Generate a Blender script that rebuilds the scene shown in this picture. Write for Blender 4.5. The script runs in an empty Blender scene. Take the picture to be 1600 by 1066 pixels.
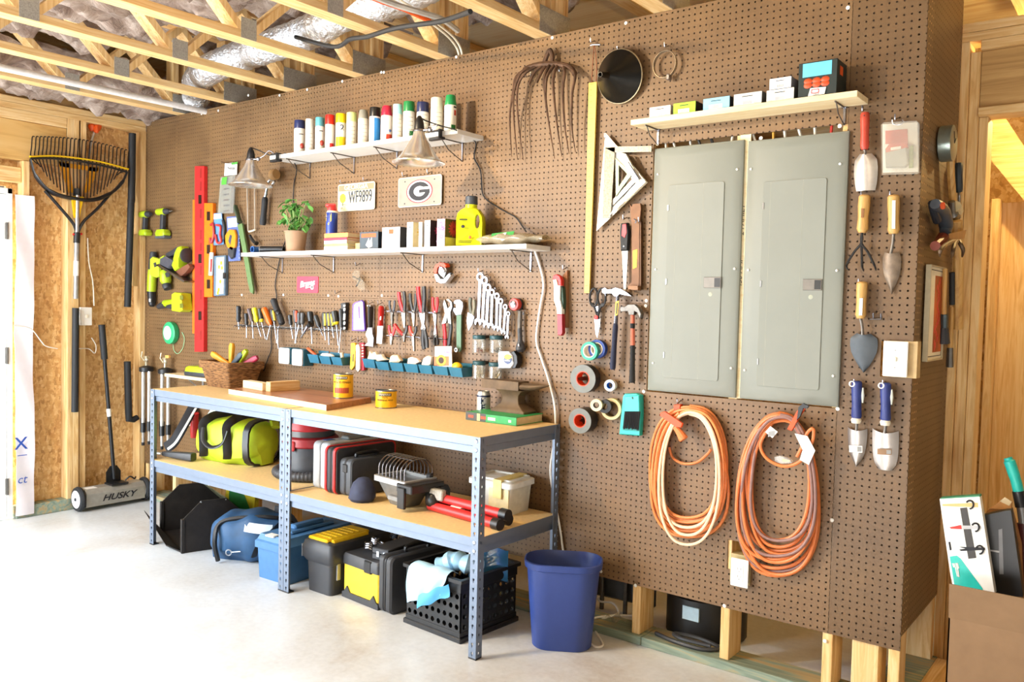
import bpy, math, random
from mathutils import Vector as V, Matrix as M, Euler
random.seed(7)
S = 0.0254                      # everything below is written in inches
PI = math.pi
sc = bpy.context.scene
COL = sc.collection

# ---------------------------------------------------------------- camera
CAM = V((27.53, -126.5, 57.14)); YAW, PITCH, ROLL, FPX = -0.6566, -0.0422, 0.0236, 1324.93
fw = V((math.sin(YAW)*math.cos(PITCH), math.cos(YAW)*math.cos(PITCH), math.sin(PITCH)))
r0 = fw.cross(V((0, 0, 1))).normalized(); u0 = r0.cross(fw)
RT = r0*math.cos(ROLL)+u0*math.sin(ROLL); UP = u0*math.cos(ROLL)-r0*math.sin(ROLL)
cd = bpy.data.cameras.new('camera'); cam = bpy.data.objects.new('camera', cd); COL.objects.link(cam)
cd.sensor_width = 36; cd.lens = FPX/1600*36; cd.clip_start = .02
cam.matrix_world = M(((RT.x, UP.x, -fw.x, CAM.x*S), (RT.y, UP.y, -fw.y, CAM.y*S), (RT.z, UP.z, -fw.z, CAM.z*S), (0, 0, 0, 1)))
sc.camera = cam

# ---------------------------------------------------------------- light
sc.view_settings.view_transform = 'Standard'; sc.view_settings.look = 'None'
sc.view_settings.gamma = 1; sc.view_settings.use_curve_mapping = False
sc.view_settings.exposure = -0.1
wd = bpy.data.worlds.new('world'); sc.world = wd; wd.use_nodes = True
wb = wd.node_tree.nodes['Background']; wb.inputs[0].default_value = (.95, .97, 1, 1); wb.inputs[1].default_value = .15
def area(name, loc, aim, sx, sy, power, col):
    l = bpy.data.lights.new(name, 'AREA'); l.shape = 'RECTANGLE'; l.size = sx*S; l.size_y = sy*S; l.energy = power; l.color = col
    o = bpy.data.objects.new(name, l); COL.objects.link(o); o.location = V(loc)*S
    o.rotation_euler = (V(aim)-V(loc)).to_track_quat('-Z', 'Y').to_euler(); return o
def bulb(name, loc, power, col, rad=1.5):
    l = bpy.data.lights.new(name, 'POINT'); l.energy = power; l.color = col; l.shadow_soft_size = rad*S
    o = bpy.data.objects.new(name, l); COL.objects.link(o); o.location = V(loc)*S; return o
def spot(name, loc, aim, power, col, ang, rad=2):
    l = bpy.data.lights.new(name, 'SPOT'); l.energy = power; l.color = col; l.spot_size = math.radians(ang); l.spot_blend = .9; l.shadow_soft_size = rad*S
    o = bpy.data.objects.new(name, l); COL.objects.link(o); o.location = V(loc)*S; o.rotation_euler = (V(aim)-V(loc)).to_track_quat('-Z', 'Y').to_euler(); return o
sd = bpy.data.lights.new('low_sun', 'SUN'); sd.energy = 24; sd.angle = .09; sd.color = (1, .98, .95)
so = bpy.data.objects.new('low_sun', sd); COL.objects.link(so); so.rotation_euler = V((.12, 1, -.47)).to_track_quat('-Z', 'Y').to_euler()
area('garage_doorway_daylight', (-182, -122, 44), (-112, -42, 0), 170, 84, 450, (.78, .90, 1))
spot('reflector_work_lamp', (-106, -92, 104), (-58, 0, 66), 235, (1, .70, .34), 100)
bulb('floor_fill_light', (-128, -140, 108), 225, (.88, .94, 1), 2)  # added point light to lift floor and left wall; no such bulb known
bulb('side_room_bulb', (13.5, 45, 94.7), 36, (1, .70, .28), 1)
bulb('truss_fill_light', (40, -140, 104), 45, (1, .85, .66), 2)  # added warm point light for the truss sides; no such bulb known

# ---------------------------------------------------------------- pixel helpers (to place things where they stand)
def ray(x, y): return fw+RT*((x-800)/FPX)-UP*((y-533)/FPX)
def W(x, y, p=0): d = ray(x, y); return CAM+d*((p-CAM.y)/d.y)      # on a plane parallel to the pegboard
def F(x, y, z=0): d = ray(x, y); return CAM+d*((z-CAM.z)/d.z)      # on a horizontal plane
def L(x, y, X): d = ray(x, y); return CAM+d*((X-CAM.x)/d.x)        # on a plane parallel to the left wall
def sp(z, p): return lambda x, y: (p[0]+x/z, p[1]+y/z)

# ---------------------------------------------------------------- materials
def lin(c): return tuple((v/12.92 if v <= .04045 else ((v+.055)/1.055)**2.4) for v in c)
def hexc(h): return lin(tuple(int(h[i:i+2], 16)/255 for i in (0, 2, 4)))
MATS = {}
def newmat(name):
    m = bpy.data.materials.new(name); m.use_nodes = True; nt = m.node_tree
    return m, nt, nt.nodes['Principled BSDF']
def nd(nt, t, **k):
    n = nt.nodes.new(t)
    for a, b in k.items(): setattr(n, a, b)
    return n
def ramp(nt, stops):
    n = nt.nodes.new('ShaderNodeValToRGB'); e = n.color_ramp.elements
    while len(e) < len(stops): e.new(.5)
    for i, (p, c) in enumerate(stops): e[i].position = p; e[i].color = (*c, 1)
    return n
def objnoise(nt, scale, detail=3, vec=(1, 1, 1), rough=.55, dist=0):
    tc = nd(nt, 'ShaderNodeTexCoord'); mp = nd(nt, 'ShaderNodeMapping'); mp.inputs['Scale'].default_value = vec
    n = nd(nt, 'ShaderNodeTexNoise'); n.inputs['Scale'].default_value = scale; n.inputs['Detail'].default_value = detail
    n.inputs['Roughness'].default_value = rough; n.inputs['Distortion'].default_value = dist
    nt.links.new(tc.outputs['Object'], mp.inputs[0]); nt.links.new(mp.outputs[0], n.inputs['Vector']); return n
def bump(nt, b, src, strength, dist=.002):
    n = nd(nt, 'ShaderNodeBump'); n.inputs['Strength'].default_value = strength; n.inputs['Distance'].default_value = dist
    nt.links.new(src, n.inputs['Height']); nt.links.new(n.outputs[0], b.inputs['Normal'])
def mat(h, rough=.5, metal=0, var=.10, scale=30, bmp=0, trans=0, spec=None, ior=None):
    key = (h, rough, metal, var, scale, bmp, trans)
    if key in MATS: return MATS[key]
    m, nt, b = newmat('finish_'+h); c = hexc(h)
    n = objnoise(nt, scale, 3)
    r = ramp(nt, [(.3, tuple(v*(1-var) for v in c)), (.7, tuple(min(1, v*(1+var)) for v in c))])
    nt.links.new(n.outputs[0], r.inputs[0]); nt.links.new(r.outputs[0], b.inputs['Base Color'])
    b.inputs['Roughness'].default_value = rough; b.inputs['Metallic'].default_value = metal
    if trans: b.inputs['Transmission Weight'].default_value = trans; b.inputs['IOR'].default_value = ior or 1.15
    if bmp: bump(nt, b, n.outputs[0], bmp)
    MATS[key] = m; return m
def wood(name, stops, axis, s=9, rough=.6):
    m, nt, b = newmat(name); v = {'x': (.06, 1, 1), 'y': (1, .06, 1), 'z': (1, 1, .06)}[axis]
    n = objnoise(nt, s*4.2, 5, v, .6, 1.6); r = ramp(nt, stops)
    k = objnoise(nt, 7, 2, tuple(.35 if q < 1 else 1 for q in v)); kr = ramp(nt, [(.66, (1, 1, 1)), (.80, (.55, .36, .20))])
    mx = nd(nt, 'ShaderNodeMix', data_type='RGBA', blend_type='MULTIPLY'); mx.inputs[0].default_value = .55
    nt.links.new(n.outputs[0], r.inputs[0]); nt.links.new(k.outputs[0], kr.inputs[0])
    nt.links.new(r.outputs[0], mx.inputs[6]); nt.links.new(kr.outputs[0], mx.inputs[7]); nt.links.new(mx.outputs[2], b.inputs['Base Color'])
    b.inputs['Roughness'].default_value = rough; bump(nt, b, n.outputs[0], .15); return m
PST = [(.28, hexc('CC9A5A')), (.47, hexc('E4BC7E')), (.62, hexc('EFD09A')), (.8, hexc('D9A868'))]
PINE = {a: wood('pine_'+a, PST, a) for a in 'xyz'}
GRN = wood('treated_pine', [(.3, hexc('5E6F62')), (.5, hexc('8B9A88')), (.6, hexc('B59A6C')), (.75, hexc('71867C'))], 'x', 5)
OAK = wood('stained_board', [(.3, hexc('8A5A3C')), (.5, hexc('A97350')), (.7, hexc('B9815C'))], 'x', 8, .35)
ASH = wood('tool_ash', [(.3, hexc('AE7E44')), (.5, hexc('CA9C58')), (.7, hexc('D8B070'))], 'z', 8, .45)
RAW = wood('raw_board', [(.3, hexc('E2C58E')), (.5, hexc('F0DCB0')), (.7, hexc('F3E4BE'))], 'x', 6)
DECK = mat('E8C78C', .55, 0, .09, 60)
def mk_peg(off=0, k=1):
    m, nt, b = newmat('pegboard_hardboard'); n = objnoise(nt, 2.2, 6, (1, 1, 1), .65)
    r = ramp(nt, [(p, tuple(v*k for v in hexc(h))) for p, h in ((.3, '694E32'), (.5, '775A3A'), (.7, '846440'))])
    nt.links.new(n.outputs[0], r.inputs[0]); nt.links.new(r.outputs[0], b.inputs['Base Color']); b.inputs['Roughness'].default_value = .5
    g = nd(nt, 'ShaderNodeNewGeometry'); sx = nd(nt, 'ShaderNodeSeparateXYZ'); nt.links.new(g.outputs['Position'], sx.inputs[0])
    def mth(op, a, bb=None):
        q = nd(nt, 'ShaderNodeMath', operation=op)
        for i, v in enumerate((a, bb)):
            if v is None: continue
            if isinstance(v, (int, float)): q.inputs[i].default_value = v
            else: nt.links.new(v, q.inputs[i])
        return q.outputs[0]
    hs = mth('ADD', sx.outputs[0], sx.outputs[1])                     # runs along either face of the corner
    def cell(v, off): return mth('SUBTRACT', mth('FRACT', mth('ADD', mth('MULTIPLY', v, 1/S), off)), .5)
    du, dv = cell(hs, 1000.0+off), cell(sx.outputs[2], 1000.08)
    d = mth('ADD', mth('MULTIPLY', du, du), mth('MULTIPLY', dv, dv)); hole = mth('LESS_THAN', d, .0205)
    tr = nd(nt, 'ShaderNodeBsdfTransparent'); mx = nd(nt, 'ShaderNodeMixShader'); nt.links.new(hole, mx.inputs[0])
    nt.links.new(b.outputs[0], mx.inputs[1]); nt.links.new(tr.outputs[0], mx.inputs[2])
    nt.links.new(mx.outputs[0], nt.nodes['Material Output'].inputs['Surface']); return m
PEG = mk_peg(); PEG2 = mk_peg(.5, .76); PEGS = mat('5A4636', .8)  # PEG2: slightly darker board, with the light falloff there also put in the colour
def mk_osb():
    m, nt, b = newmat('strand_board'); tc = nd(nt, 'ShaderNodeTexCoord'); mp = nd(nt, 'ShaderNodeMapping'); mp.inputs['Scale'].default_value = (5.5, 7.5, 4)
    nz = nd(nt, 'ShaderNodeTexNoise'); nz.inputs['Scale'].default_value = 6; ad = nd(nt, 'ShaderNodeVectorMath', operation='ADD')
    v = nd(nt, 'ShaderNodeTexVoronoi'); v.inputs['Scale'].default_value = 8.5; v.inputs['Randomness'].default_value = 1
    nt.links.new(tc.outputs['Object'], mp.inputs[0]); nt.links.new(mp.outputs[0], ad.inputs[0]); nt.links.new(mp.outputs[0], nz.inputs['Vector'])
    sv = nd(nt, 'ShaderNodeVectorMath', operation='SCALE'); sv.inputs['Scale'].default_value = .3; nt.links.new(nz.outputs['Color'], sv.inputs[0]); nt.links.new(sv.outputs[0], ad.inputs[1]); nt.links.new(ad.outputs[0], v.inputs['Vector'])
    sx = nd(nt, 'ShaderNodeSeparateXYZ'); nt.links.new(v.outputs['Color'], sx.inputs[0])
    r = ramp(nt, [(0, hexc('B98A52')), (.2, hexc('CF9F62')), (.6, hexc('DCB072')), (1, hexc('E8C68E'))])
    n = objnoise(nt, 26, 6, (1, .35, 1.6), .7); mx = nd(nt, 'ShaderNodeMix', data_type='RGBA', blend_type='SOFT_LIGHT'); mx.inputs[0].default_value = .9
    nt.links.new(sx.outputs[0], r.inputs[0]); nt.links.new(r.outputs[0], mx.inputs[6]); nt.links.new(n.outputs[0], mx.inputs[7])
    nt.links.new(mx.outputs[2], b.inputs['Base Color']); b.inputs['Roughness'].default_value = .7; bump(nt, b, v.outputs['Distance'], .3); return m
OSB = mk_osb()
def mk_conc():
    m, nt, b = newmat('bare_concrete'); n = objnoise(nt, 1.3, 8, (1, 1, 1), .62, .4); f = objnoise(nt, 40, 4)
    r = ramp(nt, [(.3, hexc('B8AEA4')), (.42, hexc('CACAC8')), (.6, hexc('D6DADD')), (.75, hexc('CED3D6'))])
    mx = nd(nt, 'ShaderNodeMix', data_type='RGBA', blend_type='OVERLAY'); mx.inputs[0].default_value = .25
    nt.links.new(n.outputs[0], r.inputs[0]); nt.links.new(r.outputs[0], mx.inputs[6]); nt.links.new(f.outputs[0], mx.inputs[7])
    nt.links.new(mx.outputs[2], b.inputs['Base Color']); b.inputs['Roughness'].default_value = .34; bump(nt, b, f.outputs[0], .06); return m
CONC = mk_conc()
def mk_insul():
    m, nt, b = newmat('glass_wool'); n = objnoise(nt, 7, 9, (1, .6, 1), .72, 1.5)
    r = ramp(nt, [(.28, hexc('6E5A50')), (.45, hexc('A08A7C')), (.58, hexc('C2AEA0')), (.72, hexc('DCD0C6'))])
    nt.links.new(n.outputs[0], r.inputs[0]); nt.links.new(r.outputs[0], b.inputs['Base Color']); b.inputs['Roughness'].default_value = 1
    bump(nt, b, n.outputs[0], 1, .03); return m
INS = mk_insul()
def mk_foil():
    m, nt, b = newmat('crinkled_foil'); n = objnoise(nt, 45, 4, (1, 1, 1), .6); b.inputs['Base Color'].default_value = (.75, .78, .82, 1)
    b.inputs['Metallic'].default_value = .9; b.inputs['Roughness'].default_value = .32; bump(nt, b, n.outputs[0], 1, .02); return m
FOIL = mk_foil()
def mk_glass(h, rough=.08, alpha=.25):
    m, nt, b = newmat('clear_plastic'); t = nd(nt, 'ShaderNodeBsdfTransparent'); t.inputs[0].default_value = (*hexc(h), 1)
    g = nd(nt, 'ShaderNodeBsdfGlossy'); g.inputs['Roughness'].default_value = rough; d = nd(nt, 'ShaderNodeBsdfDiffuse'); d.inputs[0].default_value = (*hexc(h), 1)
    a = nd(nt, 'ShaderNodeMixShader'); a.inputs[0].default_value = .5; c = nd(nt, 'ShaderNodeMixShader'); c.inputs[0].default_value = alpha
    nt.links.new(g.outputs[0], a.inputs[1]); nt.links.new(d.outputs[0], a.inputs[2]); nt.links.new(t.outputs[0], c.inputs[1]); nt.links.new(a.outputs[0], c.inputs[2])
    nt.links.new(c.outputs[0], nt.nodes['Material Output'].inputs['Surface']); return m
CLEAR = mk_glass('F4F4F0'); LENS = mk_glass('F4F4F0', .05, .1); FILM = mk_glass('E8DFC8', .12, .5); BAGB = mk_glass('5FB8EE', .15, .72)
def mk_weave(h1, h2, name, s=90):
    m, nt, b = newmat(name); n = objnoise(nt, s, 3, (.35, .35, 2.2), .5); r = ramp(nt, [(.35, hexc(h1)), (.65, hexc(h2))])
    nt.links.new(n.outputs[0], r.inputs[0]); nt.links.new(r.outputs[0], b.inputs['Base Color']); b.inputs['Roughness'].default_value = .85; bump(nt, b, n.outputs[0], .8, .01); return m
WICK = mk_weave('5A3A1E', 'A8794A', 'sea_grass_weave')
CHROME = mat('9C9CA4', .26, 1, .03); STEEL = mat('94928E', .35, 1, .08); ZINC = mat('B9BDC4', .4, .9, .08)
GREY = mat('727E90', .42, .35, .04); DKST = mat('6F6A64', .45, .8, .2); RUST = mat('5B4230', .7, .4, .35, 25, .3)
BLK = mat('1A1A1C', .42); RUB = mat('232426', .65); CHAR = mat('35363A', .5); WHT = mat('F2F0EA', .4, 0, .02); CREAM = mat('F0E8D2', .5, 0, .05)
LIME = mat('A8BE1E', .4); YEL = mat('E6B814', .4); ORG = mat('DC5410', .45); RED = mat('CF2A2A', .4); GRNP = mat('1F8A4A', .4); BLUE = mat('2E63A8', .45)
TEAL = mat('24B8AC', .4); NAVY = mat('232B5A', .4); CARD = mat('8C6E50', .8, 0, .08, 14); PAPER = mat('E4D2A8', .8); GALV = mat('A8A59C', .5, .3, .25, 160)
BINB = mat('2A6C88', .42); PANEL = mat('80837A', .5, .0, .03, 5); INK = mat('1C1C22', .6)
# ---------------------------------------------------------------- mesh builder
def crom(pts, n=6, closed=False):
    P = [V(p) for p in pts]; out = []; k = len(P)
    rng = range(k) if closed else range(k-1)
    for i in rng:
        a, b, c, d = (P[(i-1) % k], P[i], P[(i+1) % k], P[(i+2) % k]) if closed else (P[max(i-1, 0)], P[i], P[i+1], P[min(i+2, k-1)])
        for j in range(n):
            t = j/n; out.append(.5*((2*b)+(c-a)*t+(2*a-5*b+4*c-d)*t*t+(3*b-a-3*c+d)*t**3))
    if not closed: out.append(P[-1])
    return out
def circ(r, n=16, c=(0, 0), ry=None, a0=0):
    return [(c[0]+r*math.cos(a0+2*PI*i/n), c[1]+(ry or r)*math.sin(a0+2*PI*i/n)) for i in range(n)]
def rrect(x0, y0, x1, y1, r, n=4):
    o = []
    for cx, cy, a in ((x1-r, y1-r, 0), (x0+r, y1-r, 90), (x0+r, y0+r, 180), (x1-r, y0+r, 270)):
        for i in range(n+1):
            t = math.radians(a+90*i/n); o.append((cx+r*math.cos(t), cy+r*math.sin(t)))
    return o
class MB:
    def __init__(s, m=None): s.v = []; s.f = []; s.mi = []; s.ms = []; s.T = M(); s.cur = 0; m and s.use(m)
    def use(s, m):
        if m not in s.ms: s.ms.append(m)
        s.cur = s.ms.index(m); return s
    def at(s, loc=(0, 0, 0), rot=(0, 0, 0), sc=1):
        s.T = M.Translation(V(loc)) @ Euler(rot).to_matrix().to_4x4() @ M.Scale(sc, 4); return s
    def add(s, vs, fs):
        k = len(s.v); s.v += [s.T @ V(p) for p in vs]; s.f += [[k+i for i in f] for f in fs]; s.mi += [s.cur]*len(fs); return s
    def box(s, a, b, c=0):
        (x0, y0, z0), (x1, y1, z1) = a, b
        if x0 > x1: x0, x1 = x1, x0
        if y0 > y1: y0, y1 = y1, y0
        if z0 > z1: z0, z1 = z1, z0
        c = min(c, .45*min(x1-x0, y1-y0, z1-z0))
        if c <= 0:
            vs = [(x, y, z) for x in (x0, x1) for y in (y0, y1) for z in (z0, z1)]
            return s.add(vs, [(0, 1, 3, 2), (4, 6, 7, 5), (0, 4, 5, 1), (2, 3, 7, 6), (0, 2, 6, 4), (1, 5, 7, 3)])
        ol = [(x0+c, y0), (x1-c, y0), (x1, y0+c), (x1, y1-c), (x1-c, y1), (x0+c, y1), (x0, y1-c), (x0, y0+c)]
        il = [(x0+c, y0+c), (x1-c, y0+c), (x1-c, y0+c), (x1-c, y1-c), (x1-c, y1-c), (x0+c, y1-c), (x0+c, y1-c), (x0+c, y0+c)]
        return s.loft([[(x, y, z0) for x, y in il], [(x, y, z0+c) for x, y in ol], [(x, y, z1-c) for x, y in ol], [(x, y, z1) for x, y in il]])
    def loft(s, rings, caps=True, closed=True):
        n = len(rings[0]); vs = [p for r in rings for p in r]; fs = []
        for i in range(len(rings)-1):
            for j in range(n if closed else n-1):
                k = (j+1) % n; fs.append((i*n+j, i*n+k, (i+1)*n+k, (i+1)*n+j))
        if caps: fs += [tuple(range(n-1, -1, -1)), tuple(range((len(rings)-1)*n, len(rings)*n))]
        return s.add(vs, fs)
    def prism(s, o, d0, d1, ax='y', b=0, sc1=1):
        cx = sum(p[0] for p in o)/len(o); cy = sum(p[1] for p in o)/len(o); w = max(max(abs(p[0]-cx), abs(p[1]-cy)) for p in o)
        def R(d, k): return [{'y': (cx+(p[0]-cx)*k, d, cy+(p[1]-cy)*k), 'z': (cx+(p[0]-cx)*k, cy+(p[1]-cy)*k, d), 'x': (d, cx+(p[0]-cx)*k, cy+(p[1]-cy)*k)}[ax] for p in o]
        if b:
            q = 1-b/w; sg = 1 if d1 > d0 else -1
            return s.loft([R(d0, q), R(d0+sg*b, 1), R(d1-sg*b, sc1), R(d1, q*sc1)])
        return s.loft([R(d0, 1), R(d1, sc1)])
    def ring(s, o, i, d0, d1, ax='y'):
        n = len(o); mk = lambda p, d: {'y': (p[0], d, p[1]), 'z': (p[0], p[1], d), 'x': (d, p[0], p[1])}[ax]
        rs = [[mk(p, d) for p in q] for q, d in ((o, d0), (o, d1), (i, d1), (i, d0), (o, d0))]
        return s.loft(rs, caps=False)
    def cyl(s, p, q, r, r2=None, n=14, caps=True): return s.tube([p, q], [r, r if r2 is None else r2], n, caps=caps)
    def tube(s, pts, r, n=8, closed=False, caps=True, flat=None):
        P = [V(p) for p in pts]; k = len(P); rr = r if isinstance(r, (list, tuple)) else [r]*k; rings = []
        t = (P[1]-P[0]).normalized(); a = t.cross(V((0, 0, 1)))
        if a.length < .35: a = t.cross(V((0, 1, 0)))
        a.normalize()
        for i in range(k):
            if closed: t = P[(i+1) % k]-P[i-1]
            else: t = P[min(i+1, k-1)]-P[max(i-1, 0)]
            if t.length < 1e-6: t = V((0, 0, 1))
            t.normalize(); a = a-t*a.dot(t)
            if a.length < 1e-5: a = t.orthogonal()
            a.normalize(); b = t.cross(a); f = flat or 1
            rings.append([P[i]+(a*math.cos(2*PI*j/n)+b*f*math.sin(2*PI*j/n))*rr[i] for j in range(n)])
        if closed: rings.append(rings[0])
        return s.loft(rings, caps and not closed)
    def lathe(s, prof, n=20, c=(0, 0, 0), ax='z', caps=True):
        rings = []
        for r, h in prof:
            r = max(r, .002); q = [(r*math.cos(2*PI*i/n), r*math.sin(2*PI*i/n)) for i in range(n)]
            rings.append([{'z': (c[0]+x, c[1]+y, c[2]+h), 'y': (c[0]+x, c[1]-h, c[2]+y), 'x': (c[0]+h, c[1]+x, c[2]+y)}[ax] for x, y in q])
        return s.loft(rings, caps)
    def ball(s, c, r, n=14):
        r = (r, r, r) if isinstance(r, (int, float)) else r; k = n//2
        return s.loft([[(c[0]+r[0]*max(math.sin(PI*i/k), .01)*math.cos(2*PI*j/n), c[1]+r[1]*max(math.sin(PI*i/k), .01)*math.sin(2*PI*j/n), c[2]-r[2]*math.cos(PI*i/k)) for j in range(n)] for i in range(k+1)])
    def sheet(s, fn, nu, nv, th=0):
        g = [[V(fn(i/nu, j/nv)) for j in range(nv+1)] for i in range(nu+1)]
        vs = [p for r in g for p in r]; w = nv+1; fs = [(i*w+j, (i+1)*w+j, (i+1)*w+j+1, i*w+j+1) for i in range(nu) for j in range(nv)]
        if th:
            N = []
            for i in range(nu+1):
                for j in range(w):
                    a = g[min(i+1, nu)][j]-g[max(i-1, 0)][j]; b = g[i][min(j+1, nv)]-g[i][max(j-1, 0)]; N.append(a.cross(b).normalized())
            k = len(vs); vs = vs+[p-q*th for p, q in zip(vs, N)]; fs = fs+[tuple(k+q for q in reversed(f)) for f in fs]
            e = [j for j in range(w)]+[i*w+nv for i in range(1, nu+1)]+[nu*w+j for j in range(nv-1, -1, -1)]+[i*w for i in range(nu-1, 0, -1)]
            for a, b in zip(e, e[1:]+e[:1]): fs.append((b, a, k+a, k+b))
        return s.add(vs, fs)
    def text(s, t, size, c=(0, 0, 0), d=.02, rot=(0, 0, 0), bold=0, shear=0, sx=1):
        """raised lettering facing the room, centred on c"""
        cu = bpy.data.curves.new('lettering', 'FONT'); cu.body = t; cu.size = size; cu.align_x = 'CENTER'; cu.align_y = 'CENTER'; cu.offset = bold; cu.shear = shear; cu.extrude = d; cu.resolution_u = 3
        o = bpy.data.objects.new('lettering', cu); me = bpy.data.meshes.new_from_object(o)
        T = M.Translation(V(c)) @ Euler(rot).to_matrix().to_4x4() @ M.Rotation(PI/2, 4, 'X')
        s.add([T @ V((p.co.x*sx, p.co.y, p.co.z)) for p in me.vertices], [tuple(f.vertices) for f in me.polygons])
        bpy.data.objects.remove(o); bpy.data.curves.remove(cu); bpy.data.meshes.remove(me); return s
    def build(s, name, parent=None, loc=(0, 0, 0), label=None, soft=.6):
        me = bpy.data.meshes.new(name); me.from_pydata([tuple(p*S) for p in s.v], [], s.f)
        for m in s.ms: me.materials.append(m)
        me.polygons.foreach_set('material_index', s.mi); me.validate()
        import bmesh
        bm = bmesh.new(); bm.from_mesh(me); bmesh.ops.recalc_face_normals(bm, faces=bm.faces)
        for f in bm.faces: f.smooth = True
        for e in bm.edges:
            if len(e.link_faces) == 2 and e.calc_face_angle(0) > soft: e.smooth = False
        bm.to_mesh(me); bm.free()
        o = bpy.data.objects.new(name, me); COL.objects.link(o); o.location = V(loc)*S
        if parent: o.parent = parent
        if label: o['label'] = label
        return o
def tag(o, label, cat, group=None, kind=None):
    o['label'] = label; o['category'] = cat
    if group: o['group'] = group
    if kind: o['kind'] = kind
    return o
def thing(name, label, cat, loc=(0, 0, 0), rot=(0, 0, 0), group=None, kind=None):
    o = bpy.data.objects.new(name, None); COL.objects.link(o); o.empty_display_size = .02; o.location = V(loc)*S; o.rotation_euler = rot
    return tag(o, label, cat, group, kind)
def one(mb, name, label, cat, loc=(0, 0, 0), rot=(0, 0, 0), group=None):
    o = mb.build(name, None, loc); o.rotation_euler = rot; return tag(o, label, cat, group)
def dup(root, loc, label, rot=None):
    r = root.copy(); COL.objects.link(r); r.location = V(loc)*S; r['label'] = label
    if rot is not None: r.rotation_euler = rot
    for ch in root.children:
        c = ch.copy(); COL.objects.link(c); c.parent = r
        for g in ch.children:
            h = g.copy(); COL.objects.link(h); h.parent = c
    return r
def hang(a, b, y):
    """two points seen on the plane y -> origin at the upper one, length, tilt about the wall normal"""
    p, q = W(*a, y), W(*b, y); d = q-p; return p, d.length, (0, math.atan2(-d.x, -d.z), 0)
def hook(mb, x=0, z=0, y=-.2, out=1.2, r=.09, drop=.6):
    """wire peg hook: into the board, out and up"""
    mb.tube(crom([(x, y+.3, z+.3), (x, y, z+.3), (x, y-out*.6, z+.0), (x, y-out, z-.1), (x, y-out-.15, z+drop)], 4), r, 6); return mb
# ================================================================ THE SETTING
from mathutils import noise as NZ
def struct(o, label, cat): return tag(o, label, cat, None, 'structure')
def board(par, name, a, b, ax, c=.08, m=None, label=None): return MB(m or PINE[ax]).box(a, b, c).build(name, par, label=label)
struct(MB(CONC).box((-330, -330, -4), (170, 200, 0)).build('floor'), 'bare concrete garage floor with pale worn patches', 'floor')
struct(MB(RAW).box((-206, -330, 122), (170, 200, 123)).build('ceiling'), 'wood subfloor above the open floor trusses', 'ceiling')

# ---- back wall: pegboard over studs
wall = struct(thing('wall_back', '', '', (0, 0, 0)), 'brown perforated pegboard wall running behind the steel workbench', 'wall')
def pegpanel(x0, x1, z0, z1, holes=(), ax='y', y=.0, par=wall, m=PEG):
    xs = sorted({x0, x1, *[h[i] for h in holes for i in (0, 1)]}); zs = sorted({z0, z1, *[h[i] for h in holes for i in (2, 3)]}); mb = MB(m)
    for a, b in zip(xs, xs[1:]):
        for c, d in zip(zs, zs[1:]):
            cx, cz = (a+b)/2, (c+d)/2
            if any(h[0] < cx < h[1] and h[2] < cz < h[3] for h in holes): continue
            P_ = (lambda q, w, e: (q, y+e, w)) if ax == 'y' else (lambda q, w, e: (y-e, q, w))
            mb.use(m).add([P_(a, c, 0), P_(b, c, 0), P_(b, d, 0), P_(a, d, 0)], [(0, 1, 2, 3)])
            mb.use(PEGS).add([P_(q, w, e) for e in (0, .22) for q, w in ((a, c), (b, c), (b, d), (a, d))], [(4, 5, 6, 7), (0, 1, 5, 4), (1, 2, 6, 5), (2, 3, 7, 6), (3, 0, 4, 7)])
    return mb.build('pegboard_panel', par)
ZB, ZM, ZT = 9.92, 57.92, 105.92
PX = (-41.2, -9.9, 43.2, 84.35)                                      # opening behind the breaker panels
OUT = (-25.9, -22.6, 16.2, 20.9)
pegpanel(-201, -106.04, ZM+.03, ZT); pegpanel(-201, -98.04, ZB, ZM-.03)
pegpanel(-105.96, -10.03, ZM+.03, ZT, [(PX[0], PX[1], ZM+.03, PX[3])])
pegpanel(-97.96, -10.03, ZB, ZM-.03, [(PX[0], PX[1], PX[2], ZM-.03), OUT])
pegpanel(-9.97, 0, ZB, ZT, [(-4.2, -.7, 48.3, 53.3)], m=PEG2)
for x in [-10.75-16*k for k in range(0, 12)]+[-200.8]:
    board(wall, 'stud', (x, .22, 1.5), (x+1.5, 5.2, 104.3), 'z')
board(wall, 'stud', (-1.5, .22, 1.5), (-.02, 3.7, 104.3), 'z'); board(wall, 'stud_block', (-6.6, .5, 1.5), (-2.9, 5, 10.6), 'z')
board(wall, 'sill_plate', (-201, -.5, 0), (-40.6, 5.4, 1.5), 'x', .1, GRN); board(wall, 'sill_plate', (-40.5, -.5, 0), (-.1, 5.4, 1.5), 'x', .1, GRN)
board(wall, 'top_plate', (-201, .22, 104.3), (0, 5.2, 105.9), 'x')
board(wall, 'stud', (-26.1, .0, 43.4), (-24.4, .21, 84.4), 'z', 0, RAW, 'pale stud edge showing between the two breaker panels')
mb = MB(INK)                                                        # hand marked note on that stud
mb.text('450 AMP', 1.25, (-25.45, -.005, 63.0), .003, (0, -PI/2, 0), 0, .3); mb.text('2 FAMILY', 1.2, (-25.4, -.005, 71.2), .003, (0, -PI/2, 0), 0, .3); mb.build('pencil_note', wall)
board(wall, 'backing_board', (-41, 4.8, 82.5), (-10, 5.1, 88), 'x', 0)
for i in range(13):                                                 # cable ends peeping over the breaker panels
    x = -39+i*2.2+random.uniform(-.5, .5); MB(mat(random.choice(['C8322A', 'E8E4D8', 'D8A03A', '2A2A2C', 'D8D2C8']), .5)).cyl((x, .6, 82.6), (x+random.uniform(-.8, .8), .7, 84.5), .22, n=6).build('wire', wall)
scr = MB(WHT).lathe([(.3, -.02), (.3, .06), (.18, .12)], 8, ax='y'); s0 = None
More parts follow.
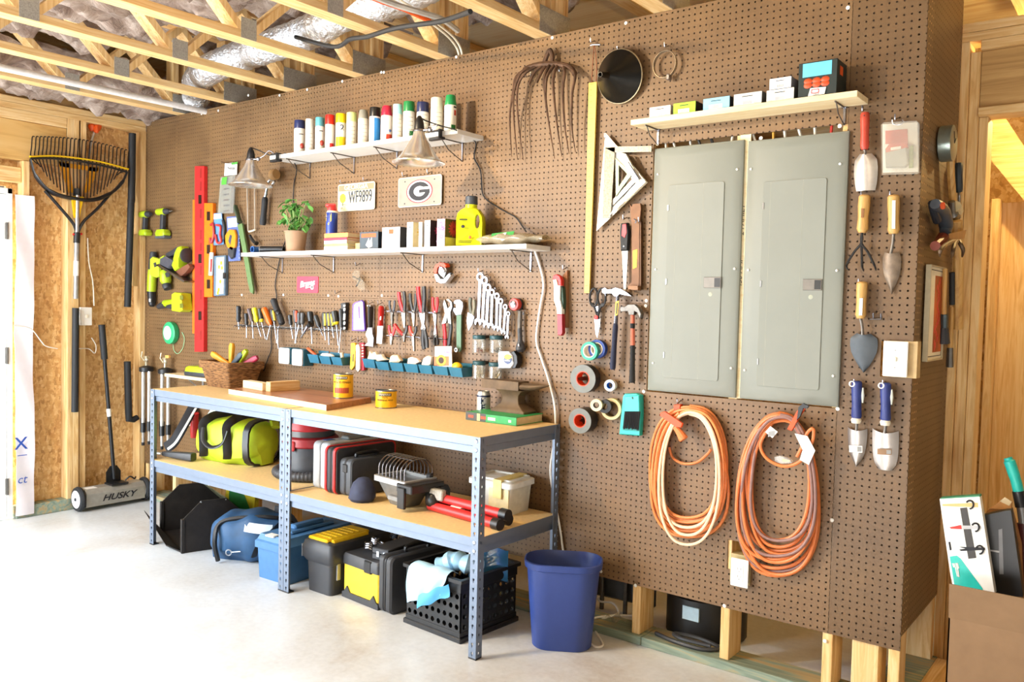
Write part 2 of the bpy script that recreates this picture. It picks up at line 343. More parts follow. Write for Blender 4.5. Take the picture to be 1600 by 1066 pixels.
for px, py in [(388, 149), (437, 149), (480, 140), (535, 127), (596, 113), (600, 113), (713, 89), (863, 59), (978, 36), (1325, 12), (1309, 639), (993, 915), (1132, 947), (1289, 1002), (939, 893), (1189, 216), (341, 173), (1312, 197), (315, 178), (1300, 813), (1006, 612), (1010, 470), (1009, 478), (513, 462), (529, 463), (597, 462), (443, 461), (378, 461), (664, 455), (648, 500)]:
    p = W(px, py, -.02)
    if s0 is None: s0 = scr.build('screw', wall, p)
    else:
        o = s0.copy(); COL.objects.link(o); o.location = V(p)*S

# ---- pegboard return on the right and the framed wall beyond it
wr = struct(thing('wall_right', '', '', (0, 0, 0)), 'pegboard return side wall round the corner', 'wall')
pegpanel(.25, 23.8, ZB+2, 107, ax='x', y=0, par=wr)
for a in (.4, 22.2): board(wr, 'stud', (-5.2 if a > 1 else -1.6, a, 1.5), (-.22, a+1.5, 104), 'z')
board(wr, 'sill_plate', (-5.2, .4, 0), (.4, 24.4, 1.5), 'y', .1, GRN)
board(wr, 'foot_block', (.4, 1.5, 0), (5.5, 24, 1.5), 'y', .1)
wf = struct(thing('wall_far', '', '', (0, 0, 0)), 'open stud wall with a doorway beside the pegboard return', 'wall')
for x0, x1, z1, y0 in ((-.3, 1.05, 100.4, 24.5), (1.1, 2.55, 98.9, 25.3), (2.6, 3.85, 88.6, 25.9)): board(wf, 'stud', (x0, y0, 0), (x1, y0+4.5, z1), 'z')
board(wf, 'top_plate', (-.3, 24.5, 101.9), (60, 29, 103.3), 'x'); board(wf, 'top_plate', (-.3, 24.6, 100.45), (60, 29, 101.85), 'x')
board(wf, 'header', (2.55, 24.6, 98.9), (60, 27, 100.4), 'x'); board(wf, 'header', (2.6, 25.4, 90), (60, 27, 98.85), 'x', .08, wood('rough_plank', [(.3, hexc('A8824C')), (.5, hexc('C29A60')), (.7, hexc('D2AC72'))], 'x', 5)); board(wf, 'header', (2.55, 24.6, 88.65), (60, 29, 89.95), 'x')
board(wf, 'stud', (44, 24.5, 0), (47, 29, 88.6), 'z')
ws = struct(thing('wall_side', '', '', (0, 0, 0)), 'lit raw wood framing of the stair room seen through the doorway', 'wall')
mb = MB(PINE['x']); mb.prism([((q := W(x, y, 62)).x, q.z) for x, y in ((1530, 150), (1572, 186), (1640, 290), (1640, 362), (1600, 313), (1549, 251), (1530, 228))], 62, 63.5); mb.build('stair_stringer', ws)
q = W(1566, 317, 68); board(ws, 'plank', (q.x, 68, 0), (q.x+11, 69.5, q.z), 'z'); board(ws, 'plank', (q.x+11.1, 68, 0), (q.x+30, 69.5, q.z), 'z'); q = W(1549, 311, 64); board(ws, 'stud', (q.x, 64, 0), (q.x+1.5, 67, q.z), 'z');
struct(MB(OSB).box((-210, 100, 0), (170, 101, 122)).build('wall_outer'), 'dark sheathed wall far behind the pegboard', 'wall')

# ---- left wall
wl = struct(thing('wall_left', '', '', (0, 0, 0)), 'unfinished left wall of strand board between pine studs', 'wall')
MB(OSB).box((-205.2, -330, 0), (-204.6, -72, 104)).box((-205.2, -35, 0), (-204.6, 100, 104)).box((-205.2, -72, 84), (-204.6, -35, 104)).build('sheathing', wl)
for a, b in ((-21.5, -20.02), (-20, -18.5), (-18, -16.4), (-1.6, -.02), (-32.3, -30.8), (-73.5, -72)): board(wl, 'stud', (-204.5, a, 3), (-201-(.6 if a == -18 else 0), b, 103 if a > -25 else 90.5), 'z')
board(wl, 'nailing_block', (-204, -3.15, 60), (-202.2, -1.65, 74.5), 'z')
board(wl, 'top_plate', (-204.5, -330, 103), (-201, -.05, 104.45), 'y'); board(wl, 'top_plate', (-204.5, -330, 104.5), (-201, -.05, 106), 'y')
board(wl, 'rim_board', (-204.5, -330, 106), (-203, 60, 122), 'y')
board(wl, 'sill_plate', (-204.5, -34, .05), (-200.9, -.1, 3), 'y', .1, GRN)
board(wl, 'header', (-204.5, -73.5, 90.6), (-201.3, -21.6, 100.3), 'y', .08, wood('header_plank', [(.3, hexc('B98A48')), (.5, hexc('D6AC68')), (.7, hexc('DDB878'))], 'y', 3)); board(wl, 'header', (-204.5, -90, 100.4), (-201, -21.6, 102.95), 'y')
board(wl, 'header', (-204, -72, 85), (-202, -32.4, 88.8), 'y')
for a in (-21.5, -18): board(wl, 'cripple_stud', (-204.4, a, 90.5), (-201.2, a+1.5, 103), 'z')
dr = struct(thing('door_1', '', '', (-201.3, -36, .6)), 'white exterior door at the left edge of the photo', 'door')
MB(WHT).box((-1.8, -35.5, 0), (0, -.1, 81), .1).build('door_slab', dr); MB(WHT).box((-2, 0, 0), (.35, 1.2, 82.6), .1).box((-2, -37, 81.2), (.35, 1.2, 82.6), .1).build('door_frame', dr)
for z in (8, 41, 72): MB(DKST).box((0, -.5, z-2), (.5, .1, z+2), .05).cyl((.5, -.1, z-2.1), (.5, -.1, z+2.1), .25, n=8).build('hinge', dr)
hw = thing('house_wrap', 'white plastic house wrap sheet stapled beside the white door', 'plastic sheet', (-200.9, -32.3, .5))
MB(mat('EDE6EA', .45, 0, .02)).sheet(lambda u, v: (.35+.25*math.sin(v*17+u*3)+.15*math.sin(v*41), -2.1+4.4*u+.2*math.sin(v*9), .3+81*v), 6, 60, .06).build('sheet', hw)
BI = mat('2A50A8', .5); MB(BI).text('X', 4.4, (.95, -1.0, 18.7), .01, (0, 0, PI/2), .04).build('lettering', hw); MB(BI).text('ct', 3.0, (.95, -.8, 9.6), .01, (0, 0, PI/2), 0, .2).build('lettering', hw); MB(BI).box((.9, -1.8, 15.7), (.98, .4, 15.9)).build('underline', hw)
sw = thing('switch_plate', 'white switch plate screwed to the stud behind the sweeper handle', 'switch plate', (-200.4, -16.9, 51.5))
MB(WHT).box((-.9, -1.5, -2.4), (.25, 1.5, 2.4), .12).build('plate', sw); MB(CREAM).box((.2, -.25, -.4), (.65, .25, .4), .05).build('toggle', sw)
wr_ = MB(mat('E4DDD0', .5)); wr_.tube(crom([L(*p, -200.8) for p in ((143, 528), (150, 540), (148, 552), (138, 545), (118, 545))], 5), .14, 6)
one(wr_, 'low_voltage_wire', 'thin white wire looping below the switch plate on the left wall', 'wire')
wr_ = MB(mat('E4DDD0', .5)); wr_.tube(crom([L(*p, -200.6) for p in ((22, 509), (48, 514), (64, 533), (72, 541), (90, 545))], 5), .14, 6).tube(crom([L(*p, -200.7) for p in ((46, 496), (51, 505), (47, 525))], 5), .1, 5)
one(wr_, 'low_voltage_wire', 'thin white wire sagging across the strand board beside the house wrap', 'wire')
nt_ = thing('cable_end', 'grey cable stub with orange wire nuts above the leaf rake', 'cable', L(147, 202, -203))
MB(ORG).lathe([(.5, 0), (.9, .8), (1, 1.4), (.6, 2)], 8, (0, -.6, -.6)).lathe([(.5, 0), (.9, .8), (1, 1.4), (.6, 2)], 8, (0, 1, -.3)).lathe([(.5, 0), (.8, .8), (.6, 2)], 8, (.6, .3, -1)).build('wire_nut', nt_)
MB(mat('C9C2B4', .6)).tube(crom([(0, .2, -.4), (0, -.6, -3), (-.2, -1.2, -7), (-.4, -1.5, -10)], 5), .3, 6).build('cable', nt_)
wr_ = MB(mat('E9E2D2', .5)); wr_.tube(crom([L(*p, -200.7) for p in ((137, 372), (139, 410), (145, 440), (147, 478))], 5), .16, 6)
one(wr_, 'low_voltage_wire', 'white wire running down the stud to the top of the switch plate', 'wire')

# ---- ceiling trusses, insulation, pipes and ducts
tr = thing('ceiling_truss', '', 'truss', (-183.6, 0, 106), group='open web ceiling trusses')
MB(PINE['y']).box((-1.75, -300, 0), (1.75, 60, 1.5), .06).build('bottom_chord', tr); MB(PINE['y']).box((-1.75, -300, 14.4), (1.75, 60, 15.9), .06).build('top_chord', tr)
def bar(par, name, p, q, w, t, m):
    p, q = V(p), V(q); d = q-p; mb = MB(m); mb.T = M.Translation(p) @ d.to_track_quat('Z', 'X').to_matrix().to_4x4(); mb.box((-w/2, -t/2, 0), (w/2, t/2, d.length), .05); return mb.build(name, par)
for k in range(9):
    y = -29.2*k; 
    for sgn in (-1, 1):
        if k == 0 and sgn == 1: continue
        mb = MB(PINE['z']); y2 = y+sgn*14.3; d = V((0, y2-y-sgn*1, 12.9)); mb.T = M.Translation(V((0, y+sgn*1.2, 1.5))) @ M.Rotation(math.atan2(-d.y, d.z), 4, 'X'); mb.box((-1.7, -.75, 0), (1.7, .75, d.length), .05); mb.build('web', tr)
    if k:
        MB(GALV).box((1.76, y-1.7, .05), (1.83, y+1.7, 3.9)).build('connector_plate', tr); MB(GALV).box((-1.83, y-1.7, .05), (-1.76, y+1.7, 3.9)).build('connector_plate', tr)
for dy in (-3.2, 0, 4): MB(PINE['z']).box((-1.72, dy, 1.5), (1.72, dy+1.5, 14.4)).build('end_post', tr)
MB(GALV).box((1.76, -3.4, .05), (1.84, 6, 4.6)).build('connector_plate', tr)
TX = (-183.6, -160.5, -137, -113.6, -89, -64.6, -40.3, -16.2, 8, 32)
nm = ['farthest truss beside the white pipe along the left wall', 'second truss from the left wall, crossed by the foil duct', 'truss meeting the pegboard just left of the spray can shelf', 'truss meeting the pegboard above the middle spray cans',
      'truss meeting the pegboard above the right end of the spray can row', 'truss meeting the pegboard just left of the rusty fork head', 'truss meeting the pegboard above the hose clamp ring', 'truss above the narrow shelf over the breaker panels', 'truss above the doorway header', 'nearest truss over the doorway wall']
for i, x in enumerate(TX):
    if i == 0: tr['label'] = 'pine ceiling '+nm[0]
    else: dup(tr, (x, 0, 106), 'pine ceiling '+nm[i])
ed = [-201]+list(TX)+[56]
for i, (a, b) in enumerate(zip(ed, ed[1:])):
    a += 2 if i else .2; b -= 2; sd = i*9.7
    def fn(u, v, a=a, b=b, sd=sd):
        y = 20-230*v; q = V((u*3+sd, y*.09, sd)); edge = math.sin(PI*u)**.5
        low = 11*(1-.8*u) if sd == 0 else 0
        return (a+(b-a)*u, y, (118.5 if y < -30 or sd == 0 else 118.5+4*min(1, (y+30)/12))-3.2*edge-3.8*NZ.noise(q)-2.4*NZ.noise(q*2.7)-1.2*NZ.noise(q*6)-.4*NZ.noise(q*13)-low)
    o = MB(INS).sheet(fn, 34, 190, .3).build('insulation_batt', soft=1.5)
    w = ['against the left wall, sagging lowest', 'second bay from the left wall', 'third bay from the left wall', 'bay left of the spray can shelf', 'bay above the middle spray cans', 'bay above the right end of the spray cans', 'bay above the rusty fork head', 'bay above the black funnel', 'bay above the narrow shelf', 'bay over the doorway header', 'bay nearest the camera'][i]
    tag(o, 'brown fluffy insulation between trusses, '+w, 'insulation', 'insulation batts between the trusses')
mb = MB(FOIL); pts = crom([(-178, 1, 110), (-168, -5, 111.5), (-152, -11, 111), (-140, -11, 112), (-127, -11, 112.5), (-113, -13, 112.3), (-100, -15, 113.2), (-86, -15, 113), (-72, -17, 114.5), (-58, -24, 116)], 14)
mb.tube(pts, [3.3+.22*math.sin(i*2.1)+.12*NZ.noise(V((i*.3, 0, 0))) for i in range(len(pts))], 18); one(mb, 'foil_duct', 'crinkled silver foil duct winding through the trusses over the pegboard', 'duct')
mb = MB(mat('E6E4E2', .35)); mb.tube([(-172, -300, 105), (-172, 1, 105.4), (-172, 40, 106)], .75, 14); one(mb, 'drain_pipe', 'long white plastic pipe running beside the far truss', 'pipe')
def cable(name, label, m, pts, r, cat='cable'): return one(MB(m).tube(crom(pts, 6), r, 7), name, label, cat)
cable('power_cable', 'thick black cable looping in front of the foil duct', RUB, [(-113.6, -17, 110), W(522, 73, -18), W(548, 61, -20), W(575, 57, -21), W(610, 46, -23), W(640, 40, -24), W(690, 33, -26), W(735, 18, -30)], .42)
cable('orange_cable', 'straight orange cable crossing the trusses at the top', ORG, [W(560, -15, -30), W(590, 0, -26), W(630, 14, -20), W(672, 33, -14)], .42)
cable('wiring_cable', 'pair of cream wiring cables bending down behind the pegboard top', CREAM, [W(625, 0, -22), W(660, 22, -16), W(690, 42, -8), (W(712, 62, -2)), W(722, 84, .9), W(723, 120, 1)], .22)
cable('wiring_cable', 'cream wiring cable second of the pair behind the pegboard top', CREAM, [W(608, -2, -22), W(650, 20, -16), W(684, 44, -8), (W(706, 64, -2)), W(717, 85, .9), W(718, 120, 1)], .22)
cable('grey_cable', 'pale grey cable hanging across the top centre trusses', mat('A9A39A', .6), [W(585, -5, -30), W(620, 8, -26), W(660, 20, -22), W(690, 30, -18), W(715, 48, -12)], .5)

# ---- dark things behind the pegboard bottom
bg = thing('black_canister', 'black canister with a pale label in the gap under the pegboard', 'canister', (-34.6, 12.4, 0))
MB(BLK).lathe([(6.5, 0), (7, .4), (7, 7.5), (6, 8), (6.4, 8.6), (5.5, 12.5), (4, 13)], 24).build('body', bg); MB(mat('B8D2E0', .5)).box((-1.2, -7.2, 4.3), (1.8, -6.85, 6.6)).build('label_sticker', bg)
one(MB(CHAR).tube(crom([(-6, 0, .4), (-2, -1.4, .5), (3, -1.2, .4), (5, 1, .5), (1, 2, .7), (-3, 1, .8), (-1, -.5, .9), (4, 0, .8)], 5), .34, 6), 'cord_pile', 'dark tangle of cords before the black canister', 'cords', (-33, 1.9, 1.5))
fc = thing('folding_chair', 'folded grey metal chair standing in the dark gap beside the waste bin', 'chair', (-52.5, 10.5, 0), (0, 0, .1))
for x in (-2.4, 2.4): MB(DKST).tube([(x, 0, 0), (x, .6, 30)], .45, 8).build('leg', fc)
MB(mat('4A4A48', .5)).box((-8, .8, 2), (8, 1.5, 16), .3).build('seat', fc)
cable('extension_lead', 'white cord looping on the floor beside the blue waste bin', WHT, [F(925, 938, 3)+V((0, 2, 0)), F(938, 940, 2), F(958, 943, 1.8), F(966, 958, 1.8), F(945, 966, 1.6), F(926, 976, .3), F(916, 994, .2), F(928, 1010, .2), F(942, 1008, .2), F(930, 985, .2), F(924, 968, 1.7), F(960, 962, 1.8), F(990, 963, 1.9)], .2)
one(MB(CLEAR).sheet(lambda u, v: (-1.5+3*u, -1.2+2.4*v, .7+.5*math.sin(u*7+v*5)), 8, 8, .02), 'plastic_wrapper', 'crumpled clear wrapper on the treated sill under the pegboard', 'wrapper', F(962, 972, 1.5))
# ================================================================ STEEL WORKBENCH (two bolted units)
def mk_slot():
    m, nt, b = newmat('slotted_steel'); b.inputs['Base Color'].default_value = (*hexc('727E90'), 1); b.inputs['Metallic'].default_value = .35; b.inputs['Roughness'].default_value = .42
    tc = nd(nt, 'ShaderNodeTexCoord'); sx = nd(nt, 'ShaderNodeSeparateXYZ'); nt.links.new(tc.outputs['Object'], sx.inputs[0])
    def mth(op, a, bb=None):
        q = nd(nt, 'ShaderNodeMath', operation=op)
        for i, v in enumerate((a, bb)):
            if v is None: continue
            if isinstance(v, (int, float)): q.inputs[i].default_value = v
            else: nt.links.new(v, q.inputs[i])
        return q.outputs[0]
    al = mth('ABSOLUTE', mth('SUBTRACT', mth('ADD', mth('ABSOLUTE', sx.outputs[0]), mth('ABSOLUTE', sx.outputs[1])), .8*S))
    fz = mth('FRACT', mth('MULTIPLY', sx.outputs[2], 1/(1.5*S)))
    head = mth('MULTIPLY', mth('LESS_THAN', al, .2*S), mth('MULTIPLY', mth('GREATER_THAN', fz, .55), mth('LESS_THAN', fz, .8)))
    tail = mth('MULTIPLY', mth('LESS_THAN', al, .1*S), mth('MULTIPLY', mth('GREATER_THAN', fz, .34), mth('LESS_THAN', fz, .56)))
    tr_ = nd(nt, 'ShaderNodeBsdfTransparent'); mx = nd(nt, 'ShaderNodeMixShader'); nt.links.new(mth('MAXIMUM', head, tail), mx.inputs[0])
    nt.links.new(b.outputs[0], mx.inputs[1]); nt.links.new(tr_.outputs[0], mx.inputs[2]); nt.links.new(mx.outputs[0], nt.nodes['Material Output'].inputs['Surface']); return m
SLOT = mk_slot()
def unit(x0, x1, label):
    t = thing('workbench', label, 'workbench', ((x0+x1)/2, -12.2, 0)); w = (x1-x0)/2; d = 11.2
    for sx in (-1, 1):
        for sy in (-1, 1):
            mb = MB(SLOT); a, b = -sx*1.55, -sy*1.55
            mb.box((0, 0, .1), (a, -sy*.09, 36), 0).box((0, -sy*.09, .1), (-sx*.09, b, 36), 0)
            o = mb.build('post', t, (sx*w, sy*d, 0)); MB(BLK).box((.05*sx, .05*sy, 0), (a, b*.9, .25), .03).build('foot_cap', o)
    for z1, nmz in ((36, 'top'), (19.7, 'lower')):
        for sy in (-1, 1):
            y = sy*(d-.12); MB(GREY).prism([(y, z1), (y, z1-1.45), (y-sy*.35, z1-1.6), (y-sy*.35, z1-2.7), (y-sy*.9, z1-2.7), (y-sy*.9, z1)][::sy], -w+.12, w-.12, 'x').build('beam', t)
        for sx in (-1, 1):
            x = sx*(w-.12); mb = MB(GREY); pr = [(x, z1), (x, z1-1.45), (x-sx*.35, z1-1.6), (x-sx*.35, z1-2.7), (x-sx*.9, z1-2.7), (x-sx*.9, z1)]
            mb.loft([[(p, yy, q) for p, q in pr] for yy in (-d+.12, d-.12)]); mb.build('end_beam', t)
        MB(DECK).box((-w+.25, -d+.25, z1-.5), (w-.25, d-.25, z1+.04), .03).build('deck_board', t)
        mb = MB(ZINC)
    for sx in (-1, 1):
        for z in (35.3, 33.9, 19, 17.6): MB(ZINC).lathe([(.3, 0), (.28, .08), (.1, .14)], 8, (sx*(w-.8), -d-.02, z), 'y').build('rivet', t)
    return t
unit(-156.3, -107.1, 'left half of the grey steel workbench, the half with the wicker basket')
unit(-107.0, -57.8, 'right half of the grey steel workbench, the half with the anvil')
TOP, MID = 36.06, 19.76

# ================================================================ on the floor
t = thing('ash_hopper', 'open black sheet metal hopper under the far left end of the workbench', 'hopper', (-153.6, -19.5, 0), (0, 0, -.3))
side = [(0, 0), (0, 7.6), (4, 11.4), (9.5, 11.4), (14, 7), (14, 0)]
pan = mat('2B2623', .55, .3, .25, 20)
MB(pan).prism(side, 9.6, 10, 'x').box((9.3, -.4, 0), (10.3, .4, 7.7), .1).build('side_panel', t); MB(pan).prism(side, -10, -9.6, 'x').box((-10.3, -.4, 0), (-9.3, .4, 7.7), .1).build('side_panel', t)
MB(pan).box((-9.6, 13.6, 0), (9.6, 14, 7), 0).build('back_panel', t); MB(pan).box((-9.6, 0, .05), (9.6, 14, .4), 0).build('floor_panel', t)
MB(pan).loft([[(-9.9, -.2, .1), (9.9, -.2, .1), (9.9, -.2, .45), (-9.9, -.2, .45)], [(-16.4, -2.6, 4.2), (5, -2.4, .8), (5, -2.5, 1.1), (-16.4, -2.7, 4.5)]]).build('lip', t)
MB(mat('4A4A34', .6, .2, .3)).loft([[(-9.6, 9.5, 11.2), (9.6, 9.5, 11.2), (9.6, 9.7, 11.4), (-9.6, 9.7, 11.4)], [(-9.6, 13.8, 7), (9.6, 13.8, 7), (9.6, 14, 7.2), (-9.6, 14, 7.2)]]).build('roof_panel', t)
for x in (9.85, -9.85):
    for y, z in ((.2, 7.2), (4, 11.1), (9.5, 11.1), (.1, 4)): MB(ZINC).ball((x, y-.1, z), .22, 8).build('rivet', t)
t = thing('fertilizer_bag', 'yellow and green bag standing against the wall behind the black hopper', 'bag', (-150, -3.4, 0))
MB(mat('E8D534', .45)).sheet(lambda u, v: (-6+12*u+.3*math.sin(v*9), -1.5*math.sin(PI*u)*(1-v*.75)-.2, 13.4*v), 16, 14, .3).build('front', t); MB(mat('2E8A48', .5)).sheet(lambda u, v: (-3.5+9*u*(1-.5*v), -1.65*math.sin(PI*(.25+.55*u))*(1-(.45+.2*v)*.75)-.32, 6+5.5*v), 8, 6, .05).build('print', t); MB(mat('D9C92E', .5)).box((-5.6, -.2, 0), (5.6, 1.6, 12), .6).build('back', t)

def duffel(name, label, loc, rot, L_, R_, H_, m1, m2, mesh_sag=.5):
    t = thing(name, label, 'bag', loc, (0, 0, rot)); rings = []
    for i in range(25):
        u = i/24; x = -L_/2+L_*u; k = min(1, (math.sin(PI*min(max(u, .0), 1)))**.28 if 0 < u < 1 else 0); k = max(k, .05)
        sq = 1-.12*math.cos(u*9)**2*mesh_sag; ring = []
        for j in range(24):
            a = 2*PI*j/24; c, s_ = math.cos(a), math.sin(a); f = lambda q: math.copysign(abs(q)**.5, q)
            wob = 1+.05*NZ.noise(V((u*5, math.cos(a)*2, math.sin(a)*2)))*2
            ring.append((x, R_*k*f(c)*wob*(1 if s_ < 0 else 1-.28*s_), max(0, H_/2+H_/2*k*f(s_)*sq*wob if s_ > -.9 else .05*(1-k)*H_)))
        rings.append(ring)
    MB(m1).loft(rings).build('body', t); return t
t = duffel('tote_bag', 'soft blue zip bag slumped on the floor beside the black hopper', (-130.4, -13.2, 0), .62, 19, 6.4, 10.6, mat('254C72', .6, 0, .25, 12), BLK, 1)
mb = MB(BLK); mb.tube(crom([(-6.2, -5.6, .6), (-6.6, -6.5, 5), (-6, -4.6, 8.6), (0, -3.6, 9.7), (6, -2.6, 9.4), (9, 0, 7.4)], 6), .55, 6); mb.build('zip_trim', t)
mb = MB(mat('1E2026', .7)); mb.tube(crom([(2, -6.5, 2), (3.4, -6.9, 5), (6.6, -5.6, 8.4), (8, -2, 10.4), (4, 1.5, 10.3)], 6), .95, 8, flat=.3); mb.build('strap', t)
MB(mat('C9D3DE', .5)).sheet(lambda u, v: (-.5+6*u, -6.0+.9*v-.4*math.sin(PI*u), 7.2+1.9*v-.5*u), 8, 4, .1).build('label_patch', t); MB(ZINC).tube(circle3 := [(-3.4+.6*math.cos(a*PI/6), -6.9, 2.8+.6*math.sin(a*PI/6)) for a in range(12)], .14, 6, closed=True).tube([(-2.8, -6.9, 2.9), (-.8, -6.9, 3.1)], .12, 6).build('zip_pull', t)
one(MB(mat('D8C89A', .6)).cyl((0, 0, 0), (.3, 1, 17), .45, n=8), 'wooden_rod', 'pale wooden rod standing behind the slumped blue bag', 'rod', (-131, -4, 0))

t = thing('toolbox', 'blue plastic toolbox partly hidden by the middle bench posts', 'toolbox', (-114.2, -12, 0), (0, 0, .05))
bb = mat('44729F', .45, 0, .06); mb = MB(bb); mb.loft([[(x*k, y*k2, z) for x, y in ((-4.6, -9), (4.6, -9), (4.6, 9), (-4.6, 9))] for z, k, k2 in ((0, .94, .97), (6.6, 1, 1))]); mb.build('body', t)
mb = MB(bb); mb.loft([[(x*k, y*k2, z) for x, y in ((-5, -9.4), (5, -9.4), (5, 9.4), (-5, 9.4))] for z, k, k2 in ((6.3, 1, 1), (7.7, 1, 1), (8, .94, .96), (9.2, .8, .93))]); mb.build('lid', t)
MB(bb).box((-2.2, -6, 9.1), (2.2, 6, 9.8), .3).box((-1, -4, 9.6), (1, 4, 10.6), .3).build('handle', t); MB(WHT).box((-2, -9.3, 9), (.5, -7.6, 9.35), .05).build('paper_label', t)
for y in (-5, 5): MB(ZINC).box((4.9, y-.8, 5.4), (5.15, y+.8, 8), .08).build('latch', t)

t = thing('toolbox', 'black toolbox with yellow top grip, just right of the middle bench posts', 'toolbox', (-101.4, -11.6, 0), (0, 0, .0))
mb = MB(CHAR); o8 = lambda a, b: rrect(-a, -b, a, b, .9, 3)
mb.loft([[(x, y, z) for x, y in o8(a, b)] for a, b, z in ((3.5, 7.6, 0), (3.8, 7.8, 6.1))]); mb.build('body', t)
mb = MB(CHAR); mb.loft([[(x, y, z) for x, y in o8(a, b)] for a, b, z in ((4.0, 8.0, 6.0), (4.5, 8.5, 6.9), (4.6, 8.6, 8.6), (4.2, 8.3, 10), (3.2, 7.8, 10.5))]); mb.build('lid', t)
mb = MB(YEL); mb.box((-2.9, -8.2, 10.35), (2.9, 3, 11.0), .3).box((2.4, -7.2, 8.9), (3.6, 2.2, 10.9), .3); 
for k in range(6): mb.box((-2.4, -6.6+k*1.4, 10.98), (2.2, -6.1+k*1.4, 11.12), .04)
mb.build('grip', t); MB(ZINC).box((3.75, -6.6, 3), (4.1, -5.6, 6.5), .1).build('latch', t)

t = thing('toolbox', 'yellow and black toolbox under the bench with a jagged black skirt', 'toolbox', (-90.6, -10.4, 0), (0, 0, -.08))
MB(mat('F2C935', .42)).box((-5.3, -7.3, 1), (5.3, 8, 6.7), .25).build('body', t)
mb = MB(CHAR); z = [(-5.5, 0), (5.5, 0), (5.5, 1), (4.9, 1.2), (4, 2.4), (3, 1.2), (-3, 1.2), (-4, 2.4), (-4.9, 1.2), (-5.5, 1)]; mb.prism(z, -7.55, 8.2); mb.build('skirt', t)
MB(CHAR).loft([[(x*a, y*b, zz) for x, y in rrect(-5.5, -7.6, 5.5, 8.2, .6, 3)] for zz, a, b in ((6.6, 1, 1), (8.2, 1, 1), (8.7, .94, .96))]).build('lid', t); MB(BLK).box((1.2, -7.7, 6.2), (3.4, -6.6, 8.6), .2).build('latch', t)
t = thing('tool_chain', 'bright steel chain coiled on the lid of the yellow and black toolbox', 'chain', (-92.6, -9.4, 8.72))
for k in range(22):
    a = k*.9; c = V((2.9*math.cos(a)*(1-k*.01), 6.2*math.sin(a)+1.5, .4+.06*k)); MB(CHROME).tube([c+V((.85*math.cos(q*PI/4+a), .5*math.sin(q*PI/4+a), .14*math.sin(q*2))) for q in range(8)], .2, 6, closed=True).build('link', t)
t = thing('ratchet_case', 'small black drill bit case on the yellow toolbox lid beside the steel chain', 'case', (-87.3, -13.6, 8.72), (0, 0, .1))
MB(CHAR).box((-2.2, -3, 0), (1.8, 9, 1.1), .15).box((-2.2, -3, 1.15), (1.8, 9, 2.2), .15).build('body', t); MB(ZINC).box((-1, -3.15, .6), (-.3, -2.95, 1.7), .05).box((.6, -3.15, .6), (1.2, -2.95, 1.7), .05).build('latch', t)
t = thing('tool_case', 'upright black hard case standing between yellow toolbox and milk crate', 'case', (-83, -11, 0), (0, 0, -.12))
o8 = rrect(-7.6, 0, 8, 10.6, 1.1, 4); mb = MB(CHAR); mb.prism(o8, -1.9, -.15, 'x', .35); mb.build('shell', t); mb = MB(CHAR); mb.prism(o8, .15, 1.9, 'x', .35); mb.build('shell', t); MB(BLK).prism(rrect(-7.5, .1, 7.9, 10.5, 1.1, 4), -.15, .15, 'x').build('seam', t)
MB(BLK).tube(crom([(0, -2.6, 10.5), (0, -2.4, 11.5), (0, 2.4, 11.5), (0, 2.6, 10.5)], 4), .4, 8).build('handle', t)
for k in range(3): MB(BLK).box((1.85, -4.5+k*3.4, 4), (2.05, -2.6+k*3.4, 7), .08).build('vent_rib', t)

t = thing('milk_crate', 'black plastic crate with round holes under the right bench end', 'crate', (-70.6, -12.2, 0), (0, 0, -.06))
def holed(mb, u0, u1, z0, z1, nx, nz, mk, r):
    for i in range(nx):
        for j in range(nz):
            a, b = u0+(u1-u0)*i/nx, u0+(u1-u0)*(i+1)/nx; c, d = z0+(z1-z0)*j/nz, z0+(z1-z0)*(j+1)/nz; cx, cz = (a+b)/2, (c+d)/2
            sqr = []; cc = []
            for q in range(16):
                th = 2*PI*q/16+PI/4; x, z = math.cos(th), math.sin(th); m = max(abs(x), abs(z)); sqr.append((cx+x/m*(b-a)/2, cz+z/m*(d-c)/2)); cc.append((cx+r*x, cz+r*z))
            rs = [[mk(p, e) for p in w] for w, e in ((sqr, 0), (cc, 0), (cc, 1), (sqr, 1))]; mb.loft(rs, caps=False)
for sy in (-1, 1): mb = MB(BLK); holed(mb, -6.6, 6.6, 1.6, 8.6, 9, 4, lambda p, e, sy=sy: (p[0], sy*(7.2-.25*e), p[1]), .45); mb.box((-6.8, sy*7.3, 8.5), (6.8, sy*6.9, 10.4), .05).box((-6.8, sy*7.3, 0), (6.8, sy*6.9, 1.7), .05); mb.build('side_wall', t)
for sx in (-1, 1): mb = MB(BLK); holed(mb, -6.9, 6.9, 1.6, 8.6, 9, 4, lambda p, e, sx=sx: (sx*(6.7-.25*e), p[0], p[1]), .45); mb.box((sx*6.8, -7, 8.5), (sx*6.4, 7, 10.4), .05).box((sx*6.8, -7, 0), (sx*6.4, 7, 1.7), .05); mb.build('end_wall', t)
MB(BLK).box((-7.2, -7.6, 0), (7.2, 7.6, .9), .15).build('base', t); MB(BLK).ring(rrect(-7.4, -7.8, 7.4, 7.8, .4, 2), rrect(-6.6, -7, 6.6, 7, .4, 2), 10.2, 10.8, 'z').build('rim', t)
t = thing('poly_sheet', 'crumpled roll of blue plastic spilling over the crate front', 'plastic sheet', (-69.5, -16.2, 0))
bp = mat('B4DDF6', .3, 0, .12, 8); mb = MB(bp)
mb.tube(crom([(-2.5, -.5, 10.6), (0, .6, 12.2), (2.6, 1, 12), (4, 3, 11.3)], 6), [1.6+.25*math.sin(i*1.7) for i in range(19)], 14); mb.build('roll', t)
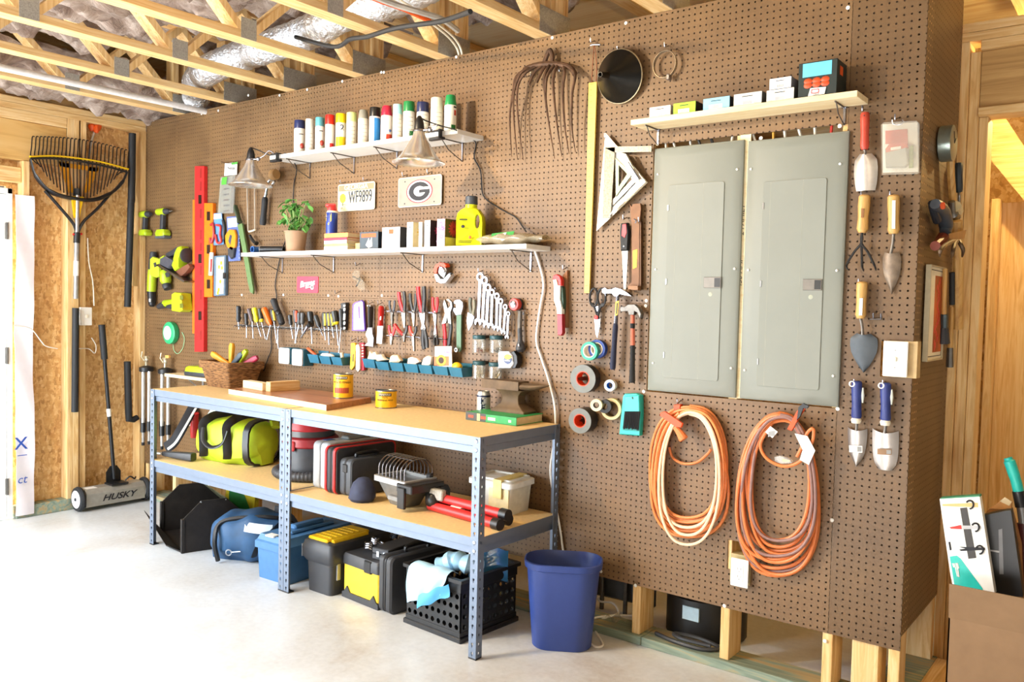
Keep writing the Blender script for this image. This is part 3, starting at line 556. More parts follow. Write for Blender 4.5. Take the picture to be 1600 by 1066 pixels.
MB(bp).sheet(lambda u, v: (-5.6+8.4*v-1.0*u+.25*math.sin(u*7+v*5), -1.0-3.5*min(1, u*2.4)-.35*math.sin(v*8+u*3)**2, 11.0+.8*math.sin(PI*min(1, u*2.2))-max(0, u-.38)*(10.5-5.5*v)+.15*math.sin(v*11)), 20, 22, .08).build('fold', t)
MB(mat('5AAEE4', .3, 0, .1, 8)).sheet(lambda u, v: (-3.2+6.8*v, -5.0-.4*math.sin(PI*v+u*2), 4.4+3.6*v+2.2*(1-u)+.2*math.sin(v*12)), 12, 14, .08).build('fold', t)
one(MB(BAGB).sheet(lambda u, v: (-3.5+7*u, -1.4*math.sin(PI*u)+.3*math.sin(v*9), 5.5*v+.4*math.sin(u*11)), 14, 10, .04), 'plastic_bag', 'clear blue bag poking up behind the right front bench post', 'bag', (-66, -10.5, 8.4), (0, 0, .6))

t = thing('waste_bin', 'empty dark blue plastic waste bin at the right end of the bench', 'bin', (-51.2, -8.6, 0), (0, 0, .55))
bl = mat('32478A', .42, 0, .04); ov = lambda a, b: rrect(-a, -b, a, b, min(a, b)*.82, 7); mb = MB(bl); rg = []
for a, b, z in ((4.6, 3.2, .15), (4.75, 3.3, 0), (5.0, 3.5, .3), (6.1, 4.3, 13.4), (6.5, 4.7, 13.6), (6.6, 4.8, 14.6), (6.35, 4.55, 14.7), (5.95, 4.15, 13.6), (4.8, 3.3, .6), (.3, .3, .5)): rg.append([(x, y, z) for x, y in ov(a, b)])
mb.loft(rg); mb.build('body', t)

# ================================================================ on the lower bench shelf
t = thing('strap_bundle', 'black tool strap with grey stripe hanging under the left bench top', 'strap', (-160.5, -3, 20))
MB(mat('222226', .8)).tube(crom([W(303, 634, -.5)-V((-160.5, -3, 20)), W(285, 668, -6)-V((-160.5, -3, 20)), W(272, 690, -8)-V((-160.5, -3, 20)), W(259, 700, -9)-V((-160.5, -3, 20))], 6), 1.5, 8, flat=.25).build('strap', t)
MB(mat('D2CFC8', .7)).tube(crom([W(306, 638, -1.1)-V((-160.5, -3, 20)), W(287, 671, -6.6)-V((-160.5, -3, 20)), W(274, 692, -8.6)-V((-160.5, -3, 20)), W(262, 702, -9.6)-V((-160.5, -3, 20))], 6), .35, 6, flat=.3).build('stripe', t)
t = thing('trigger_sprayer', 'red and white trigger spray head hanging beside the lime duffel', 'spray bottle', W(304, 684, -1.5), (0, 0, .2))
MB(RED).loft([[(x, y, z) for x, y in circ(r, 12)] for r, z in ((1.0, 0), (1.15, 2), (.9, 5), (1.2, 6.4), (.8, 6.8))]).box((-1.8, -.6, 5.6), (.5, .6, 6.6), .2).build('body', t); MB(WHT).tube(crom([(-.8, 0, 5.4), (-1.7, 0, 4.4), (-1.8, 0, 3)], 4), .35, 8).build('trigger', t)
t = thing('sprayer_jug', 'pale green plastic jug hanging on the pegboard behind the lime duffel', 'jug', (-161.3, -2.75, 17.6), (0, 0, .1))
jg = mat('C9D8C4', .4); MB(jg).loft([[(x, y, z) for x, y in rrect(-a, -b, a, b, min(a, b)*.5, 4)] for a, b, z in ((3, 2.2, 0), (3.2, 2.4, .5), (3.2, 2.4, 7), (2.6, 2, 9.5), (1.2, 1.2, 11.8), (1.1, 1.1, 12.6))]).build('body', t); MB(jg).tube(crom([(1, 0, 12), (3, 0, 11.6), (4.2, 0, 9.6), (3.2, 0, 6.5)], 5), .6, 8).build('handle', t)
t = thing('tapered_tool', 'short black tapered tool handle lying at the shelf front edge', 'handle', (-151.0, -19.4, MID+1.05), (0, 0, .25))
MB(CHAR).loft([[(x, y, z) for y, z in rrect(-a, -b, a, b, a*.4, 3)] for x, a, b in ((-4.6, .6, .5), (-1, .8, .7), (4, 1, .95), (4.4, .9, .85))]).build('grip', t); MB(STEEL).box((-7.4, -.35, -.3), (-4.4, .35, .2), .08).build('tang', t)
t = duffel('duffel_bag', 'lime yellow duffel bag with black straps on the left bench shelf', (-140.6, -11.2, MID), .22, 20, 6.0, 10.4, mat('B4CE24', .55, 0, .1, 9), BLK)
for x in (-4.0, 3.0):
    mb = MB(BLK); sf = lambda q: math.copysign(abs(q)**.5, q); rr = [(x+.3*math.sin(k*.7), 6.45*sf(math.cos(a)), 5.25+5.45*sf(math.sin(a))) for k, a in enumerate([PI*(1.14-1.02*j/24) for j in range(25)])]; mb.tube(rr, .95, 6, flat=.16); mb.build('strap', t)
MB(BLK).tube(crom([(-4.0, -6.2, 8.2), (-3.2, -7.0, 5.6), (-.5, -7.4, 4.2), (2.2, -7.0, 5.2), (3.0, -6.2, 8)], 6), .55, 8, flat=.5).build('carry_handle', t)
MB(BLK).loft([[(x, 6.25*k*math.copysign(abs(math.cos(a*PI/9))**.6, math.cos(a*PI/9)), 5.25+5.3*k*math.copysign(abs(math.sin(a*PI/9))**.6, math.sin(a*PI/9))) for a in range(18)] for x, k in ((7.2, .985), (7.3, 1.01), (8.7, .975), (8.75, .9))], caps=False).build('end_band', t)
MB(LIME).tube(crom([(-2, 3.6, 9.2), (2, 4.2, 10.6), (7, 3.6, 10.2), (9.6, 2, 8.4)], 5), 1.1, 8, flat=.5).build('top_flap', t)

t = thing('shop_vacuum', 'red and black wet dry vacuum behind the middle bench posts', 'vacuum', (-115.2, -10.6, MID))
MB(CHAR).lathe([(4.6, 0), (5.2, .4), (5.5, 6.6), (5.3, 7)], 28).build('drum', t); MB(mat('8E1F24', .4)).lathe([(5.6, 6.8), (5.9, 7.1), (5.9, 8.6), (5.3, 9)], 28).build('rim', t)
MB(mat('4A4844', .4, .3)).lathe([(5.0, 8.9), (5.1, 9), (5.0, 10.2), (4.8, 10.3)], 28).build('band', t); MB(mat('B0282C', .4)).lathe([(5.1, 10.2), (5.3, 10.5), (5.0, 12.4), (3.2, 13.1), (1, 13.2)], 28).build('motor_cover', t)
MB(mat('DE4A58', .4)).loft([[(-4.4-x, y*k, z+6) for y, z in rrect(-1.6, -2.6, 1.6, 2.6, .6, 3)] for x, k in ((0, 1), (2.2, .9), (2.6, .7))]).build('inlet_housing', t); MB(BLK).cyl((-6.6, -1.2, 5.6), (-7.4, -1.5, 5.6), 1.1, n=16).build('inlet_port', t)
mb = MB(CHAR); pts = [(6.9*math.cos(a)-.3, 6.3*math.sin(a)-.2, 1.15+.0*a) for a in [PI*(.85+1.2*i/70) for i in range(71)]]; mb.tube(pts, [1.05 if i % 2 else .92 for i in range(71)], 12); mb.build('hose', t)
MB(mat('A82A2E', .4)).box((-.2, -6.0, 6.2), (2, -5.4, 8.3), .25).build('latch', t)

def case(name, label, loc, rot, w, d, h, m, m2=None):
    t = thing(name, label, 'case', loc, (0, 0, rot)); o = rrect(-d/2, 0, d/2, h, 1, 4)
    MB(m).prism(o, -w/2, -.06, 'x', .25).build('shell', t); MB(m).prism(o, .06, w/2, 'x', .25).build('shell', t); MB(m2 or BLK).prism(rrect(-d/2+.1, .1, d/2-.1, h-.1, 1, 4), -.06, .06, 'x').build('seam', t); return t
t = case('drill_case', 'upright pale grey hard case, leftmost of the cases right of the vacuum', (-103.6, -10.6, MID), -.05, 4.6, 13.5, 9.4, mat('C4CCD4', .45)); MB(BLUE).box((-2, -4.6, 9.35), (-.4, -2.6, 9.5), .05).build('sticker', t); MB(mat('8E9AA0', .4)).box((-1, -1, 9.3), (1.6, 5, 10), .3).build('handle', t)
t = case('tool_case', 'flat black case with red trim standing between grey and smaller black cases', (-98.8, -11, MID), -.06, 3.2, 15, 9, CHAR); q = rrect(-7.7, -.05+.1, 7.7, 9.15, 1.1, 4)
for x in (-1.75, .9): MB(RED).ring(q, rrect(-7.3, .5, 7.3, 8.75, .9, 4), x, x+.55, 'x').build('trim', t)
t = case('drill_case', 'small black moulded case in front of the red trimmed case', (-95.4, -12.2, MID), -.06, 3.6, 11.5, 7.2, mat('3E4248', .5)); MB(BLK).tube(crom([(0, -3, 7.1), (0, -2.8, 7.9), (0, 1.8, 7.9), (0, 2, 7.1)], 4), .35, 8).build('handle', t); MB(BLK).box((-.7, -5.95, 4.6), (.7, -5.6, 6.2), .12).build('latch', t)

t = thing('chalk_bag', 'small dark blue cloth pouch slumped before the black cases', 'pouch', (-90.6, -18.2, MID), (0, 0, .2))
MB(mat('2A3048', .75, 0, .2)).loft([[(x*1.0, y, z) for x, y in [(p[0]*(1+.06*math.sin(i*3+z)), p[1]) for i, p in enumerate(circ(r, 18, (dx, 0)))]] for r, z, dx in ((2.0, 0, 0), (2.5, .6, 0), (2.4, 2, .1), (1.9, 3.4, .2), (1.1, 4.3, .3), (.5, 4.5, .3))]).build('body', t)
t = thing('work_light', 'grey halogen work light with wire guard lying on its back', 'work light', (-82.9, -14.6, MID), (0, 0, -.12))
hg = mat('7E7C78', .5, .4, .12)
MB(hg).loft([[(x*a, y*b, z) for x, y in rrect(-4.4, -3.6, 4.4, 3.6, .5, 3)] for z, a, b in ((0, .5, .5), (.4, .55, .55), (4.3, .93, .93), (4.4, 1, 1))]).build('housing', t); MB(mat('A8A8A6', .45, .4)).ring(rrect(-4.7, -3.9, 4.7, 3.9, .5, 3), rrect(-3.9, -3.1, 3.9, 3.1, .4, 3), 4.3, 5.3, 'z').build('bezel', t); MB(mat('4A4846', .3, .3)).box((-3.9, -3.1, 4.5), (3.9, 3.1, 4.7)).build('glass', t)
mb = MB(CHROME)
for k in range(8): x = -3.8+7.6*k/7; mb.tube(crom([(x, -3.2, 5.2), (x-.1, -3, 7.4), (x, -1.4, 8.8), (x, 1.4, 8.8), (x+.1, 3, 7.4), (x, 3.2, 5.2)], 4), .11, 6)
mb.tube([(-3.9, -1.4, 8.8), (3.9, -1.4, 8.8)], .11, 6).tube([(-3.9, 1.4, 8.8), (3.9, 1.4, 8.8)], .11, 6); mb.build('wire_guard', t)
MB(BLK).box((2.6, -4.2, 3.4), (7, 3.6, 5), .2).box((3.4, -4.6, .6), (5.4, -4, 4.4), .12).build('yoke', t); MB(hg).box((.4, -4.4, 1.6), (4.4, -3.5, 2.5), .12).build('bracket', t)
t = thing('work_light', 'black work light head with coiled cord beside the red tripod stand', 'work light', (-77.0, -12.2, MID))
MB(BLK).loft([[(x*a, y*a, z) for x, y in rrect(-2, -1.6, 2, 1.6, .4, 3)] for z, a in ((0, .7), (.5, .9), (3.4, 1), (4.2, .8))]).box((-2.6, -.5, 3.6), (-1.4, .5, 6), .2).build('head', t)
mb = MB(BLK)
for k in range(4): mb.tube([(1.8+.25*k+1.5*math.cos(a)*.55, -1.5+.2*k, 2.1+(1.9-.12*k)*math.sin(a)) for a in [2*PI*i/20 for i in range(20)]], .2, 6, closed=True)
mb.build('cord', t)
def along(a, b): a, b = V(a), V(b); return M.Translation(a) @ (b-a).to_track_quat('Z', 'Y').to_matrix().to_4x4(), (b-a).length
t = thing('light_stand', 'folded red tripod light stand lying across the shelf behind the front post', 'tripod', (-71, -11.5, MID))
o = V((-71, -11.5, MID))
for a, b in ((F(680, 776, MID+2.4), F(784, 803, MID+2.2)), (F(672, 790, MID+.9), F(772, 818, MID+.9)), (F(690, 785, MID+.95), F(786, 810, MID+.95))):
    MB(RED).cyl(a-o, b-o, .82, n=14).build('leg', t); d = (b-a).normalized(); MB(BLK).cyl(b-o-d*.1, b-o+d*1.5, 1.0, n=14).build('foot', t)
a = F(676, 784, MID+1.7); MB(BLK).ball(a-o+V((0, 0, .2)), (1.5, 1.3, 1.5), 10).build('hub', t); MB(GALV).box(a-o+V((-.6, -.4, .4)), a-o+V((2.6, .8, 2.4)), .2).build('bracket', t)
p = F(706, 797, MID+.9)-o; d = (F(772, 818, MID+.9)-F(672, 790, MID+.9)).normalized(); mb = MB(WHT); mb.T = M.Translation(p) @ d.to_track_quat('Z', 'Y').to_matrix().to_4x4(); mb.cyl((0, 0, 0), (0, 0, 2.6), .86, n=14); mb.build('label_sticker', t)
t = thing('storage_tub', 'clear square tub with pale lid and yellow tape behind the right front post', 'tub', (-67.4, -5.4, MID), (0, 0, .05))
MB(mat('D9D8CC', .4)).loft([[(x*a, y*a, z) for x, y in rrect(-4.6, -3.6, 4.6, 3.6, .9, 4)] for z, a in ((0, .9), (5.2, 1))]).build('body', t); MB(mat('E8E8E2', .4)).loft([[(x*a, y*a, z) for x, y in rrect(-5, -4, 5, 4, 1, 4)] for z, a in ((4.9, 1), (5.8, 1), (6, .93))]).ring(rrect(-4.3, -3.3, 4.3, 3.3, .7, 4), rrect(-3.9, -2.9, 3.9, 2.9, .6, 4), 5.9, 6.3, 'z').build('lid', t)
MB(mat('E9D48A', .6)).box((1.0, -4.1, 5.95), (2.8, 4.05, 6.35)).box((1.0, -4.12, 3), (2.8, -3.9, 6.2)).build('tape', t); mb = MB(mat('EBDCA8', .6)); mb.box((-.2, -3.68, .8), (4.1, -3.45, 4.6)); mb.build('paper_label', t)
# ================================================================ on the bench top
t = thing('stained_board', 'wide stained wooden board lying along the bench top', 'board', (0, 0, TOP))
c = [F(357, 608, TOP+1.15), F(510, 633, TOP+1.15), F(580, 621, TOP+1.15)]; c.append(c[0]+c[2]-c[1]); c = [V((p.x, min(p.y, -2.6), 0)) for p in c]
bd = MB(OAK).loft([[(p.x, p.y, z) for p in c] for z in (0, 1.15)]).build('board', t); MB(RAW).loft([[(p.x, p.y-.012, z) for p in (c[0], c[1], c[1]+V((0, .02, 0)), c[0]+V((0, .02, 0)))] for z in (.05, 1.12)]).build('edge_band', t)
one(MB(RAW).box((-4.3, -1, 0), (4.3, 1, 1.7), .08), 'wood_block', 'short pale two by four offcut lying on the stained board', 'wood block', (-131.4, -12.6, TOP+1.16), (0, 0, -.12))
one(MB(PINE['x']).box((-3.8, -.85, 0), (3.8, .85, 2.1), .08), 'wood_block', 'yellowish offcut angled behind the paler offcut on the stained board', 'wood block', (-125.4, -10.0, TOP+1.16), (0, 0, 1.5))
def paint_can(label, loc, r, h, lines, rot):
    t = thing('stain_can', label, 'can', loc, (0, 0, rot))
    MB(mat('F0B81E', .35)).lathe([(r, .12), (r, h-.12)], 32, caps=False).lathe([(r*.9, .02), (r, .1)], 32).build('label_wrap', t); MB(STEEL).lathe([(r*.98, 0), (r+.07, .04), (r+.07, .16), (r, .2)], 32).build('bottom_rim', t); MB(STEEL).lathe([(r, h-.18), (r+.08, h-.12), (r+.08, h), (r-.22, h+.02), (r-.3, h-.14), (.1, h-.12)], 32).build('lid', t)
    mb = MB(mat('2E2416', .5))
    for i in range(9):
        a = -PI/2-.62+1.24*i/8; b = a+1.24/8
        if i < 8: mb.loft([[((r+e)*math.cos(q), (r+e)*math.sin(q), z) for q, z in ((a, h-1.05), (b, h-1.05), (b, h-.45), (a, h-.45))] for e in (.005, .03)])
    mb.build('banner', t)
    def curve_text(s_, size, z, m, name, sc_=1):
        mb = MB(m); mb.text(s_, size, (0, -r-.03, z), .01, sx=sc_)
        for p in mb.v: a = p.x/r; e = -p.y-r; p.x, p.y = (r+e+.02)*math.sin(a), -(r+e+.02)*math.cos(a)
        mb.build(name, t)
    curve_text('MINWAX', .55, h-.75, CREAM, 'lettering')
    for s_, size, z in lines: curve_text(s_, size, z, mat('4A2E12', .5), 'lettering')
    return t
t = paint_can('tall yellow wood finish can standing on the stained board', (-106.6, -9.2, TOP+1.16), 2.02, 5.0, [('WOOD FINISH', .62, 3.3)], .62)
mb = MB(mat('A84A28', .5)); r = 2.03
for i in range(8): a = -PI/2-.8+1.6*i/8; b = a+.2; mb.loft([[((r+e)*math.cos(q), (r+e)*math.sin(q), z) for q, z in ((a, 1.1), (b, 1.1), (b, 2.2), (a, 2.2))] for e in (0, .02)])
mb.build('colour_strip', t)
paint_can('short yellow finishing wax can on the bench beside the stained board', (-95.6, -7.6, TOP), 2.12, 3.5, [('PASTE', .42, 2.2), ('FINISHING WAX', .46, 1.65)], .68)
t = thing('beer_can', 'silver and navy drink can behind the left end of the green book', 'can', (-73.6, -3.6, TOP), (0, 0, .7))
MB(mat('D9DBDC', .3, .6, .03)).lathe([(1.02, 0), (1.28, .35), (1.3, .6), (1.3, 4.1), (1.1, 4.6), (1.08, 4.75)], 26).build('body', t); MB(STEEL).lathe([(1.08, 4.72), (1.1, 4.83), (1.0, 4.83), (.95, 4.7)], 26).build('lid', t)
mb = MB(mat('1E2A4A', .4))
for s_, z in (('K', 3.0), ('E', 1.75)):
    k = len(mb.v); mb.text(s_, 1.6, (-.1, -1.33, z), .01, bold=.05)
for p in mb.v: a = p.x/1.3; p.x, p.y = 1.33*math.sin(a), -1.33*math.cos(a)
mb.build('lettering', t); MB(mat('1E2A4A', .4)).lathe([(1.305, 3.75), (1.315, 3.8), (1.315, 4.05), (1.305, 4.1)], 26, caps=False).build('band', t)
bx, by = -67.4, -4.4
t = thing('book', 'thick green and grey book lying under the anvil', 'book', (-67.3, -5.3, TOP), (0, 0, .02))
gm = mat('2FA35A', .45); MB(gm).box((-5.7, -4, 0), (5.7, 4.2, .1)).box((-5.7, -4, 1.4), (5.7, 4.2, 1.5)).box((-5.7, -4, 0), (5.7, -3.85, 1.5)).build('cover', t); MB(PAPER).box((-5.55, -3.85, .1), (5.6, 4.05, 1.4)).build('pages', t)
MB(mat('4A4A48', .5)).box((-5.72, -4.02, .04), (-1.1, -3.99, 1.46)).build('spine_panel', t)
mb = MB(mat('E05A2A', .5)); [mb.box((x, -4.04, .5), (x+.16, -4.02, 1.0)) for x in (-5.1, -4.85, -4.6, -4.35, -4.1, -2.2, -1.95, -1.7, -1.45, -1.2)]; mb.build('spine_print', t); mb = MB(WHT); [mb.box((x, -4.04, .42), (x+.2, -4.02, .98)) for x in (-.6, -.3, 0, .3, .6, .9)]; mb.build('spine_print', t); MB(WHT).box((4, -4.04, .5), (4.6, -4.02, .9)).build('spine_mark', t); MB(mat('E8C88A', .5)).box((-3.1, -4.04, .1), (-2.4, -4.01, 1.4)).build('figure', t)
t = thing('anvil', 'rusty bench anvil sitting on the green book', 'anvil', (-66.8, -3.2, TOP+1.51), (0, 0, .0))
RS = mat('64503A', .65, .3, .3, 14, .25); mb = MB(RS)
mb.loft([[(x*a, y*b, z) for x, y in rrect(-4, -2, 4, 2, .3, 3)] for z, a, b in ((0, .98, 1), (.35, 1, 1), (.8, .78, .85), (1.6, .52, .62), (2.4, .46, .55), (3.2, .5, .6), (3.8, .66, .75), (4.1, .8, .8))]); mb.build('body', t)
mb = MB(RS); mb.loft([[(x, y*k, z) for y, z in ((-1.6, 4.1), (1.6, 4.1), (1.6, 5.7), (-1.6, 5.7))] for x, k in ((-6.4, 1), (2.2, 1))]); mb.build('face', t)
mb = MB(RS); mb.loft([[(x, yy*k, 5.5-(5.5-zz)*k2) for yy, zz in [(1.5*math.cos(q*PI/6), 4.8+.75*math.sin(q*PI/6)) for q in range(12)]] for x, k, k2 in ((2.2, 1, 1), (4, .95, .95), (6, .62, .6), (7.6, .22, .2), (7.9, .06, .05))]); mb.build('horn', t)

t = thing('wicker_basket', 'brown woven basket full of clamps on the bench by the wall', 'basket', (-149.6, -6.7, TOP), (0, 0, -.05))
mb = MB(WICK); o_, i_ = lambda a, b: rrect(-a, -b, a, b, .6, 3), None
mb.loft([[(x, y, z) for x, y in o_(a, b)] for a, b, z in ((4.9, 3.6, 0), (6.2, 4.7, 5.2), (5.8, 4.3, 5.2), (4.6, 3.3, .5), (.2, .2, .5))]); mb.build('body', t)
mb = MB(WICK)
for k in range(5): mb.tube([(x, y, 4.6+k*.34) for x, y in o_(6.35+.05*(k % 2), 4.85+.05*(k % 2))], .26, 6, closed=True)
mb.build('rim', t)
def clamp(label, loc, rot, m): t = thing('spring_clamp', label, 'clamp', loc, rot); MB(m).loft([[(x, y, z) for x, y in rrect(-a, -b, a, b, min(a, b)*.6, 3)] for a, b, z in ((.5, .4, -3), (.62, .5, 0), (.72, .6, 2.4), (.5, .4, 3.2))]).build('grip', t); MB(STEEL).box((-.35, -.3, -4.6), (.35, .3, -2.9), .1).build('jaw', t); return t
clamp('orange clamp handle leaning flat over the basket left rim', (-152.6, -7.6, TOP+6.4), (0, -1.15, .2), mat('E89A22', .45)); clamp('orange clamp handle standing upright in the basket', (-149.8, -6.6, TOP+7.2), (0, .08, 0), mat('EDA42A', .45)); clamp('dark clamp handle in the middle of the basket', (-147.4, -7.2, TOP+6), (0, .8, .2), mat('3E4A52', .5))
clamp('lime clamp handle leaning right in the basket', (-146.2, -6.4, TOP+6.6), (0, .75, 0), LIME); clamp('crimson clamp handle at the right rim of the basket', (-144.8, -5.6, TOP+5.9), (0, 1.1, .3), mat('A82848', .45)); clamp('orange clamp lying against the outside left of the basket', (-157.7, -4.6, TOP+3.4), (.15, .75, 0), mat('E0941E', .45))
t = thing('wall_shelf', 'short pine shelf on the wall left of the workbench holding a charger', 'shelf', (-168, 0, 36.2))
MB(RAW).box((-13.2, -5.6, 0), (11.2, -.02, .8), .05).build('board', t)
for x in (-4, 6): MB(ZINC).box((x-.4, -4.8, -.1), (x+.4, -.02, 0)).box((x-.4, -.15, -4), (x+.4, -.02, 0)).tube([(x, -4.4, -.1), (x, -.1, -3.6)], .12, 6).build('bracket', t)
t = thing('battery_charger', 'lime and black battery charger on the short pine shelf', 'charger', (-168.5, -2.7, 37.02), (0, 0, .06))
MB(CHAR).loft([[(x*a, y*a, z) for x, y in rrect(-4.4, -2.3, 4.4, 2.3, .5, 3)] for z, a in ((0, .95), (.3, 1), (1.1, 1))]).build('base', t); MB(LIME).loft([[(x*a, y*a, z) for x, y in rrect(-4.3, -2.2, 4.3, 2.2, .5, 3)] for z, a in ((1.1, 1), (2.1, .95), (2.5, .8))]).build('top', t)
t = thing('battery_pack', 'small grey battery pack on the short pine shelf beside the charger', 'battery', (-160.2, -3.2, 37.02)); MB(mat('8A9096', .45)).box((-1.6, -1.5, 0), (1.6, 1.5, 1.1), .2).build('body', t); MB(CHAR).box((-1.5, -1.4, 1.1), (1.5, 1.4, 1.9), .25).build('cap', t)

# ================================================================ shelves on the pegboard
def shelf(label, x0, x1, d, z1, brk, group=None, m=RAW, m2=None, down=3.6, name='wall_shelf'):
    t = thing(name, label, 'shelf', ((x0+x1)/2, 0, z1)); h = (x1-x0)/2
    MB(m).box((-h, -d, -.85), (h, -.02, 0), .04).build('board', t)
    for x in brk:
        x -= (x0+x1)/2; mb = MB(CHROME); mb.box((x-.16, -.2, -.9-down), (x+.16, -.02, -.86)).box((x-.45, -.5, -1), (x+.45, -.02, -.86)); k = mb.build('bracket', t)
        mb = MB(DKST); mb.tube([(x, -d+.8, -.95), (x, -.15, -.95)], .11, 6).tube([(x, -d+1.4, -1.0), (x, -d*.55, -1.0-down*.5), (x, -.15, -.8-down)], .1, 6); mb.build('wire_strut', k)
    return t
WS = mat('E2E0DA', .45, 0, .03)
def bx_of(px, y): return W(px, 300, y).x
shelf('white upper shelf carrying the row of spray cans', -134.4, -78, 7.6, 89.55, [W(x, y, -.2).x for x, y in ((484, 262), (553, 251), (620, 235), (722, 227))], m=WS)
shelf('long white middle shelf carrying the potted plant and boxes', -145.2, -61.6, 7.4, 67.95, [W(x, 410, -.2).x for x in (441, 521, 660, 829)], m=WS)
shelf('narrow pine shelf above the breaker panels', -42.6, -7.3, 5.4, 87.6, [W(1028, 210, -.2).x, W(1319, 182, -.2).x], m=RAW, down=2.6)

SPR = [(285, 468, 238, 292, 75, '1F2A58', 'F4F0E6', 'navy cap and a red apple on its label, leftmost of the row'), (352, 455, 226, 285, 60, 'E4DED2', 'EDE3D6', 'plain whitish cap, second from the left'), (418, 440, 210, 268, 62, '5AA6B0', 'F6F2EA', 'dull teal cap'), (485, 430, 193, 255, 66, 'D8261E', 'F4EFE6', 'bright red cap'), (557, 420, 185, 245, 72, 'F5CF14', 'F6F2E6', 'yellow cap and a yellow lower label'),
 (627, 405, 172, 232, 72, 'DCEB9A', 'F0ECD8', 'pale lime cap'), (704, 400, 160, 218, 74, '8E8C80', 'EADFCE', 'tapered grey cap'), (780, 390, 145, 205, 78, '181818', 'F3F0EA', 'black cap and a blue side label'), (858, 375, 130, 195, 80, 'BE2440', 'F6F0E8', 'tapered crimson cap and fruit on its label'), (930, 362, 118, 182, 68, 'A8E4E4', 'F2EBDC', 'pale aqua cap'), (1004, 350, 98, 163, 80, '1C7C42', 'F6F4EA', 'green cap, just left of the right hand clamp lamp'),
 (1095, 320, 85, 150, 85, '222A52', 'F2EEE4', 'navy cap, behind the right hand clamp lamp'), (1187, 318, 67, 0, 85, 'F2ECD8', 'F2ECD8', 'all cream body and cap'), (1277, 305, 48, 115, 85, '1E8A4C', 'F4F4EA', 'tapered green cap, rightmost of the row')]
for i, (cx, yb, yt, yc, w, cap, body, txt) in enumerate(SPR):
    px, yb_, yt_ = 400+cx/4.21, 130+yb/4.21, 130+yt/4.21; p = W(px, yb_, -4.6); x = p.x
    pt_ = W(px, yt_, -4.6); h = (pt_.z-W(px, yb_, -4.6).z)*.985; hb = h*(1-(yc-yt)/(yb-yt)) if yc else h*.76; r = min(1.36, .5*(w/4.21)/FPX*(p-CAM).dot(fw))*.95
    t = thing('spray_can', 'spray can with '+txt, 'spray can', (x, -4.6, 89.57), (0, 0, .55), 'spray cans on the upper shelf')
    MB(mat(body, .35, 0, .03)).lathe([(r*.94, 0), (r, .12), (r, hb-.25), (r*.93, hb)], 24).build('body', t); tap = txt.startswith('tapered'); 
    MB(mat(cap, .35, 0, .03)).lathe([(r*.97, hb-.04), (r*.98, hb+.05), (r*(.78 if tap else .97), h-.15), (r*(.7 if tap else .93), h)], 24).build('cap', t)
    def patch(m, a0, a1, z0, z1, nm_='label_print'):
        mb = MB(mat(m, .4)); n = max(2, int((a1-a0)/.2))
        mb.loft([[((r+.012)*math.sin(a0+(a1-a0)*q/n), -(r+.012)*math.cos(a0+(a1-a0)*q/n), z) for q in range(n+1)] for z in (z0, z1)], caps=False, closed=False); return mb.build(nm_, t)
    if 'apple' in txt or 'teal' in txt: MB(mat('A83A2A', .4)).ball((r*.75, -r*.72, 1.9), (.5, .5, .62), 10).build('label_print', t); patch('3A3A3A', .2, 1.1, 4.4, 4.6)
    if 'red cap' in txt: patch('D8261E', .3, 1.3, .5, 1.5)
    if 'yellow cap' in txt:
        patch('F5CF14', -.9, 1.3, .4, 2.5); mb = MB(NAVY); mb.text('2', 1.7, (.6, -r-.02, 4.4), .01, bold=.03)
        for q in mb.v: a = q.x/r; q.x, q.y = (r+.03)*math.sin(a), -(r+.03)*math.cos(a)
        mb.build('lettering', t)
    if 'blue side' in txt: patch('2E86CE', .15, 1.5, .3, hb-.4)
    if 'crimson' in txt: patch('C8452E', .2, 1.4, .3, 1.6); MB(mat('3E5A8A', .4)).ball((r*.78, -r*.7, 2.3), .3, 8).build('label_print', t)
    if 'green cap' in txt: patch('1F7A3E', .35, 1.2, .3, 1.6); (patch('C24A3A', .8, 1.3, 3.4, 4.4), patch('2C3C2C', .7, 1.4, hb-.6, hb-.3)) if 'tapered' in txt else None
    if any(k in txt for k in ('whitish', 'lime', 'grey', 'aqua', 'cream', 'lamp')):
        for q in range(5): patch('C9C0B2', .1, 1.0, 1+q*.8, 1.16+q*.8)

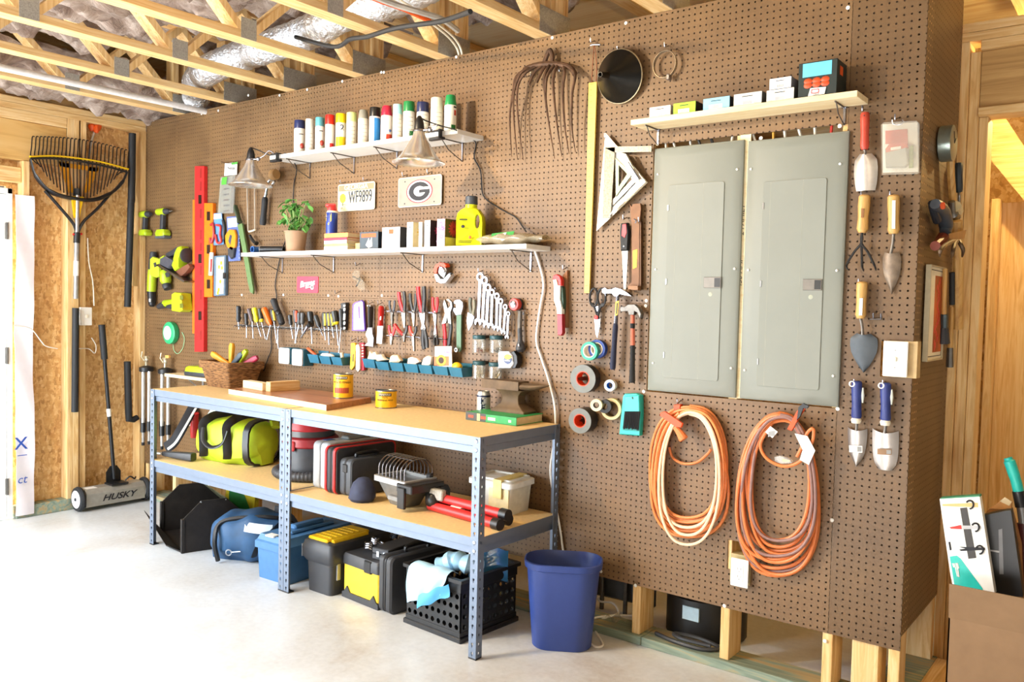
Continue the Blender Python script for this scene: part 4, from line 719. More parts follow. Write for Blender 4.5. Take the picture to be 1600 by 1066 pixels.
def clamp_lamp(label, px, py, y, shelfpt):
    o = W(px, py, y); t = thing('clamp_lamp', label, 'lamp', o); al = mat('E6E2DC', .24, .8, .04)
    MB(al).lathe([(1.0, 0), (1.1, -.6), (1.5, -1.5), (2.4, -3), (3.3, -4.4), (4.1, -5.3), (4.9, -5.7), (4.9, -5.85), (4.0, -5.45), (3.2, -4.5), (2.2, -3), (1.3, -1.5), (.9, -.5)], 36, caps=False).build('reflector', t)
    MB(BLK).lathe([(.95, -.1), (1.0, .1), (.85, 1.4), (.7, 2.0), (.35, 2.7), (.2, 2.8)], 18).box((-.95, -.2, .2), (-.7, .2, 1.8), .06).build('socket', t); MB(mat('F4F2EC', .3)).lathe([(.5, -1), (.7, -1.8), (1.25, -3.4), (1.3, -4.2), (.9, -5), (.1, -5.3)], 20).build('light_bulb', t)
    MB(CHROME).lathe([(1.12, -.1), (1.2, 0), (1.12, .25)], 18, caps=False).build('collar', t)
    s_ = V(shelfpt)-o; m_ = V((2.4, .3, .1)); MB(CHROME).tube([(1.1, 0, .1), m_], .22, 8).ball(m_, .5, 8).tube(crom([m_, m_+V((1.6, .4, .7)), s_+V((-1, -1, .9)), s_], 5), .12, 6).build('swivel', t)
    mb = MB(BLK); mb.box(s_+V((-1.8, -.4, -1.55)), s_+V((1.8, .5, -1.02)), .12).box(s_+V((-1.5, -.4, .03)), s_+V((1.5, .5, .35)), .1).box(s_+V((1.3, -1.1, -1.5)), s_+V((1.75, -.3, .3)), .08); mb.build('clamp', t)
    return t, o
t, o1 = clamp_lamp('silver clamp lamp hanging left of the spray can shelf', 392, 250, -9.2, (-132.2, -7.6, 89.55))
t, o2 = clamp_lamp('silver clamp lamp hanging before the spray cans, right hand one', 655, 205, -13, (-83.4, -7.4, 89.55))
cable('lamp_cord', 'thin black cord of the left clamp lamp running down the pegboard', RUB, [o1+V((0, 0, 2.8)), W(402, 234, -8), W(430, 245, -6), V((-131, -5.5, 90)), W(463, 262, -.4), W(459, 290, -.35), W(457, 330, -.35), W(450, 365, -.4), (W(441, 390, -.4)), W(434, 420, -.35), W(430, 446, -.35), W(432, 470, -.35), W(424, 520, -.4), W(424, 545, -.35), W(418, 562, -.4), W(412, 580, -.5)], .13, 'cord')
cable('lamp_cord', 'thin black cord of the right clamp lamp looping down to the bagged parts', RUB, [o2+V((0, 0, 2.8)), W(664, 188, -12), W(690, 197, -9), W(712, 203, -7.9), W(724, 212, -4), W(743, 222, -.4), W(741, 246, -.35), W(751, 268, -.35), W(755, 305, -.35), W(775, 322, -.35), W(792, 332, -.4), W(806, 340, -.4), W(815, 352, -.6), W(822, 362, -3)], .13, 'cord')
cable('white_cord', 'long white cord dropping from the middle shelf to the bin', WHT, [W(833, 383, -1), W(835, 390, -.5), W(846, 425, -.5), W(849, 450, -.5), W(844, 480, -.5), W(838, 530, -.5), W(846, 560, -.5), W(856, 590, -.6), W(866, 630, -.8), W(868, 665, -.8), W(866, 690, -.8), W(860, 735, -.6), W(866, 780, -.6), W(874, 820, -.6), W(880, 862, -.5), W(886, 905, -.5), W(890, 935, -.4)], .2, 'cord')
# ---- middle shelf contents
ZS = 67.97
def msx(x, y, z, yy): return W(x, y, yy).x
t = thing('pipe_offcut', 'short blue pipe offcut on the left end of the middle shelf', 'pipe', (W(407, 391, -4.5).x, -4.2, ZS+.75)); MB(BLUE).ring(circ(.74, 18), circ(.56, 18), -2.6, 2.6, 'y').build('tube', t)
t = thing('pipe_offcut', 'black pipe offcut lying beside the blue one at the plant pot', 'pipe', (W(417, 390, -5).x+1.2, -4.3, ZS+.78), (0, 0, -1.1)); MB(BLK).ring(circ(.77, 18), circ(.58, 18), -3, 2.8, 'y').build('tube', t); MB(mat('8A8A86', .5)).ring(circ(.78, 18), circ(.56, 18), -3.06, -2.95, 'y').build('cut_end', t)
pc = W(462, 392, -4.2); t = thing('potted_plant', 'leafy green plant in a tan clay pot on the middle shelf', 'plant', (pc.x, -4.2, ZS))
MB(mat('A8866A', .8, 0, .08, 12)).lathe([(1.85, 0), (2.0, .1), (2.5, 4.4), (2.6, 4.5), (2.6, 4.7), (2.3, 4.7), (2.2, 4.1), (.1, 4.0)], 26).build('pot', t); MB(mat('4A382A', .9, 0, .3, 60)).lathe([(2.2, 3.9), (1.2, 4.15), (.1, 4.2)], 18).build('soil', t)
rnd = random.Random(5); stems = MB(mat('7E9A4A', .6)); lf = mat('4E8A3C', .5, 0, .35, 8); lf2 = mat('6BA34E', .5, 0, .25, 8); lv = MB(lf)
for k in range(22):
    a = rnd.uniform(0, 2*PI); rr = rnd.uniform(.3, 4.2); hh = rnd.uniform(6.2, 12.6)-rr*.35; tip = V((rr*math.cos(a), rr*math.sin(a)*.75, hh)); b0 = V((.25*rr*math.cos(a), .25*rr*math.sin(a), 4.1)); stems.tube(crom([b0, b0.lerp(tip, .5)+V((0, 0, .9)), tip], 4), .09, 5)
    for j in range(4):
        c0 = tip+V((rnd.uniform(-.7, .7), rnd.uniform(-.6, .6), rnd.uniform(-1.6, .3))); lv.use(lf if rnd.random() < .6 else lf2); an = rnd.uniform(0, 2*PI); dr = rnd.uniform(-.9, .1); ln = rnd.uniform(1.3, 2.1); wd_ = ln*.36
        lv.T = M.Translation(c0) @ Euler((0, -dr, an)).to_matrix().to_4x4(); lv.sheet(lambda u, v: (ln*u, (v-.5)*2*wd_*math.sin(PI*min(u*1.05+.02, 1))**.8, -.35*u*u*ln+.25*abs(v-.5)), 6, 4, .02)
stems.build('stems', t); lv.build('leaves', t)
bk = [('E2894A', 1.0, 'orange spine, topmost'), ('C2304A', .55, 'crimson spine, second from the top'), ('F0D8DC', .75, 'pale pink spine, third from the top'), ('9AB86A', .55, 'green spine, second from the bottom'), ('F4EFE6', .75, 'cream spine, bottom')]
xb, zz = (W(500, 392, -7).x+W(543, 391, -7).x)/2, ZS; tot = sum(b[1] for b in bk); 
hb = 4.1*.95
for i, (c_, h_, w_) in enumerate(reversed(bk)):
    h_ = h_/tot*3.55; t = thing('book', 'paperback with '+w_+' of the stack beside the plant', 'book', (xb+.9+rnd.uniform(-.12, .12), -3.85, zz), (0, 0, rnd.uniform(-.03, .03)), 'paperbacks on the middle shelf')
    MB(mat(c_, .5)).box((-3.9, -3.2, 0), (3.5, 3.0, .05)).box((-3.9, -3.2, h_-.06), (3.5, 3.0, h_-.01)).box((-3.9, -3.2, 0), (3.5, -3.14, h_-.01)).build('cover', t); MB(PAPER).box((-3.84, -3.14, .05), (3.42, 2.9, h_-.06)).build('pages', t); zz += h_
one(MB(PINE['y']).box((-1.2, -2.6, 0), (1.2, 2.4, 1.4), .06), 'wood_block', 'wooden block wedged beside the book stack on the middle shelf', 'wood block', (xb+6.4, -3.0, ZS))
t = thing('lubricant_can', 'blue and yellow lubricant spray can with red cap on the book stack', 'spray can', (W(516, 366, -4).x, -3.6, zz+.01), (0, 0, .45))
MB(mat('1F3A8C', .35)).lathe([(1.2, 0), (1.25, .1), (1.25, 4.7), (1.2, 4.8)], 24).build('body', t); MB(CREAM).lathe([(1.2, 4.78), (1.0, 5.2), (.9, 5.3)], 24).build('dome', t); MB(RED).lathe([(.95, 5.2), (1.05, 5.4), (1.0, 6.1), (.7, 6.5)], 18).box((-1.5, -.35, 6.0), (.9, .35, 6.8), .2).build('nozzle', t)
mb = MB(mat('F2D21E', .4)); mb.prism([(-1.1, 4.6), (.4, 4.6), (.4, 3), (-.3, 2.0), (-1.1, 3)], -1.28, -1.2); 
for q in mb.v: a = q.x/1.25; e = -q.y; q.x, q.y = e*math.sin(a), -e*math.cos(a)
mb.build('shield', t); mb = MB(mat('1F3A8C', .35)); mb.text('WD', .6, (-.35, -1.31, 3.8), .005, bold=.01); mb.build('lettering', t)
def carton(name, label, cat, x0, x1, h, d, zs, yf, mf, ms, deco=None, rot=0):
    t = thing(name, label, cat, ((x0+x1)/2, yf+d/2, zs), (0, 0, rot)); w = (x1-x0)/2
    MB(ms).box((-w, -d/2, 0), (w, d/2, h), .05).build('carton', t)
    if mf is not None: MB(mf).box((-w+.03, -d/2-.02, .04), (w-.03, -d/2+.01, h-.04)).build('front_print', t)
    if deco: deco(t, w, d/2, h)
    return t
def flower(par, x, y, z, r, cpet, ccen, n=12, side=False):
    mb = MB(mat(cpet, .5, 0, .2))
    for k in range(n):
        for ring_, q in ((1, 0), (.62, .5)):
            a = 2*PI*(k+q)/n; u, v = (x+.55*r*ring_*math.cos(a), z+.55*r*ring_*math.sin(a)); mb.T = M.Translation((u, y, v) if not side else (y, u, v)) @ (M.Rotation(-a, 4, 'Y') if not side else M.Rotation(a, 4, 'X') @ M.Rotation(PI/2, 4, 'Z')); mb.ball((0, 0, 0), (.42*r*ring_, .03, .13*r), 8)
    mb.build('flower_print', par); MB(mat(ccen, .6)).ball((x, y, z) if not side else (y, x, z), (.2*r, .05, .2*r) if not side else (.05, .2*r, .2*r), 8).build('flower_print', par)
yf = -6.6; X = lambda px: W(px, 375, yf).x; hh = lambda a, b: (W(600, a, yf).z-W(600, b, yf).z)
def d1(t, w, d, h): MB(ORG).box((-w*.8, -d-.05, h*.68), (w*.75, -d, h*.9)).build('print', t); MB(WHT).prism([(-.9, .8), (0, 2.2), (.3, 1.4), (.9, 2.4), (1.0, .5), (0, .2)], -d-.05, -d).build('print', t)
carton('screw_carton', 'small dark carton with white and orange label right of the books', 'box', X(562), X(591), 3.5, 4.8, ZS, yf, mat('3C4852', .5), mat('28303A', .5), d1)
def d2(t, w, d, h): MB(ORG).prism(rrect(-.6, h*.68, .7, h*.9, .15), -d-.05, -d).build('print', t); MB(mat('8A9AA8', .5)).box((-w*.6, -d-.05, .5), (-w*.45, -d, 2)).box((w*.4, -d-.05, .5), (w*.55, -d, 2.2)).build('print', t)
carton('switch_carton', 'white faced carton with a small orange square on the middle shelf', 'box', X(597), X(625), 4.2, 4.6, ZS, yf, mat('F2F0F2', .4), mat('1E2234', .5), d2)
for i, (a, b, h_, tx) in enumerate(((635, 645, 5.0, 'left one of the three narrow white bulb cartons'), (653.5, 659.5, 4.9, 'middle one of the three narrow white bulb cartons'), (662.5, 672, 5.2, 'right one of the three narrow white bulb cartons'))):
    t = carton('bulb_carton', tx+' with flowers on its side', 'box', X(a)+.1, X(b), h_, 4.4, ZS, yf, mat('F6F3EE', .4), mat(['E6D8A8', 'E8DCC8', '3A2A2E'][i], .5)); w = (X(b)-X(a)-.1)/2; flower(t, -.2, w+.03, h_*.62, 1.0, ['E2B82E', 'E88AA0', 'B83A5A'][i], '6A2A2A', 8, True); flower(t, .6, w+.03, h_*.28, .9, ['C8304A', 'D84A6A', '8A2A4A'][i], 'E8C84A', 8, True); MB(INK).ball((0, -2.22, h_*.8), (.14, .05, .18), 6).build('print', t)
def d6(t, w, d, h):
    for k in range(9): flower(t, rnd.uniform(-w+.6, w-.6), -d-.03, rnd.uniform(.7, h-.6), .75, rnd.choice(['E87AA8', 'F0A0BE', 'D85A94']), 'F6D0DC', 8)
    flower(t, -.3, w+.03, h*.66, 1.7, '9A2430', '6A1420', 14, True); MB(mat('B8AA62', .5)).box((w, -d+.1, .1), (w+.03, d-.1, h*.34)).build('side_panel', t)
carton('bulb_carton', 'large pink flowered bulb carton with a dark red bloom on its side', 'box', X(682.5), X(695), 5.3, 5.6, ZS, yf, mat('EFB4CC', .5), mat('3E2E22', .5), d6)
pb = W(732, 384, -4.6); t = thing('fertilizer_bottle', 'bright yellow jug with grey cap and handle hole on the middle shelf', 'bottle', (pb.x, -4.0, ZS), (0, 0, .5))
yg = mat('D2D816', .35, 0, .03); out = [(-2.55, .25), (-2.3, 0), (2.3, 0), (2.55, .25), (2.6, 4.5), (2.45, 5.7), (1.7, 6.9), (1.15, 7.2), (-1.1, 7.2), (-1.7, 6.9), (-2.4, 6.2), (-2.6, 5.2)]
hol = [(1.0, 4.0), (1.15, 3.5), (1.5, 3.3), (1.75, 3.6), (1.9, 4.5), (1.75, 5.6), (1.4, 6.1), (1.05, 6.2), (.75, 5.9), (.65, 5.5), (.7, 5), (.85, 4.5)]
ang = lambda p: math.atan2(p[1]-4.7, p[0]-1.3)
den = []; 
for i in range(len(out)):
    p, q = out[i], out[(i+1) % len(out)]
    for k in range(4): den.append((p[0]+(q[0]-p[0])*k/4, p[1]+(q[1]-p[1])*k/4))
hi = [(1.3+.5*math.cos(ang(p)), 4.75+1.35*math.sin(ang(p))) for p in den]
mb = MB(yg); rs = []
for y, k in ((-1.15, .9), (-1.5, .97), (-1.6, 1)): pass
sh = lambda P_, k: [((p[0])*k, 3.6+(p[1]-3.6)*k) for p in P_]
mk = lambda P_, y: [(p[0], y, p[1]) for p in P_]
mb.loft([mk(hi, -.6), mk(sh(den, .93), -1.55), mk(den, -1.2), mk(den, 1.2), mk(sh(den, .93), 1.55), mk(hi, .6), mk(hi, -.6)], caps=False); mb.build('body', t); MB(yg).lathe([(1.15, 7.0), (1.1, 7.9), (1.0, 8)], 20).build('neck', t); MB(mat('3C424A', .5)).lathe([(1.1, 7.9), (1.2, 8), (1.15, 9.4), (1.05, 9.5)], 20).build('cap', t)
MB(INK).ball((-1.2, -1.6, 3.7), (.35, .04, .3), 8).box((-1.9, -1.58, 4.9), (-.4, -1.54, 5.1)).box((-2, -1.58, 1.0), (.6, -1.54, 1.08)).box((-2, -1.58, .7), (.4, -1.54, .78)).build('print', t); MB(mat('D86A2A', .5)).ball((.2, -1.6, 1.7), (.3, .04, .35), 8).build('print', t)
t = thing('parts_bag', 'clear plastic bag of parts with green header at the right shelf end', 'bag', (W(800, 375, -4).x, -3.9, ZS), (0, 0, .05))
MB(FILM).sheet(lambda u, v: (-7.2+14.6*u, 2.4*math.cos(2*PI*v)*(.65+.35*math.sin(PI*u)), .05+(1.1*(1-math.cos(2*PI*v*1)) if 0 else 1.15+1.1*math.sin(2*PI*v)*(.35+.65*math.sin(PI*min(1, u*1.1)))+.15*math.sin(u*23+v*13))), 36, 18, .03).build('film', t)
MB(mat('8A7A5A', .5, .4, .2)).ball((1, 0, 1.1), (4.6, 1.4, .8), 12).build('parts', t); MB(mat('3E9A4A', .5)).sheet(lambda u, v: (-3.6+5*u, -1.9+.5*v, 1.3+.9*v+.3*u), 6, 3, .04).build('header_card', t); mb = MB(WHT); mb.sheet(lambda u, v: (-2.2+2*u, -1.97+.4*v, 1.55+.5*v+.25*u), 3, 2, .03); mb.build('print', t)
# ---- shelf over the panels
yf = -4.9; X = lambda px: W(px, 165, yf).x; ZR = 87.62
def bar_(t, w, d, h):
    mb = MB(WHT); mb.box((-w*.55, -d-.03, h*.08), (w*.45, -d, h*.42)); mb.build('print', t); mb = MB(INK)
    for k in range(7): mb.box((-w*.3+k*w*.09, -d-.04, h*.12), (-w*.3+k*w*.09+.05, -d-.03, h*.38))
    mb.box((-w*.4, -d-.04, h*.7), (w*.35, -d-.03, h*.76)); mb.build('barcode', t)
for px0, px1, h_, mf, ms, tx, z_ in ((1015, 1048, 1.65, 'EADFCE', 'D8CDBC', 'beige', ZR), (1052, 1087, 1.75, '9CD22A', '1E2222', 'lime green', ZR), (1098.5, 1140, 1.8, '8ED0F0', '22262A', 'light blue', ZR), (1146, 1190, 1.85, 'D6D6CC', '5A5A54', 'pale grey', ZR), (1197, 1240, 1.75, 'DEDED4', '5A5A54', 'off white (lower of two stacked)', ZR), (1201, 1235, 1.6, 'F0F0EE', '8A8A90', 'white, upper one of two stacked', ZR+1.77)):
    carton('parts_box', tx+' small carton on the narrow shelf over the panels', 'box', X(px0), X(px1), h_, 4.2, z_, yf, mat(mf, .5), mat(ms, .5), bar_)
def dx_(t, w, d, h):
    MB(mat('6ACBEA', .45)).box((-w*.78, -d-.04, h*.58), (w*.72, -d, h*.97)).build('label_panel', t)
    for k in range(6): MB(mat('C84A1E', .45)).ball((-1.3+(k % 3)*1.2, -d-.02, h*.3+.55*(k//3)+.2), (.62, .12, .45), 10).build('fruit_print', t)
    MB(WHT).prism([(-1.2, .1), (1.1, .15), (1.3, 1.1), (-.9, 1.2)], -d-.16, -d-.05).build('print', t); MB(RED).ring(rrect(-.75, .4, .35, 1.0, .1, 2), rrect(-.65, .5, .25, .9, .08, 2), -d-.19, -d-.15).build('print', t)
    mb = MB(INK); mb.text('DROP', .3, (0, -d-.18, .25), .004); mb.build('lettering', t); MB(ORG).box((w, -.9, h*.6), (w+.03, .4, h*.85)).build('print', t)
carton('bait_box', 'big black box with light blue top label on the narrow shelf', 'box', X(1246), X(1306), 4.9, 4.3, ZR, yf, None, mat('1E2A28', .5), dx_)
# ================================================================ tools hung on the pegboard
c1 = (210, 230, 3.948); c2 = (370, 260, 5.924); c3 = (360, 420, 5.924); c4 = (560, 400, 5.331); c5 = (780, 50, 4.847); c6 = (850, 230, 4.263); c7 = (860, 420, 3.806); c8 = (990, 600, 3.331)
c9 = (1300, 160, 3.1375); c10 = (1300, 480, 3.806); c11 = (1420, 180, 2.667); c12 = (1000, 180, 2.2206); c13 = (1400, 680, 2.76); c14 = (0, 180, 3.554); c15 = (0, 460, 3.046); c16 = (210, 480, 4.844); cS = (400, 130, 4.21)
def G(c, p, y=-.6): return W(c[0]+p[0]/c[2], c[1]+p[1]/c[2], y)
def wt(name, label, cat, c, p, group=None):
    o = G(c, p, 0); t = thing(name, label, cat, o, group=group); return t, o
def rel(c, pts, o, y): return [((q := G(c, p, y)).x-o.x, q.z-o.z) for p in pts]
def plate(t, o, name, m, c, pts, y0, y1, b=.04): return MB(m).prism(rel(c, pts, o, (y0+y1)/2), y0, y1, 'y', b).build(name, t)
def rod(t, o, name, m, c, pts, r, y, n=8, k=5, flat=None):
    ys = y if isinstance(y, (list, tuple)) else [y]*len(pts); P = [G(c, p, q)-o for p, q in zip(pts, ys)]
    return MB(m).tube(crom(P, k) if len(P) > 2 else P, r, n, flat=flat).build(name, t)
def spin(t, o, name, m, c, p, q, prof, y, n=12, flat=1):
    a, b = G(c, p, y)-o, G(c, q, y)-o; d = b-a; mb = MB(m); mb.T = M.Translation(a) @ d.to_track_quat('Z', 'Y').to_matrix().to_4x4()
    rings = [[(r*math.cos(2*PI*i/n), r*flat*math.sin(2*PI*i/n), f*d.length) for i in range(n)] for r, f in prof]; mb.loft(rings); return mb.build(name, t)
HP = [(.6, 0), (.95, .04), (1, .3), (.82, .55), (1, .8), (.6, 1)]
def hs(r): return [(r*a, b) for a, b in HP]
HK = None
def peg(c, p, label):
    global HK
    loc = G(c, p, -.02)
    if HK is None: HK = one(hook(MB(CHROME), y=0), 'peg_hook', label, 'hook', loc, group='bent wire peg hooks')
    else: o = HK.copy(); COL.objects.link(o); o.location = V(loc)*S; o['label'] = label

# ---- cordless tools on the left
def drill(label, o, flip, pw, hgt):
    t = thing('cordless_drill', label, 'drill', o); w = pw; h = hgt
    MB(LIME).loft([[(x, -1.3+.95*math.cos(a)*k, h*.82+.95*math.sin(a)*k) for a in [2*PI*i/14 for i in range(14)]] for x, k in ((-.42*w, .6), (-.4*w, 1), (.12*w, 1.05), (.16*w, .95))]).build('motor_housing', t)
    MB(CHAR).loft([[(x, -1.3+k*math.cos(a), h*.82+k*math.sin(a)) for a in [2*PI*i/14 for i in range(14)]] for x, k in ((.14*w, .9), (.3*w, .8), (.36*w, .62), (.5*w, .5))]).build('gear_case', t)
    if flip > 0: MB(STEEL).loft([[(x, -1.3+k*math.cos(a), h*.82+k*math.sin(a)) for a in [2*PI*i/10 for i in range(10)]] for x, k in ((.5*w, .4), (.58*w, .32), (.72*w, .1))]).build('chuck', t)
    MB(CHAR).loft([[(x-.04*w*(1-q), -1.3+y, z) for x, y in rrect(-.12*w, -.62, .1*w, .62, .3, 3)] for z, q in ((h*.72, 1), (h*.42, .4), (h*.2, 0))]).build('handle', t); MB(LIME).loft([[(x, -1.3+y, z) for x, y in rrect(-.36*w*k, -1.3*k, .36*w*k, 1.2*k, .5, 3)] for z, k in ((0, .9), (.1*h, 1), (.22*h, .8))]).build('foot', t)
    return t
o = G(c1, (95, 548), 0); drill('lime cordless driver with short nose, nearest the corner post', o, 0, 5.6, 7.2)
o = G(c1, (205, 553), 0); t = drill('lime cordless drill with pointed chuck, right of the short nosed driver', o, 1, 6.4, 8.2); MB(mat('55585C', .5)).box((-2.3, -2.5, -.6), (2.3, -.1, .2), .2).build('battery', t)
t, o = wt('reciprocating_saw', 'long lime and black reciprocating saw hanging handle down at the corner', 'saw', c1, (110, 640))
spin(t, o, 'gear_case', CHAR, c1, (118, 645), (112, 760), [(.8, 0), (1.0, .1), (1.15, 1)], -1.3); spin(t, o, 'motor_housing', LIME, c1, (112, 755), (105, 890), [(1.15, 0), (1.25, .3), (1.2, 1)], -1.3); spin(t, o, 'boot', BLK, c1, (105, 885), (110, 985), [(1.15, 0), (1.1, .5), (.9, .9), (.5, 1)], -1.3)
MB(WHT).box(G(c1, (90, 935), -2.6)-o, G(c1, (103, 955), -2.3)-o).build('rating_sticker', t)
t, o = wt('cordless_tool', 'lime battery foot end hooked over the reciprocating saw', 'tool', c1, (130, 690)); plate(t, o, 'foot', mat('BCCB30', .45), c1, [(105, 690), (120, 676), (158, 690), (158, 800), (140, 806), (104, 790)], -3.4, -2.5, .15); plate(t, o, 'socket', CHAR, c1, [(118, 715), (132, 710), (138, 735), (124, 742)], -3.5, -3.35)
t, o = wt('cordless_light', 'lime cordless flashlight with round socket beside the circular saw', 'flashlight', c1, (195, 770))
spin(t, o, 'body', LIME, c1, (190, 760), (195, 845), [(1.1, 0), (1.5, .2), (1.5, .8), (1, 1)], -1.6); spin(t, o, 'head', CHAR, c1, (195, 842), (205, 875), [(1, 0), (1.2, .5), (1, 1)], -1.6); plate(t, o, 'socket', CHAR, c1, [(190, 778), (205, 770), (220, 785), (215, 800), (198, 803)], -3.3, -3.1)
t, o = wt('circular_saw', 'lime cordless circular saw with grey blade plate', 'saw', c1, (290, 700))
plate(t, o, 'base_plate', STEEL, c1, [(165, 730), (180, 722), (345, 828), (335, 835)], -3.4, -.3, .05); plate(t, o, 'motor_housing', LIME, c1, [(255, 735), (275, 650), (290, 618), (310, 612), (318, 640), (300, 690), (300, 745), (270, 765)], -3, -.4, .3); plate(t, o, 'handle', CHAR, c1, [(205, 660), (250, 635), (275, 618), (285, 640), (260, 665), (215, 685)], -2.6, -1, .3); plate(t, o, 'battery', mat('4A4A52', .5), c1, [(180, 690), (215, 672), (262, 700), (232, 752), (178, 725)], -3.2, -1, .25); plate(t, o, 'battery', LIME, c1, [(165, 705), (185, 680), (200, 670), (200, 690), (180, 725)], -3.1, -1, .15)
spin(t, o, 'blade_guard', CHAR, c1, (318, 668), (330, 668), [(1.6, 0), (1.9, .2), (1.9, .8), (1.5, 1)], -1.6, 20); plate(t, o, 'lower_guard', mat('7A4A36', .5), c1, [(265, 765), (300, 745), (345, 720), (358, 740), (330, 775), (300, 800)], -2.2, -.8, .1)
t, o = wt('cordless_driver', 'lime cordless tool pointing left with open twin slot battery foot', 'drill', c1, (240, 960))
spin(t, o, 'head', CHAR, c1, (150, 985), (195, 968), [(.7, 0), (.9, .4), (1.0, 1)], -1.4); spin(t, o, 'handle', LIME, c1, (190, 965), (265, 955), [(1.0, 0), (.95, .5), (1.1, 1)], -1.4); spin(t, o, 'grip', CHAR, c1, (205, 985), (255, 980), [(.5, 0), (.7, .5), (.6, 1)], -2); plate(t, o, 'foot', mat('BCCB22', .4), c1, [(262, 908), (280, 896), (318, 902), (328, 1005), (310, 1018), (262, 1010)], -3.6, -.3, .25)
for a in (915, 965): plate(t, o, 'slot', mat('6A6E1E', .5), c1, [(280, a), (300, a), (302, a+25), (282, a+28)], -3.7, -3.55)
t, o = wt('string_spool', 'green trimmer line spool with a loose loop of line', 'spool', c16, (298, 195))
MB(mat('2FA86E', .4)).lathe([(2.2, .1), (2.9, .15), (3.0, .5), (3.0, 1.5), (2.7, 1.7), (1.6, 1.75)], 30, (0, 0, 0), 'y').build('reel', t); MB(mat('D8EAD8', .5)).lathe([(1.9, 1.74), (1.9, 1.8)], 24, (-.2, 0, 0), 'y').build('label_sticker', t); rod(t, o, 'line', mat('8ED8A8', .4), c16, [(292, 280), (300, 330), (330, 352), (365, 310), (378, 240), (360, 190)], .07, -.4, 5); rod(t, o, 'line', CHROME, c16, [(170, 162), (215, 172), (252, 172)], .06, -.8, 5)

# ---- levels
def level(label, m, c, xl, xr, yt, yb, d, slots, vials, name='spirit_level'):
    t, o = wt(name, label, 'level', c, (xl, yt)); a, b, e, f = G(c, (xl, yt), -d), G(c, (xr, yt), -d), G(c, (xl, yb), -d), G(c, (xr, yb), -d)
    plate(t, o, 'body', m, c, [(xl, yt), (xr, yt), (xr-2, yb), (xl-2, yb)], -d, -.05, .08); w = xr-xl
    for s0_, s1_ in slots: plate(t, o, 'slot', mat('8E1F1A', .5) if m == RED else mat('B85A14', .5), c, [(xl+w*.38, s0_), (xl+w*.58, s0_), (xl+w*.56, s1_), (xl+w*.36, s1_)], -d-.03, -d+.1, .02)
    for v in vials: plate(t, o, 'vial', mat('2A1A14', .3), c, [(xl+w*.2, v-28), (xl+w*.55, v-28), (xl+w*.55, v+28), (xl+w*.2, v+28)], -d-.06, -d+.1, .03)
    return t, o
level('long red box level standing tall between two orange levels', RED, c1, 384, 440, 118, 1262, 1.1, [(130, 190), (210, 270), (380, 440), (510, 570), (590, 640), (730, 790), (880, 940), (1130, 1190)], [322, 688, 1040])
level('thin orange straightedge showing behind the left of the red level', mat('DC6E18', .45), c1, 364, 380, 325, 1150, .5, [], [], 'straightedge')
level('shorter orange level right of the red level', mat('E67410', .4), c1, 436, 494, 346, 925, 1.0, [(560, 610), (700, 760)], [425, 630, 845])
t, o = wt('carpenter_pencil', 'white and red marker standing upright before the orange level', 'pencil', c1, (475, 650)); plate(t, o, 'body', WHT, c1, [(467, 650), (486, 650), (480, 792), (461, 792)], -1.5, -1.12, .06); plate(t, o, 'print', RED, c1, [(470, 690), (480, 690), (476, 770), (466, 770)], -1.53, -1.48)

# ---- packages beside the lamp
t, o = wt('hang_card', 'white hang card with a green header left of the clamp lamp', 'package', c1, (600, 95)); plate(t, o, 'card', WHT, c1, [(560, 100), (635, 92), (632, 170), (556, 178)], -.8, -.6, .02); plate(t, o, 'header', mat('4A9A3A', .5), c1, [(600, 96), (637, 90), (636, 104), (598, 110)], -.84, -.78)
mb = MB(INK); q = G(c1, (597, 130), -.86)-o; mb.text('Nelson', 1.1, q, .01, (0, .1, 0)); mb.build('lettering', t); rod(t, o, 'hook', CHROME, c1, [(535, 90), (560, 98), (600, 100)], .07, [-.1, -.8, -.9], 5)
t, o = wt('bit_set_case', 'clear plastic bit set case with a green corner below the hang card', 'case', c1, (560, 180)); plate(t, o, 'tray', mat('8F8A78', .5, .2), c1, [(540, 190), (612, 178), (600, 400), (524, 405)], -1.1, -.2, .06); plate(t, o, 'cover', CLEAR, c1, [(535, 185), (625, 172), (612, 408), (520, 410)], -1.5, -1.15, .06); plate(t, o, 'corner_label', mat('52A83A', .5), c1, [(540, 188), (572, 183), (566, 230), (536, 233)], -1.56, -1.5)
for i in range(5): a = 255+i*34; plate(t, o, 'bit', CHROME, c1, [(552, a), (585, a-4), (584, a+5), (551, a+9)], -1.3, -1.1)
t, o = wt('clamp_package', 'blue hang card with red clips right of the orange level', 'package', c1, (510, 410)); plate(t, o, 'card', mat('5E8EC4', .5), c1, [(474, 410), (540, 405), (552, 600), (488, 606)], -.7, -.55, .02); plate(t, o, 'header', WHT, c1, [(478, 415), (535, 410), (538, 440), (480, 446)], -.74, -.68)
rod(t, o, 'clip', mat('B02A2A', .4), c1, [(470, 480), (485, 475), (490, 540), (475, 590), (468, 560)], .32, -1.1); rod(t, o, 'clip', mat('C83A32', .4), c1, [(505, 480), (530, 490), (528, 540), (535, 580), (512, 590), (500, 540)], .3, -1.1); rod(t, o, 'clip', BLK, c1, [(548, 450), (556, 500), (552, 570)], .45, -.9)
